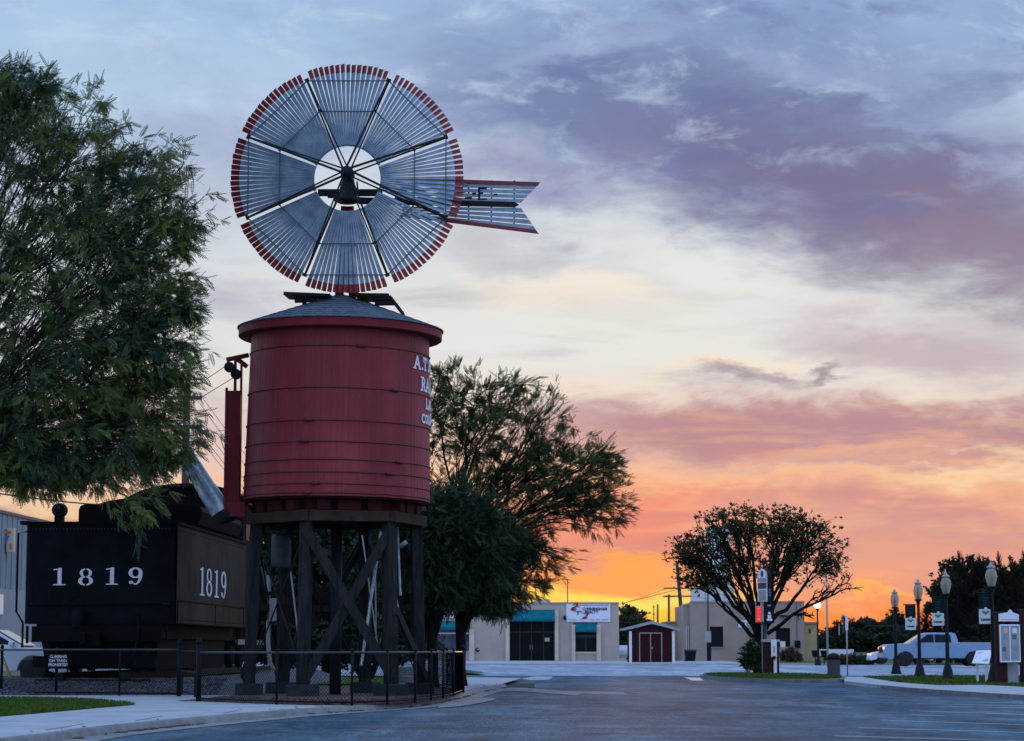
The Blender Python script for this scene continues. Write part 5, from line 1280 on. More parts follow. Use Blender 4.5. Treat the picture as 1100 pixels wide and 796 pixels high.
mb.build('small_print', M['taupe'], bd)

# ------------------------------------------------------------------ maroon shed
SY = 182.0
shed = thing('garden_shed', (fx(700, SY), SY, .10), 'small maroon shed with white corner trim and a gable roof', 'shed')
zf = lambda py: fz(py, SY); xl, xr = fx(676.5, SY), fx(724, SY); zc_, ze_ = zf(669.5), zf(677)
mb = MB(); mb.prism([(xl, .10), (xr, .10), (xr, ze_), ((xl + xr) / 2, zc_), (xl, ze_)], SY, SY + 4, 'y'); mb.build('wall', M['shed'], shed)
xm = (xl + xr) / 2
for s, xe in ((-1, fx(668, SY)), (1, fx(730.5, SY))):
    zz = zf(677.5); mb = MB(); mb.prism([(xm, zc_ + .03), (xe, zz + .03), (xe, zz + .16), (xm, zc_ + .17)], SY - .25, SY + 4.2, 'y'); mb.build('roof', M['shedroof'], shed)
    mb = MB(); mb.prism([(xm, zc_ - .05), (xe, zz - .02), (xe, zz + .17), (xm, zc_ + .18)], SY - .30, SY - .252, 'y'); mb.build('bargeboard', M['steelpost'], shed)
pbox('corner_trim', 676, 678.6, .10, zf(678), -.05, .12, M['white'], shed, Y=SY); pbox('corner_trim', 722, 724.6, .10, zf(678), -.05, .12, M['white'], shed, Y=SY)
for a, b in ((687.6, 698.3), (699.3, 710.2)): 
    d = pbox('door', a, b, .14, zf(680.6), -.04, -.003, M['shed'], shed, Y=SY)
pbox('door_handle', 700, 701, zf(697.2), zf(695), -.08, -.042, M['steelpost'], shed, Y=SY)
pbox('door_trim', 686.6, 687.5, .12, zf(679.5), -.05, -.002, M['taupe'], shed, Y=SY); pbox('door_trim', 710.3, 711.2, .12, zf(679.5), -.05, -.002, M['taupe'], shed, Y=SY)
pbox('door_trim', 687.55, 710.25, zf(680.5), zf(679.5), -.051, -.002, M['taupe'], shed, Y=SY); pbox('door_trim', 698.4, 699.2, .12, zf(680.6), -.052, -.002, M['taupe'], shed, Y=SY)

# ------------------------------------------------------------------ grey-brown flat building on the right and its annexes
QY = 204.0; qz = lambda py: fz(py, QY)
gb = thing('flat_building', (fx(800, QY), QY, .08), 'plain grey brown stucco building behind the round tree', 'building')
def qbox(name, x0, x1, zb_, zt_, d0, d1, m, parent=gb, bevel=0): return pbox(name, x0, x1, zb_, zt_, d0, d1, m, parent, bevel, QY)
zt1 = qz(647)
for a, b in ((742, 762.5), (777, 833.5), (849, 864.5)): qbox('wall', a, b, .07, zt1, 0, 12, M['stucco2'])
for a, b, lo_, hi_ in ((762.52, 776.98, 695, 673), (833.52, 848.98, 695, 674.5)):
    qbox('wall', a, b, .07, qz(lo_), 0, 12, M['stucco2']); qbox('wall', a, b, qz(hi_), zt1, 0, 12, M['stucco2'])
    w = qbox('window', a + .1, b - .1, qz(lo_ - .05), qz(hi_ + .05), .25, .3, M['glass'])
    qbox('window_frame', a + .1, a + .9, qz(lo_ - .1), qz(hi_ + .1), .12, .24, M['shed'], w); qbox('window_frame', b - .9, b - .1, qz(lo_ - .1), qz(hi_ + .1), .12, .24, M['shed'], w)
    qbox('window_frame', a + .95, b - .95, qz(hi_ + 1.3), qz(hi_ + .1), .121, .24, M['shed'], w); qbox('sill', a - .5, b + .5, qz(lo_ + 1.2), qz(lo_), -.12, -.002, M['stucco2'], w)
qbox('back_wall', 762, 849, .07, qz(672), 12.01, 12.2, M['darkgrey'])
qbox('coping', 741.5, 865, zt1 + .002, zt1 + .12, -.08, .4, M['taupe'])
qbox('wall', 735.5, 741.98, .07, qz(650), 1.2, 12, M['stucco2']); qbox('coping', 735, 741.4, qz(650) + .002, qz(650) + .1, 1.1, 1.6, M['taupe'])
for x_ in (738, 740.3): qbox('downpipe', x_, x_ + .6, .07, qz(672), 1.0, 1.15, M['white'])
qbox('meter_box', 853.5, 859.3, qz(696), qz(688), -.25, -.003, M['black']); qbox('conduit', 856, 856.4, qz(688), qz(648), -.06, -.003, M['darkgrey'])
mb = MB(); mb.box((fx(842, QY), QY - .15, qz(661.5)), (.75, .25, .12)); mb.build('wall_lamp', M['black'], gb)
w = qbox('notice', 838, 843.5, qz(697), qz(689), -.03, -.003, M['white'])
ya = thing('annex_building', (fx(870, QY), QY + 3, .07), 'narrow pale yellow annex at the right end of the grey building', 'building')
mb = MB(); mb.bb(fx(864.7, QY + 3), fx(879.5, QY + 3), QY + 3, QY + 11, .07, qz(669.5)); mb.build('wall', M['yellowwall'], ya)
mb = MB(); mb.bb(fx(864.6, QY + 3), fx(880, QY + 3), QY + 2.8, QY + 11.1, qz(669.4), qz(667.6)); mb.build('roof', M['taupe'], ya)
mb = MB(); mb.bb(fx(873.5, QY), fx(876, QY), QY + 2.96, QY + 2.998, qz(680), qz(675)); mb.build('vent', M['frame'], ya)
yb = thing('annex_building', (fx(726, 214), 214, .07), 'low yellowish lean-to between the maroon shed and the grey building', 'building')
mb = MB(); mb.bb(fx(716, 214), fx(741, 214), 214, 222, .07, fz(669, 214)); mb.build('wall', M['yellowwall'], yb)
mb = MB(); mb.bb(fx(715.5, 214), fx(741.3, 214), 213.8, 222.2, fz(668.9, 214), fz(667.4, 214)); mb.build('roof', M['taupe'], yb)
bg = thing('board_sign', (fx(806, 200), 200, qz(674.5)), 'white board sign with a round green emblem left of the pylon', 'sign')
b_ = pbox('board', 793.5, 818.5, fz(674.3, 203.9), fz(666.2, 203.9), 0, .08, M['signpale'], bg, .01, 203.9)
mb = MB(); mb.lathe([(0, -.04), (.21, -.04), (.21, .0), (0, 0)], (fx(798, 203.9), 203.87, fz(670, 203.9)), 20, 'y'); mb.build('emblem', M['banner_green'], bg)
for k, (wd, yy) in enumerate(((9, 667.8), (11, 669.8), (10, 671.6), (13, 673.2))): pbox('wording', 806.5 - wd / 2 + 1, 806.5 + wd / 2 + 1, fz(yy + .35, 203.8), fz(yy - .35, 203.8), .06, .075, M['navy'], bg, 0, 203.8)
ge = thing('grain_elevator', (fx(770, 420), 420, 0), 'tall white grain elevator seen through the round tree', 'grain elevator')
mb = MB(); mb.bb(fx(747.5, 420), fx(789, 420), 420, 432, 0, fz(631, 420)); mb.build('silo_block', M['elevator'], ge)
mb = MB(); mb.bb(fx(763, 424), fx(785, 424), 424, 432, fz(631, 420) + .01, fz(566, 424)); mb.build('headhouse', M['elevator'], ge)
mb = MB(); mb.bb(fx(762.5, 424), fx(785.5, 424), 423.8, 432.2, fz(566, 424) + .005, fz(564.6, 424)); mb.build('roof', M['steelpost'], ge)
for x_ in (758, 768, 778.5): mb = MB(); mb.bb(fx(x_, 420), fx(x_ + .6, 420), 419.9, 419.997, .2, fz(631.5, 420)); mb.build('panel_joint', M['steelpost'], ge)

# ------------------------------------------------------------------ poles in the background
def pole(px_, ybase, ytop, Y, arms, lean, label, group=None, r=.15):
    b = V(px_, ybase, Y); x0 = b.x; zt_ = ZY(ytop, Y); tx = V(px_ + lean, ytop, Y).x
    p = thing('utility_pole', (x0, Y, .07), label, 'utility pole', group)
    mb = MB(); mb.tube([(x0, Y, 0), (tx, Y, zt_)], [r, r * .7], 8); mb.build('pole', M['pole'], p, smooth=True)
    for a, b_, y in arms:
        z = ZY(y, Y); mb = MB(); mb.bb(V(a, 690, Y).x, V(b_, 690, Y).x, Y - .28, Y - .18, z - .07, z + .07); mb.build('crossarm', M['pole'], p)
    return p
pole(736.5, 706, 603, 232, ((713.5, 745, 632), (714, 743, 640.5)), -9.5, 'tall leaning wooden utility pole with two crossarms beside the maroon shed', r=.24)
pole(718.5, 690, 638.5, 300, ((712, 725, 641),), 0, 'second slimmer utility pole with one crossarm just left of the leaning one', r=.2)
pole(706.5, 690, 649, 330, (), 0, 'short bare pole on the horizon above the maroon shed', r=.18)
pole(702.3, 690, 650, 345, ((700.8, 703.8, 652),(701, 703.6, 660)), 0, 'thin distant pole with tiny arms leftmost above the shed', r=.1)
pole(906, 700, 660.5, 260, ((904, 908, 663),), 0, 'distant dark pole above the white trailer on the right', r=.14)
mp = pole(760.7, 711, 597, 201, (), -.4, 'slender meter pole standing before the grey building left window', r=.085)
mb = MB(); z1, z0_ = ZY(678, 201), ZY(690, 201); x = V(761, 690, 201).x; mb.bb(x - .30, x + .22, 200.72, 200.91, z0_, z1); mb.build('meter_box', M['steelpost'], mp); mb = MB(); mb.bb(x - .17, x + .22, 200.74, 200.915, .08, z0_ - .01); mb.build('meter_panel', M['black'], mp)
wire(V(728, 633, 232), V(600, 662, 330), .2, .03, label='long thin overhead wire crossing the orange sky behind the tan shop', group=None).pop('group', None)
for a, b, c, d in ((716, 632, 640, 655), (744, 631, 860, 655), (744, 640, 870, 662)):
    wire(V(a, b, 232), V(c, d, 310), .2, .02, label='faint overhead wire fanning out from the leaning pole crossarms', group='wires from the leaning pole')
wire(V(931, 672, 178), V(1010, 671, 186), .1, .03, label='pale horizontal cable strung in front of the dark far trees', group=None).pop('group', None)

# ------------------------------------------------------------------ bins, pots, trailer, far fence
def cart(px_, ybase, ytop, Y, w, label):
    b = V(px_, ybase, Y); h = ZY(ytop, Y) - .08; c = thing('refuse_cart', (b.x, Y, .08), label, 'refuse bin')
    mb = MB(); mb.add([(x * w * .40, y * .38, 0) for x, y in ((-1, -1), (1, -1), (1, 1), (-1, 1))] + [(x * w * .5, y * .46, h * .86) for x, y in ((-1, -1), (1, -1), (1, 1), (-1, 1))], [(3, 2, 1, 0), (4, 5, 6, 7), (0, 1, 5, 4), (1, 2, 6, 5), (2, 3, 7, 6), (3, 0, 4, 7)]); mb.build('bin', M['black'], c, local=True, bevel=.03)
    mb = MB(); mb.bb(-w * .54, w * .54, -.5, .5, h * .865, h); mb.build('lid', M['darkgrey'], c, local=True, bevel=.04)
    for s in (-1, 1): mb = MB(); mb.lathe([(0, -.04), (.12, -.04), (.12, .04), (0, .04)], (s * w * .42, .42, .12), 12, 'x'); mb.build('wheel', M['tyre'], c, local=True)
    return c
cart(741.5, 712.5, 697.5, 198, 1.0, 'black wheeled refuse cart beside the grey building')
tb = thing('litter_bin', tuple(G(895.8, 726, .12)), 'grey ribbed litter bin with a black domed lid on the island corner', 'litter bin')
s_ = tb.location.y / FPX; hb = (726 - 708.5) * s_
mb = MB(); n = 26; vs = []; 
prof = [(.225, .0), (.23, .04), (.23, hb - .02), (.245, hb)]
for r_, z in prof:
    for k in range(2 * n): a = math.pi * k / n; rr_ = r_ + (.012 if k % 2 else -.006); vs.append((rr_ * math.cos(a), rr_ * math.sin(a), z))
m2 = 2 * n; mb.add(vs, [(i * m2 + k, i * m2 + (k + 1) % m2, (i + 1) * m2 + (k + 1) % m2, (i + 1) * m2 + k) for i in range(3) for k in range(m2)] + [tuple(range(m2))[::-1], tuple(3 * m2 + k for k in range(m2))]); mb.build('bin', M['frame'], tb, local=True)
mb = MB(); mb.lathe([(.265, hb + .002), (.27, hb + .06), (.25, hb + .12), (.17, hb + .20), (.06, hb + .235), (0, hb + .24)], (0, 0, 0), 24); mb.build('lid', M['black'], tb, local=True, smooth=True)
mb = MB(); mb.lathe([(.05, hb + .236), (.05, hb + .262), (0, hb + .265)], (0, 0, 0), 10); mb.build('lid_knob', M['yellow'], tb, local=True)
for px_, lb in ((875.7, 'dark half round flower pot left of the lit lamp post'), (885.2, 'dark half round flower pot right of the lit lamp post')):
    Y = 157; p = V(px_, 706, Y); f = thing('flower_pot', p, lb, 'flower pot')
    mb = MB(); mb.lathe([(.13, 0), (.20, .06), (.26, .45), (.29, .47), (.26, .48), (.2, .40), (0, .40)], p, 16); mb.build('pot', M['black'], f, smooth=True)
    mb = MB(); mb.tube([p, Vector((p.x, p.y, .07))], .04, 6); mb.build('stand', M['black'], f)
tr = thing('trailer', (fx(900, 185), 185, .07), 'long low white box trailer in the distance behind the litter bin', 'trailer')
mb = MB(); mb.bb(fx(884, 185), fx(917, 185), 185, 187.2, fz(704.8, 185), fz(697.6, 185)); mb.build('box', M['signpale'], tr, bevel=.03)
for x_ in (890, 911):
    mb = MB(); mb.lathe([(0, -.1), (.33, -.1), (.33, .1), (0, .1)], (fx(x_, 185), 185.15, .40), 16, 'y'); mb.build('wheel', M['tyre'], tr)
mb = MB(); mb.bb(fx(884.5, 185), fx(916.5, 185), 185.2, 187, .50, fz(704.9, 185)); mb.build('chassis', M['black'], tr)
ff = thing('board_fence', (fx(926, 186), 186, .07), 'low grey board fence right of the white trailer', 'fence')
mb = MB(); mb.bb(fx(918, 186), fx(938, 186), 186, 186.06, .1, fz(701, 186)); mb.build('boards', M['steelpost'], ff)
for x_ in (918.5, 924.5, 931, 937.5): mb = MB(); mb.bb(fx(x_ - .5, 186), fx(x_ + .5, 186), 185.9, 185.998, .05, fz(700, 186)); mb.build('post', M['frame'], ff)

# ------------------------------------------------------------------ pylon sign on the island
PY_ = 92.0
pb = V(825, 722, PY_)
pyl = thing('pylon_sign', (pb.x, PY_, .128), 'round topped pylon sign with a red number display on the island', 'sign')
def sp(px_, py_): return V(px_, py_, PY_)
RZ = Matrix.Rotation(R(-60), 3, 'Z')                        # broad face turned to the left
zA, zB_ = ZY(611, PY_), ZY(646.5, PY_)
w2, t2 = .34, .10
pr = [(-w2, zB_), (w2, zB_), (w2, zA - .30)] + [(w2 * math.cos(a), zA - .30 + .30 * math.sin(a)) for a in [R(x) for x in range(15, 180, 15)]] + [(-w2, zA - .30)]
def prism_rot(poly, a, b, c):
    mb = MB(); n = len(poly)
    f = lambda u, v, t: c + RZ @ Vector((u, t, 0)) + Vector((0, 0, v))
    mb.add([f(u, v, a) for u, v in poly] + [f(u, v, b) for u, v in poly], [tuple(range(n))[::-1], tuple(range(n, 2 * n))] + [(i, (i + 1) % n, n + (i + 1) % n, n + i) for i in range(n)]); return mb
pc = Vector((sp(822.2, 690).x, PY_, 0))
prism_rot(pr, -t2, t2, pc).build('cabinet', M['black'], pyl)
inn = [(u * .9, zB_ + (v - zB_) * .97 + .03) for u, v in pr]
prism_rot(inn, -t2 - .012, -t2 - .001, pc).build('face', M['signpale'], pyl)
prism_rot(pr, -t2 - .014, -t2 + .03, pc + RZ @ Vector((0, 0, 0))).build('edge_trim', M['steelpost'], pyl)
prism_rot(inn, -t2 - .022, -t2 - .0145, pc).build('face', M['signpale'], pyl)
for a, b in ((632.5, 626), (625, 621)):
    z0_, z1 = ZY(a, PY_), ZY(b, PY_); prism_rot([(-w2 * .82, z0_), (w2 * .82, z0_), (w2 * .82, z1), (-w2 * .82, z1)], -t2 - .030, -t2 - .0225, pc).build('panel', M['frame'] if b > 623 else M['taupe'], pyl)
prism_rot([(-w2 * .7, ZY(645, PY_)), (w2 * .7, ZY(645, PY_)), (w2 * .7, ZY(634, PY_)), (-w2 * .7, ZY(634, PY_))], -t2 - .030, -t2 - .0225, pc).build('panel', M['taupe'], pyl)
prism_rot([(-w2 * .25, ZY(619.5, PY_)), (w2 * .25, ZY(619.5, PY_)), (w2 * .25, ZY(613.5, PY_)), (-w2 * .25, ZY(613.5, PY_))], -t2 - .030, -t2 - .0225, pc).build('emblem', M['frame'], pyl)
mb = MB(); c0 = pc + RZ @ Vector((w2, .0, 0)); 
for a, b in ((-t2 + .03, .02),): pass
for dz_, hh in ((ZY(637, PY_), .28), (ZY(640, PY_), .0)):
    if hh:
        f = lambda t, z: pc + RZ @ Vector((w2 + .006, t, 0)) + Vector((0, 0, z))
        for k in range(3): mb.add([f(-.045, dz_ - .13 + k * .11), f(.045, dz_ - .13 + k * .11), f(.045, dz_ - .06 + k * .11), f(-.045, dz_ - .06 + k * .11)], [(0, 1, 2, 3)])
mb.build('emblem', M['blue'], pyl)
# lower cabinet: number display on the left face, dark face with pale mark on the right
lc = Vector((sp(824.5, 690).x, PY_ + .05, 0)); z0_, z1 = ZY(669.5, PY_), ZY(648.5, PY_)
mb = MB(); mb.bb(lc.x - .13, lc.x + .27, PY_ - .20, PY_ + .3, z0_, z1); mb.build('cabinet', M['black'], pyl, bevel=.01)
mb = MB(); mb.bb(sp(812, 690).x, sp(820.6, 690).x, PY_ - .16, PY_ + .04, ZY(668.5, PY_), ZY(651, PY_)); mb.build('display_case', M['taupe'], pyl, bevel=.008)
d_ = MB(); d_.bb(sp(812.3, 690).x, sp(817.2, 690).x, PY_ - .174, PY_ - .162, ZY(668, PY_), ZY(651.4, PY_)); led = d_.build('display', M['led'], pyl)
for ch, py_ in (('8', 653.8), ('1', 657.6), ('2', 661.4), ('M', 665.6)):
    t = text_mb(ch, .125, .002, .002); shift(t, (sp(814.8, 690).x, PY_ - .180, ZY(py_, PY_))); t.build('figure', M['ledtext'], led)
mb = MB(); x0 = sp(826.3, 690).x
mb.bb(x0 - .05, x0 + .05, PY_ - .212, PY_ - .2015, ZY(660, PY_), ZY(657.5, PY_)); mb.bb(x0 - .07, x0 + .07, PY_ - .2122, PY_ - .2016, ZY(664.5, PY_), ZY(660.8, PY_)); mb.bb(x0 - .11, x0 + .11, PY_ - .2124, PY_ - .2017, ZY(667, PY_), ZY(664.7, PY_)); mb.build('emblem', M['signpale'], pyl)
mb = MB(); mb.bb(x0 - .07, x0 + .07, PY_ - .212, PY_ - .2015, ZY(651.5, PY_), ZY(649.7, PY_)); mb.build('emblem', M['steelpost'], pyl)
mb = MB(); mb.bb(sp(818.2, 690).x, sp(819.2, 690).x, PY_ - .03, PY_ + .03, .13, z0_); mb.build('pole', M['steelpost'], pyl)
mb = MB(); mb.tube([(sp(822.5, 690).x, PY_ + .1, .13), (sp(822.5, 690).x, PY_ + .1, z0_)], .07, 10); mb.build('pole', M['darkgrey'], pyl)
mb = MB(); mb.bb(sp(819.3, 690).x, sp(835.8, 690).x, PY_ - .28, PY_ + .0, .13, ZY(690, PY_)); bp = mb.build('brick_pier', M['brick'], pyl)
mb = MB(); mb.bb(sp(817.5, 690).x, sp(837, 690).x, PY_ - .34, PY_ + .05, ZY(690, PY_) + .002, ZY(687, PY_)); mb.build('pier_cap', M['steelpost'], pyl, bevel=.02)
ws = thing('white_marker_post', (sp(831, 722).x, PY_ - .5, .128), 'narrow white marker post with a blue word in front of the brick pier', 'marker post')
mb = MB(); mb.bb(sp(826.5, 690).x, sp(832.5, 690).x, PY_ - .62, PY_ - .58, ZY(706, PY_), ZY(687, PY_)); mb.build('plate', M['white'], ws)
mb = MB(); mb.bb(sp(829.2, 690).x, sp(832.4, 690).x, PY_ - .575, PY_ - .5, .128, ZY(688, PY_)); mb.build('post', M['white'], ws)
mb = MB(); mb.bb(sp(829, 690).x, sp(830, 690).x, PY_ - .632, PY_ - .622, ZY(701, PY_), ZY(694, PY_)); mb.build('wording', M['blue'], ws)
mb = MB(); mb.box((sp(829.3, 690).x, PY_ - .65, ZY(706.5, PY_)), (.12, .08, .14)); mb.build('tap', M['black'], ws)

# ------------------------------------------------------------------ street lamps and banners
def lamp_parts(root, H, lit=False):
    gl_h = .62 if not lit else .45
    zp = H - (gl_h + .18)
    mb = MB(); mb.lathe([(.22, 0), (.22, .08), (.19, .12), (.16, .30), (.12, .42), (.10, .50), (.075, .60)], (0, 0, 0), 16); mb.build('base', M['lampblack'], root, local=True, smooth=True)
    mb = MB(); n = 16; vs = []
    zz = [.55, zp * .5, zp - .12]; rr_ = [.072, .064, .052]
    for z, r_ in zip(zz, rr_):
        for k in range(n): a = 2 * math.pi * k / n; q = r_ * (1.0 if k % 2 else .86); vs.append((q * math.cos(a), q * math.sin(a), z))
    mb.add(vs, [(i * n + k, i * n + (k + 1) % n, (i + 1) * n + (k + 1) % n, (i + 1) * n + k) for i in range(2) for k in range(n)]); mb.build('pole', M['lampblack'], root, local=True)
    mb = MB(); mb.lathe([(.055, zp - .14), (.085, zp - .11), (.06, zp - .07), (.12, zp - .02), (.16, zp), (.13, zp + .03), (0, zp + .03)], (0, 0, 0), 16); mb.build('collar', M['lampblack'], root, local=True, smooth=True)
    if lit: pr = [(.11, zp + .03), (.20, zp + .12), (.25, zp + .25), (.22, zp + .38), (.12, zp + .47), (0, zp + .49)]
    else: pr = [(.10, zp + .03), (.13, zp + .10), (.17, zp + .27), (.175, zp + .38), (.15, zp + .49), (.10, zp + .57), (.08, zp + .60)]
    mb = MB(); mb.lathe(pr, (0, 0, 0), 24); mb.build('globe', M['lit'] if lit else M['globe'], root, local=True, smooth=True)
    zt_ = zp + (.49 if lit else .62)
    mb = MB(); mb.lathe([(.14, zt_ - .03), (.12, zt_ + .03), (.05, zt_ + .06), (.06, zt_ + .10), (.025, zt_ + .14), (0, zt_ + .18)], (0, 0, 0), 14); mb.build('finial', M['steelpost'] if not lit else M['lampblack'], root, local=True, smooth=True)
    if not lit:
        mb = MB(); mb.lathe([(.05, zp + .03), (.05, zp + .30), (.035, zp + .34), (.035, zp + .46), (0, zp + .48)], (0, 0, 0), 10); mb.build('bulb', M['darkgrey'], root, local=True, smooth=True)
lamps = ((962.8, 724.0, 632, 'black street lamp with acorn globe, no banner beside it, left of the pickup', None),
         (988.2, 727.0, 621.3, 'black street lamp with acorn globe whose banner hangs before the pickup cab', None),
         (1018.4, 729.6, 613.2, 'black street lamp with pale acorn globe in front of the pickup rear door', None),
         (1067.8, 733.2, 602.8, 'black street lamp with bright acorn globe rising behind the brick kiosk pillar', None))
for px_, yb_, yt_, lb, g in lamps:
    p = G(px_, yb_, .112); H = ZY(yt_, p.y) - .112
    r_ = thing('street_lamp', p, lb, 'street lamp', 'black acorn street lamps'); lamp_parts(r_, H)
    if px_ > 970:
        s_ = p.y / FPX
        bx1, bw_ = {988.2: (984.3, 11.3), 1018.4: (1014.6, 12.6), 1067.8: (1066.6, 14.2)}[px_]
        ya, yb2, yc = {988.2: (649.3, 663.8, 677.2), 1018.4: (641.3, 658.6, 672.6), 1067.8: (636.8, 654.4, 670.9)}[px_]
        for zz in (ya, yc):
            z = ZY(zz, p.y) - .112; mb = MB(); mb.tube([(.0, 0, z), (-(px_ - bx1 + bw_ + .8) * s_, 0, z)], .018, 6); mb.build('banner_arm', M['lampblack'], r_, local=True)
        lb2 = {988.2: 'dark and white town banner hanging leftmost, beside the second lamp', 1018.4: 'dark and white town banner hanging in the middle over the pickup bed', 1067.8: 'dark and white town banner hanging rightmost over the sloping info panel'}[px_]
        x1, x0 = V(bx1, 690, p.y).x, V(bx1 - bw_, 690, p.y).x; xc = (x0 + x1) / 2; wd = x1 - x0
        za_, zb2, zc2 = ZY(ya, p.y), ZY(yb2, p.y), ZY(yc, p.y)
        bn = thing('banner', (xc, p.y, zc2), lb2, 'banner', 'town banners on lamp posts')
        mb = MB(); mb.bb(x0, x1, p.y - .008, p.y + .008, zb2 + .001, za_ - .02); mb.build('dark_field', M['banner_dark'], bn)
        mb = MB(); mb.bb(x0, x1, p.y - .008, p.y + .008, zc2 + .02, zb2); mb.build('white_field', M['banner_white'], bn)
        hh = zb2 - zc2; zl = zc2 + hh * .34
        t = text_mb('Lamar', wd * .30, .002, .006); shift(t, (xc, p.y - .012, zl)); t.build('wording', M['navy'], bn)
        zl2 = zc2 + hh * .78; mb = MB()
        for s in (-1, 1): mb.prism([(xc, zl2 - hh * .16), (xc + s * wd * .30, zl2 + hh * .05), (xc + s * wd * .26, zl2 + hh * .12), (xc + s * wd * .06, zl2 + hh * .10), (xc + s * wd * .004, zl2 + hh * .0)], p.y - .014 + .001 * s, p.y - .009, 'y')
        mb.build('leaf_emblem', M['banner_green'], bn)
        mb = MB()
        for k in range(3): mb.bb(xc - wd * (.28 - .05 * k), xc + wd * (.24 - .06 * k), p.y - .013, p.y - .009, za_ - (za_ - zb2) * (.30 + .17 * k) - .012, za_ - (za_ - zb2) * (.30 + .17 * k) + .012)
        mb.build('dim_wording', M['navy'], bn)
        mb = MB(); mb.lathe([(0, -.016), (.05, -.016), (.05, -.009), (0, -.009)], (xc + wd * .02, p.y, zb2 + .01), 14, 'y'); mb.build('emblem', M['banner_white'], bn)
p = G(879, 714.8, .07); H = ZY(643.8, p.y) - .07
r_ = thing('street_lamp', p, 'lit street lamp with a glowing white globe beside the yellow annex', 'street lamp'); lamp_parts(r_, H, True)
# flag pole, sign posts
def post(name, px_, yb_, yt_, z, r, label, cat, m=M['steelpost']):
    p = G(px_, yb_, z); t = thing(name, p, label, cat); mb = MB(); mb.tube([p, Vector((p.x, p.y, ZY(yt_, p.y)))], r, 8); mb.build('pole', m, t, smooth=True); return t, p
t, p = post('flagpole', 889.3, 716.5, 594, .08, .06, 'tall bare flagpole standing just left of the litter bin', 'flagpole')
mb = MB(); mb.lathe([(0, -.1), (.1, -.05), (.12, 0), (.1, .06), (0, .1)], (p.x, p.y, ZY(594, p.y) + .08), 10); mb.build('ball', M['steelpost'], t)
t, p = post('sign_post', 910.4, 726, 663, .10, .028, 'slim steel post with a tall narrow sign right of the litter bin', 'sign post')
s_ = p.y / FPX; mb = MB(); mb.prism([(-1.4 * s_, 0), (1.4 * s_, 0), (1.4 * s_, 15 * s_), (0, 17.5 * s_), (-1.4 * s_, 15 * s_)], -.035, -.029, 'y'); mb.v = [(a + p.x, b + p.y, c + ZY(677, p.y)) for a, b, c in mb.v]; mb.build('sign_plate', M['signpale'], t)
t, p = post('sign_post', 902, 707, 672, .08, .06, 'pale round post standing in front of the distant white trailer', 'sign post')
t, p = post('sign_post', 914.7, 706, 677, .08, .05, 'small pale road sign on a grey post left of the far board fence', 'sign post')
s_ = p.y / FPX; mb = MB(); mb.bb(p.x - 2.2 * s_, p.x + 2.2 * s_, p.y - .1, p.y - .06, ZY(682.5, p.y), ZY(677.5, p.y)); mb.build('sign_plate', M['signpale'], t)
t, p = post('sign_post', 965.6, 700, 662, .08, .07, 'short pale post seen just right of the first black lamp', 'sign post')

# ------------------------------------------------------------------ information kiosk and panel on the right
p1 = G(1073.5, 734.6, .10); KY = p1.y; kx = lambda a: V(a, 690, KY).x; kz = lambda a: ZY(a, KY)
ks = thing('notice_kiosk', (kx(1085), KY, .10), 'notice kiosk of two dark brick pillars holding a glazed notice case', 'notice kiosk')
def kbox(name, x0, x1, y0, y1, d0, d1, m, parent=ks, bevel=0): mb = MB(); mb.bb(kx(x0), kx(x1), KY + d0, KY + d1, kz(y0), kz(y1)); return mb.build(name, m, parent, bevel=bevel)
for a, b, t_ in ((1070.8, 1081.5, 659), (1098.0, 1110, 656)):
    mb = MB(); mb.bb(kx(a), kx(b), KY, KY + .42, .10, kz(t_)); mb.build('pillar', M['brick'], ks)
    mb = MB(); mb.bb(kx(a - .7), kx(b + .7), KY - .03, KY + .45, kz(t_) + .002, kz(t_ - 1.6)); mb.build('pillar_cap', M['plinth'], ks, bevel=.01)
kbox('case_frame', 1072.8, 1094.4, 711, 671.2, -.16, -.05, M['taupe'])
cf = kbox('notice_case', 1072.7, 1094.45, 711.2, 671, -.158, -.155, M['steelpost'])
for a, b in ((1074, 1083), (1084.2, 1093.5)):
    g = kbox('glass_door', a, b, 710, 672.5, -.172, -.161, M['steelpost'])
    for q in range(5):
        rk = random.Random(q * 7 + int(a)); x0 = a + .6 + rk.random() * 3; y0 = 675 + q * 6.6
        kbox('notice', x0, x0 + 3.5 + rk.random() * 1.5, y0 + 5, y0, -.180, -.1725, rk.choice([M['glass_blue'], M['cream'], M['steelpost'], M['signpale'], M['carblue']]), g)
for a, b, c, d in ((1072.6, 1074, 711.3, 671), (1083, 1084.2, 711.3, 671), (1093.4, 1094.5, 711.3, 671)): kbox('case_stile', a, b, c, d, -.19, -.173, M['signpale'])
kbox('case_rail', 1072.6, 1094.5, 672.4, 670.8, -.192, -.174, M['signpale']); kbox('case_rail', 1072.6, 1094.5, 711.4, 709.8, -.192, -.174, M['signpale'])
kbox('header_beam', 1080.6, 1094.4, 671, 668.5, .0, .12, M['timber'])
mb = MB(); hp = [(1073, 667.5), (1094.4, 667.5), (1094.4, 660), (1090, 658.5), (1088, 657.8), (1087, 656), (1085.5, 654.6), (1084, 656), (1083, 657.8), (1079, 658.5), (1073, 659.5)]
mb.prism([(kx(a), kz(b)) for a, b in hp], KY - .10, KY - .02, 'y'); mb.build('header_board', M['signpale'], ks)
kbox('header_line', 1075, 1093, 666, 665.4, -.108, -.1005, M['steelpost'])
mb = MB(); mb.bb(kx(1081), kx(1094), KY + .1, KY + .3, .10, kz(712.5)); mb.build('plinth_wall', M['steelpost'], ks)
p1 = G(1049.5, 732.6, .112); IY = p1.y; ix = lambda a: V(a, 690, IY).x; iz = lambda a: ZY(a, IY)
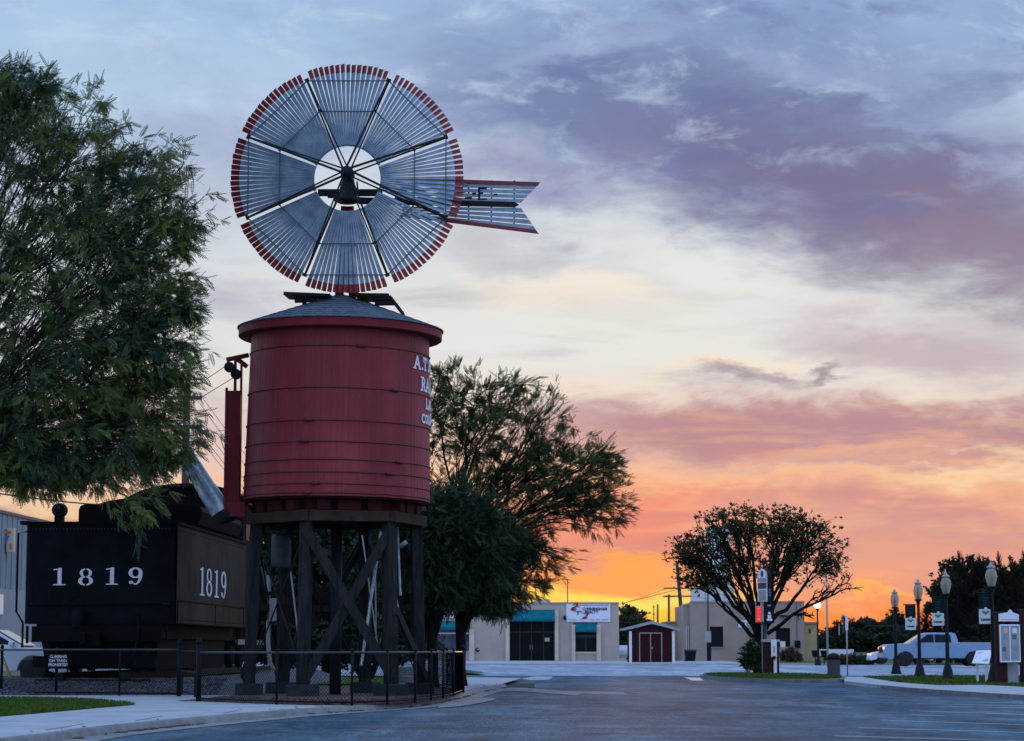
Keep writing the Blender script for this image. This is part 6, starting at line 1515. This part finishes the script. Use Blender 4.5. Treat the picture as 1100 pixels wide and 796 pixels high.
ip = thing('information_panel', (p1.x, IY, .112), 'sloping white information panel on two short white posts', 'information panel')
for a, b in ((1048.3, 1050.6), (1057.8, 1060.6)):
    mb = MB(); mb.bb(ix(a), ix(b), IY, IY + .07, .11, iz(708)); mb.build('post', M['signpale'], ip)
q = [Vector((ix(1040.3), IY - .42, iz(713))), Vector((ix(1058.6), IY - .42, iz(713.8))), Vector((ix(1067.2), IY + .30, iz(699.2))), Vector((ix(1050.6), IY + .30, iz(699.8)))]
pan = slab(q, .03).build('panel', M['signpale'], ip)
nr = (q[1] - q[0]).cross(q[2] - q[0]).normalized()
for u0, u1, v0, v1 in ((.1, .42, .15, .6), (.5, .9, .15, .35), (.5, .88, .45, .62), (.15, .85, .74, .86)):
    f = lambda u, v: lerp(lerp(q[0], q[1], u), lerp(q[3], q[2], u), v) + nr * .0325
    mb = MB(); mb.add([f(u0, v0), f(u1, v0), f(u1, v1), f(u0, v1)], [(0, 1, 2, 3)]); mb.build('printed_block', M['steelpost'], pan)
# ------------------------------------------------------------------ trees
def mesh_quads(name, V_, F_, m, parent):
    me = bpy.data.meshes.new(name); nv, nf = len(V_), len(F_); k = F_.shape[1]
    me.vertices.add(nv); me.vertices.foreach_set('co', V_.astype(np.float32).ravel())
    me.loops.add(nf * k); me.loops.foreach_set('vertex_index', F_.astype(np.int32).ravel())
    me.polygons.add(nf); me.polygons.foreach_set('loop_start', np.arange(0, nf * k, k, dtype=np.int32)); me.polygons.foreach_set('loop_total', np.full(nf, k, dtype=np.int32))
    me.update(); me.validate(); me.materials.append(m)
    o = bpy.data.objects.new(name, me); col.objects.link(o); o.parent = parent; return o
def kmeans(P, k, rs, it=8):
    C = P[rs.choice(len(P), min(k, len(P)), replace=False)].copy()
    for _ in range(it):
        lab = np.argmin(((P[:, None] - C[None]) ** 2).sum(-1), 1)
        for j in range(len(C)):
            if (lab == j).any(): C[j] = P[lab == j].mean(0)
    return C, lab
def unit(a): return a / (np.linalg.norm(a, axis=-1, keepdims=True) + 1e-9)
FROND = []                                                  # pinnate leaf: leaflets in pairs along a stalk (x = along, y = side)
def frond_template(n=8, ll=.135, lw=.052):
    vs, fs = [], []
    for i in range(n):
        x = .15 + .80 * i / (n - 1)
        for s in (-1, 1):
            b = len(vs); L = ll * (1.15 - .5 * abs(x - .5)); dx, dy = .35 * L, s * L
            nx_, ny_ = -dy / L * lw, dx / L * lw
            vs += [(x, 0, 0), (x + dx * .55 + nx_, dy * .55 + ny_, .02), (x + dx, dy, -.03), (x + dx * .55 - nx_, dy * .55 - ny_, .02)]; fs.append((b, b + 1, b + 2, b + 3))
    b = len(vs); vs += [(1.0, 0, 0), (1.10, .045, 0), (1.22, 0, -.02), (1.10, -.045, 0)]; fs.append((b, b + 1, b + 2, b + 3))
    return np.array(vs, float), np.array(fs, int)
def tuft_template(n=7, lw=.16, seed=0):
    """a small spray of broad leaves"""
    rs = np.random.RandomState(seed); vs, fs = [], []
    for i in range(n):
        x = i / n * .8; a = rs.uniform(-1.3, 1.3); l = rs.uniform(.28, .45); b = len(vs); z = rs.uniform(-.25, .25)
        d = np.array([math.cos(a) * l, math.sin(a) * l, z * .6]); nn = np.array([-math.sin(a), math.cos(a), rs.uniform(-.6, .6)]) * lw
        p = np.array([x, 0, 0]); vs += [p, p + d * .5 + nn, p + d, p + d * .5 - nn]; fs.append((b, b + 1, b + 2, b + 3))
    return np.array(vs, float), np.array(fs, int)
def place_leaves(tpl, P, Dr, S, rs, roll=.8):
    tv, tf = tpl; n = len(P); X = unit(Dr); up = np.tile(np.array([0, 0, 1.0]), (n, 1)) + rs.normal(0, roll, (n, 3)) * .6
    Y = unit(np.cross(up, X)); Z = np.cross(X, Y)
    V_ = P[:, None] + S[:, None, None] * (tv[None, :, 0:1] * X[:, None] + tv[None, :, 1:2] * Y[:, None] + tv[None, :, 2:3] * Z[:, None])
    F_ = tf[None] + (np.arange(n) * len(tv))[:, None, None]
    return V_.reshape(-1, 3), F_.reshape(-1, tf.shape[1])
def curve(a, b, bend, n, rs, wob):
    t = np.linspace(0, 1, n)[:, None]; c = (a + b) / 2 + bend
    p = (1 - t) ** 2 * a + 2 * t * (1 - t) * c + t ** 2 * b
    w = rs.normal(0, wob, (n, 3)); w[0] = 0; w[-1] = 0; return p + w
def sample_env(env, n, rs, shell=.55, ragged=.3):
    """points in a set of ellipsoids (centre, radii, weight), more of them near the surface"""
    w = np.array([e[2] for e in env], float); w /= w.sum(); out = []
    for e, k in zip(env, rs.multinomial(n, w)):
        d = unit(rs.normal(size=(k, 3))); r = rs.uniform(0, 1, k) ** (1 / 3.0); r = np.maximum(r, shell * rs.uniform(0, 1, k)); r = r * np.where(rs.uniform(0, 1, k) < .28, rs.uniform(1.0, 1.0 + ragged, k), 1.0); out.append(np.array(e[0]) + d * r[:, None] * np.array(e[1]))
    return np.concatenate(out)
def tree(name, base, label, env, n_tips, k_limb, k_sub, fork, r0, tpl, size, per_tip, leaf, bark, seed, droop=.25, cat='tree', group=None, out=.6, shell=.5, fork_spread=.35, lean=(0, 0), stems=1, cone=None, twig_r=.006, bare=0.0, spread=.10, node=1):
    rs = np.random.RandomState(seed); base = np.array(base, float)
    root = thing(name, Vector(base), label, cat, group)
    T = sample_env(env, n_tips, rs, shell)
    T = T[T[:, 2] > base[2] + .15]
    mb = MB(); F0 = base + np.array([lean[0], lean[1], fork])
    nst = 9
    tr = curve(base, F0, np.array([rs.uniform(-.1, .1), 0, 0]), nst, rs, r0 * .10)
    mb.tube([tuple(p) for p in tr], [r0 * (1.45 if i == 0 else 1.15 if i == 1 else 1.0 - .25 * i / nst) for i in range(nst)], 12)
    C, lab = kmeans(T, k_limb, rs); LP, LD = [], []
    for j in range(len(C)):
        Q = T[lab == j]
        if len(Q) == 0: continue
        st = tr[-1] - np.array([0, 0, fork * fork_spread * rs.uniform(0, 1)]) * 1.0
        tt = (st[2] - base[2]) / max(fork, 1e-6); st = base + (F0 - base) * tt
        L = np.linalg.norm(C[j] - st); bend = np.array([0, 0, .12 * L]) + rs.normal(0, .05 * L, 3)
        limb = curve(st, st + (C[j] - st) * .92, bend, 9, rs, .015 * L); rl = r0 * .55 * (len(Q) / (n_tips / k_limb)) ** .4
        mb.tube([tuple(p) for p in limb], [max(.02, rl * (1 - .72 * i / 8)) for i in range(9)], 7)
        C2, lab2 = kmeans(Q, min(k_sub, len(Q)), rs, 5)
        for s in range(len(C2)):
            q = Q[lab2 == s]
            if len(q) == 0: continue
            i0 = rs.randint(3, 9); p0 = limb[i0]; L2 = np.linalg.norm(C2[s] - p0)
            sub = curve(p0, C2[s], np.array([0, 0, .10 * L2]) + rs.normal(0, .06 * L2, 3), 6, rs, .02 * L2); r1 = max(.014, rl * (1 - .72 * i0 / 8) * .6)
            mb.tube([tuple(p) for p in sub], [max(.010, r1 * (1 - .65 * i / 5)) for i in range(6)], 5)
            for t in q:
                i1 = rs.randint(2, 6); p1 = sub[i1]; L3 = np.linalg.norm(t - p1)
                tw = curve(p1, t, np.array([0, 0, .08 * L3]), 4, rs, .02 * L3); mb.tube([tuple(p) for p in tw], [twig_r * 1.6, twig_r * 1.3, twig_r, twig_r * .5], 3, cap=False)
                if rs.uniform() < bare: continue
                k = rs.poisson(per_tip)
                if k == 0: continue
                nn_ = max(1, int(round(k / node))); u = np.repeat(np.concatenate([[1.0], rs.uniform(.30, 1.0, nn_ - 1)]) if nn_ > 1 else np.array([1.0]), int(node))[:max(k, 1)]; k = len(u)
                seg = np.clip((u * 3).astype(int), 0, 2); fr = u * 3 - seg
                pos = tw[seg] * (1 - fr[:, None]) + tw[seg + 1] * fr[:, None]
                dirn = unit(tw[-1] - tw[0]); dd = unit(dirn * out + rs.normal(0, .55, (k, 3)) + np.array([0, 0, -droop]))
                LP.append(pos + rs.normal(0, spread, (k, 3)) * np.array([1, 1, .6])); LD.append(dd)
    mb.build('trunk', bark, root, smooth=True)
    P = np.concatenate(LP) - base; Dr = np.concatenate(LD); S = rs.uniform(.7, 1.25, len(P)) * size
    V_, F_ = place_leaves(tpl, P, Dr, S, rs)
    mesh_quads('crown', V_, F_, leaf, root); return root
FR = frond_template(); TU = tuft_template()
def E(px, py, Y, rx, ry, w, depth=None, Yo=0):
    c = V(px, py, Y + Yo); s = Y / FPX
    return ((c.x, c.y, c.z), (rx * s, (depth if depth else (rx + ry) / 2) * s, ry * s), w)
# 1 the large locust on the left, trunk just outside the picture, standing in front of the tender's left flank
Y = 47.5
env = [E(60, 150, Y, 85, 62, 1.5), E(-10, 110, Y, 80, 45, .7), E(130, 235, Y, 88, 62, 1.7), E(160, 190, Y, 58, 50, .6), E(60, 300, Y, 125, 80, 2.2), E(172, 322, Y, 52, 48, .9), E(110, 390, Y, 105, 65, 1.9), E(165, 398, Y, 50, 34, .6), E(40, 450, Y, 115, 62, 1.7), E(140, 460, Y, 80, 46, 1.2), E(15, 490, Y, 70, 30, .7), E(110, 497, Y, 80, 26, .6), E(180, 485, Y, 34, 28, .35), E(-40, 300, Y, 100, 190, 1.4), E(160, 548, Y - .8, 34, 34, .10, 20), E(0, 470, Y, 70, 60, 1.4), E(60, 505, Y, 70, 28, .8), E(195, 250, Y, 26, 24, .25), E(195, 330, Y, 24, 20, .25), E(20, 90, Y, 45, 25, .35)]
tree('locust_tree', (V(-120, 690, Y).x, Y, PZ), 'huge feathery locust tree filling the left edge and overhanging the black tender', env, 2500, 18, 15, 5.2, .12, FR, .275, 13.5, M['leaf_left'], M['bark'], 21, droop=.55, out=.9, shell=.35, spread=.035, node=5, twig_r=.005)
# 2 airy locust right behind the tower, branches sweeping to the upper right
Y = 64.0
env = [E(500, 470, Y, 55, 75, 1.3), E(560, 470, Y, 62, 62, 1.5), E(610, 510, Y, 55, 45, 1.2), E(640, 540, Y, 42, 34, .8), E(560, 540, Y, 75, 50, 1.2), E(480, 430, Y, 34, 42, .6), E(545, 425, Y, 40, 26, .5), E(650, 495, Y, 22, 16, .25), E(580, 600, Y, 40, 26, .45), E(560, 630, Y, 35, 16, .25), E(420, 480, Y, 40, 70, .5)]
tree('locust_tree', (V(446, 690, Y).x, Y, PZ), 'airy locust tree behind the red tower with branches sweeping to the upper right', env, 1350, 12, 11, 3.4, .14, FR, .25, 10.5, M['leaf_locust'], M['bark_dark'], 5, droop=.10, out=1.5, shell=.3, lean=(.5, 0), fork_spread=.25, twig_r=.005, spread=.035, node=4)
# 3, 4 dense dark trees under it
Y = 60.0
env = [E(480, 560, Y, 55, 52, 1.6), E(465, 610, Y, 50, 42, 1.2), E(515, 585, Y, 42, 42, 1.0), E(440, 590, Y, 40, 60, .7), E(468, 640, Y, 30, 14, .25)]
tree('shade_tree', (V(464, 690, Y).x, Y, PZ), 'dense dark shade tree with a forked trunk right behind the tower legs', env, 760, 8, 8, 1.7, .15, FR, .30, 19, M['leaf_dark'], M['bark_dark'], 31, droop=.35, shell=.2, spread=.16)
Y = 63.0
env = [E(512, 600, Y, 45, 48, 1.4), E(540, 590, Y, 36, 34, .9), E(530, 640, Y, 32, 22, .6), E(498, 560, Y, 40, 36, .8), E(500, 640, Y, 34, 16, .4)]
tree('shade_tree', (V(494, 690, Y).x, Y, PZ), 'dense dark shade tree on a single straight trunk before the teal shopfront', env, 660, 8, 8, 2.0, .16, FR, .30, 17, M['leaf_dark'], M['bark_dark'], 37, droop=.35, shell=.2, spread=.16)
Y = 84.0
env = [E(330, 610, Y, 60, 62, 1.4), E(300, 560, Y, 50, 40, .7), E(390, 600, Y, 60, 60, 1.4), E(420, 560, Y, 45, 45, .8), E(280, 640, Y, 50, 50, .8), E(420, 650, Y, 50, 45, .9), E(350, 670, Y, 90, 24, 1.0), E(350, 694, Y, 125, 14, 1.6)]
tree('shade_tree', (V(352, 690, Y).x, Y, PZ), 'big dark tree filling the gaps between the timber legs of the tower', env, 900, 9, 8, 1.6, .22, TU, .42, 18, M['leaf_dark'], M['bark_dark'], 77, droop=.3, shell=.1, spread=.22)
# 5 round headed tree on the island
Y = 94.5
env = [E(815, 590, Y, 62, 42, 1.8), E(765, 598, Y, 40, 34, 1.1), E(865, 592, Y, 42, 38, 1.2), E(740, 592, Y, 24, 16, .45), E(815, 562, Y, 58, 20, .9), E(752, 622, Y, 26, 14, .4), E(893, 600, Y, 22, 24, .45), E(780, 565, Y, 35, 18, .5), E(858, 566, Y, 34, 18, .5)]
tree('street_tree', (V(817.5, 716, Y).x, Y, .125), 'round headed street tree with dark spreading limbs behind the pylon sign', env, 1250, 14, 10, 1.55, .19, TU, .175, 5.4, M['leaf_round'], M['bark_dark'], 12, droop=.0, out=1.2, shell=.35, fork_spread=.3, twig_r=.010, spread=.09, node=3)
o_ = [o for o in bpy.data.objects if o.name.startswith('street_tree')][0]
mb = MB(); rs_ = np.random.RandomState(4)                   # bare limb reaching right
def bare(a, b, r, depth):
    p = curve(np.array(a), np.array(b), np.array([0, 0, .10 * np.linalg.norm(np.array(b) - np.array(a))]), 6, rs_, .03); mb.tube([tuple(q) for q in p], [r * (1 - .6 * i / 5) for i in range(6)], 4, cap=False)
    if depth:
        for i in (2, 3, 4, 5):
            for _ in range(2):
                d = unit(np.array(b) - np.array(a)) + rs_.normal(0, .55, 3) * np.array([1, .6, 1]); L = np.linalg.norm(np.array(b) - np.array(a)) * rs_.uniform(.22, .42); bare(p[i], p[i] + unit(d) * L, r * .5, depth - 1)
bare(tuple(V(824, 681, Y)), tuple(V(893, 640, Y)), .09, 2)
mb.build('bare_limb', M['bark_dark'], o_, smooth=True)
# shrubs
def shrub(name, px_, yb, yt, w, Y, label, leaf, seed, cat='shrub', n=90, per=16, size=.2, tpl=TU, group=None):
    py = (yb + yt) / 2; env = [E(px_, py, Y, w, (yb - yt) / 2 * .95, 1), E(px_, py + (yb - yt) * .2, Y, w * .95, (yb - yt) * .3, .6)]
    b = V(px_, yb, Y); return tree(name, (b.x, Y, max(.05, b.z)), label, env, n, 5, 4, .25, .05, tpl, size, per, leaf, M['bark_dark'], seed, droop=-.15, cat=cat, shell=.3, spread=.08, group=group)
shrub('shrub', 810, 723, 688, 12, 92.6, 'bushy green shrub left of the brick pier on the island', M['leaf_bush'], 3)
shrub('shrub', 849, 715, 697.5, 11.5, 190, 'round brownish shrub under the right window of the grey building', M['leaf_dry'], 4, size=.32)
# far trees on the right and above the shed
def far_tree(px_, yb, yt, w, Y, label, leaf, seed, n=150, per=12, size=.8, group='far trees on the horizon', name='distant_tree'):
    py = (yt + yb) / 2 - (yb - yt) * .08; h = (yb - yt) / 2
    env = [E(px_, py, Y, w, h * .9, 1.2), E(px_ - w * .4, py + h * .3, Y, w * .7, h * .6, .6), E(px_ + w * .45, py + h * .25, Y, w * .65, h * .6, .6)]
    b = V(px_, yb, Y); return tree(name, (b.x, Y, .07), label, env, n, 6, 5, ZY((yb * .6 + yt * .4), Y) * .5, .25, TU, size, per, leaf, M['bark_dark'], seed, droop=.1, shell=.2, spread=.35, twig_r=.03, group=group)
far_tree(676, 702, 655, 20, 260, 'distant tree glowing at the edge between the tan shop and the maroon shed', M['leaf_round'], 51)
k = 0
for px_, yt, w, Y in ((893, 672, 13, 300), (905, 665, 16, 290), (925, 660, 18, 280), (945, 664, 16, 275), (962, 655, 12, 285), (975, 668, 16, 270), (918, 676, 16, 240), (940, 678, 18, 240), (960, 680, 16, 240), (985, 672, 18, 260), (1000, 676, 16, 250)):
    far_tree(px_, 705, yt + 9, w, Y, 'dark distant tree in the row on the horizon left of the conifers', M['leaf_conifer'], 60 + k, n=130, per=14, size=.95); k += 1
# conifers behind the pickup
def conifer(px_, yb, yt, w, Y, seed, label):
    rs = np.random.RandomState(seed); b = V(px_, yb, Y); base = np.array([b.x, Y, .07]); H = ZY(yt, Y); s = Y / FPX; W = w * s
    root = thing('conifer', Vector(base), label, 'tree', 'dark conifers behind the pickup')
    mb = MB(); mb.tube([tuple(base), (base[0] + rs.uniform(-.2, .2), Y, H * .55), (base[0] + rs.uniform(-.15, .15), Y, H)], [.22, .13, .02], 8)
    LP, LD = [], []
    for i in range(170):
        t = rs.uniform(.06, 1) ** .8; z = H * t; rad = W * 3.1 * (1.0 - t) ** .95 * rs.uniform(.55, 1.1) + .1; a = rs.uniform(0, 6.283)
        p0 = np.array([base[0], Y, z * .93]); p1 = np.array([base[0] + rad * math.cos(a), Y + rad * math.sin(a), z + rad * rs.uniform(.30, .75)])
        mb.tube([tuple(p0), tuple(p1)], [.035, .01], 3, cap=False)
    k = 34; u = (rs.uniform(.05, 1.1, k) ** .7)[:, None]; LP.append(p0 + (p1 - p0) * u + rs.normal(0, .10, (k, 3))); LD.append(unit((p1 - p0) + rs.normal(0, .5, (k, 3)) + np.array([0, 0, .9])))
    mb.build('trunk', M['bark_dark'], root, smooth=True)
    P = np.concatenate(LP) - base; V_, F_ = place_leaves(TU, P, np.concatenate(LD), rs.uniform(.40, .75, len(P)), rs); mesh_quads('crown', V_, F_, M['leaf_conifer'], root)
cl_ = [(1008, 634, 14), (1020, 612, 15), (1033, 591, 15), (1046, 603, 13), (1054, 594, 14), (1063, 600, 12), (1076, 592, 14), (1089, 596, 15), (1103, 590, 15), (1040, 622, 18), (1072, 618, 18), (1094, 622, 18), (996, 652, 12), (1060, 640, 22), (1028, 648, 20), (1088, 648, 22)]
pos = ['at their left end', 'second in from the left', 'with the tall left spire', 'right of the tall left spire', 'above the lamp globe gap', 'left of the last lamp globe', 'just right of the last lamp globe', 'near the right edge', 'cut by the right edge']
for i, (px_, yt, w) in enumerate(cl_):
    conifer(px_, 708, yt, w, 172 + (i * 7 % 11) * 1.2 - (8 if i > 8 else 0), 200 + i, 'dark conifer in the clump behind the pickup, ' + pos[i] if i < 9 else 'low dark conifer filling the foot of the clump behind the pickup')
# low scrub on the far verge
for i, (px_, yt, w, lb) in enumerate(((905, 702, 16, 'low brown scrub on the verge right of the litter bin'), (925, 703, 18, 'low green scrub before the far board fence'), (1000, 690, 26, 'dark scrub behind the pickup bed'), (1040, 688, 28, 'dark scrub at the foot of the conifers behind the pickup tail'), (1080, 690, 26, 'dark scrub seen behind the glazed notice kiosk'))):
    shrub('scrub', px_, 713 if i < 2 else 708, yt + (6 if i < 2 else 0), w, 165, lb, (M['leaf_dry'], M['leaf_bush'], M['leaf_conifer'], M['leaf_conifer'], M['leaf_conifer'])[i], 300 + i, n=110, per=14, size=.45)

for px_, yt, w, lb, sd in ((1038, 612, 36, 'broad bushy dark tree filling the conifer clump behind the middle banner', 401), (1084, 608, 36, 'broad bushy dark tree filling the conifer clump behind the notice kiosk', 402)):
    Y = 181.0; env = [E(px_, 655, Y, w, 42, 1.4), E(px_ - 14, 632, Y, w * .6, 26, .7), E(px_ + 14, 630, Y, w * .6, 26, .7), E(px_, 690, Y, w, 20, .7)]
    b = V(px_, 708, Y); tree('bushy_tree', (b.x, Y, .07), lb, env, 420, 8, 8, 1.6, .22, TU, .55, 9, M['leaf_conifer'], M['bark_dark'], sd, droop=-.3, shell=.3, spread=.25, twig_r=.02, out=1.0)
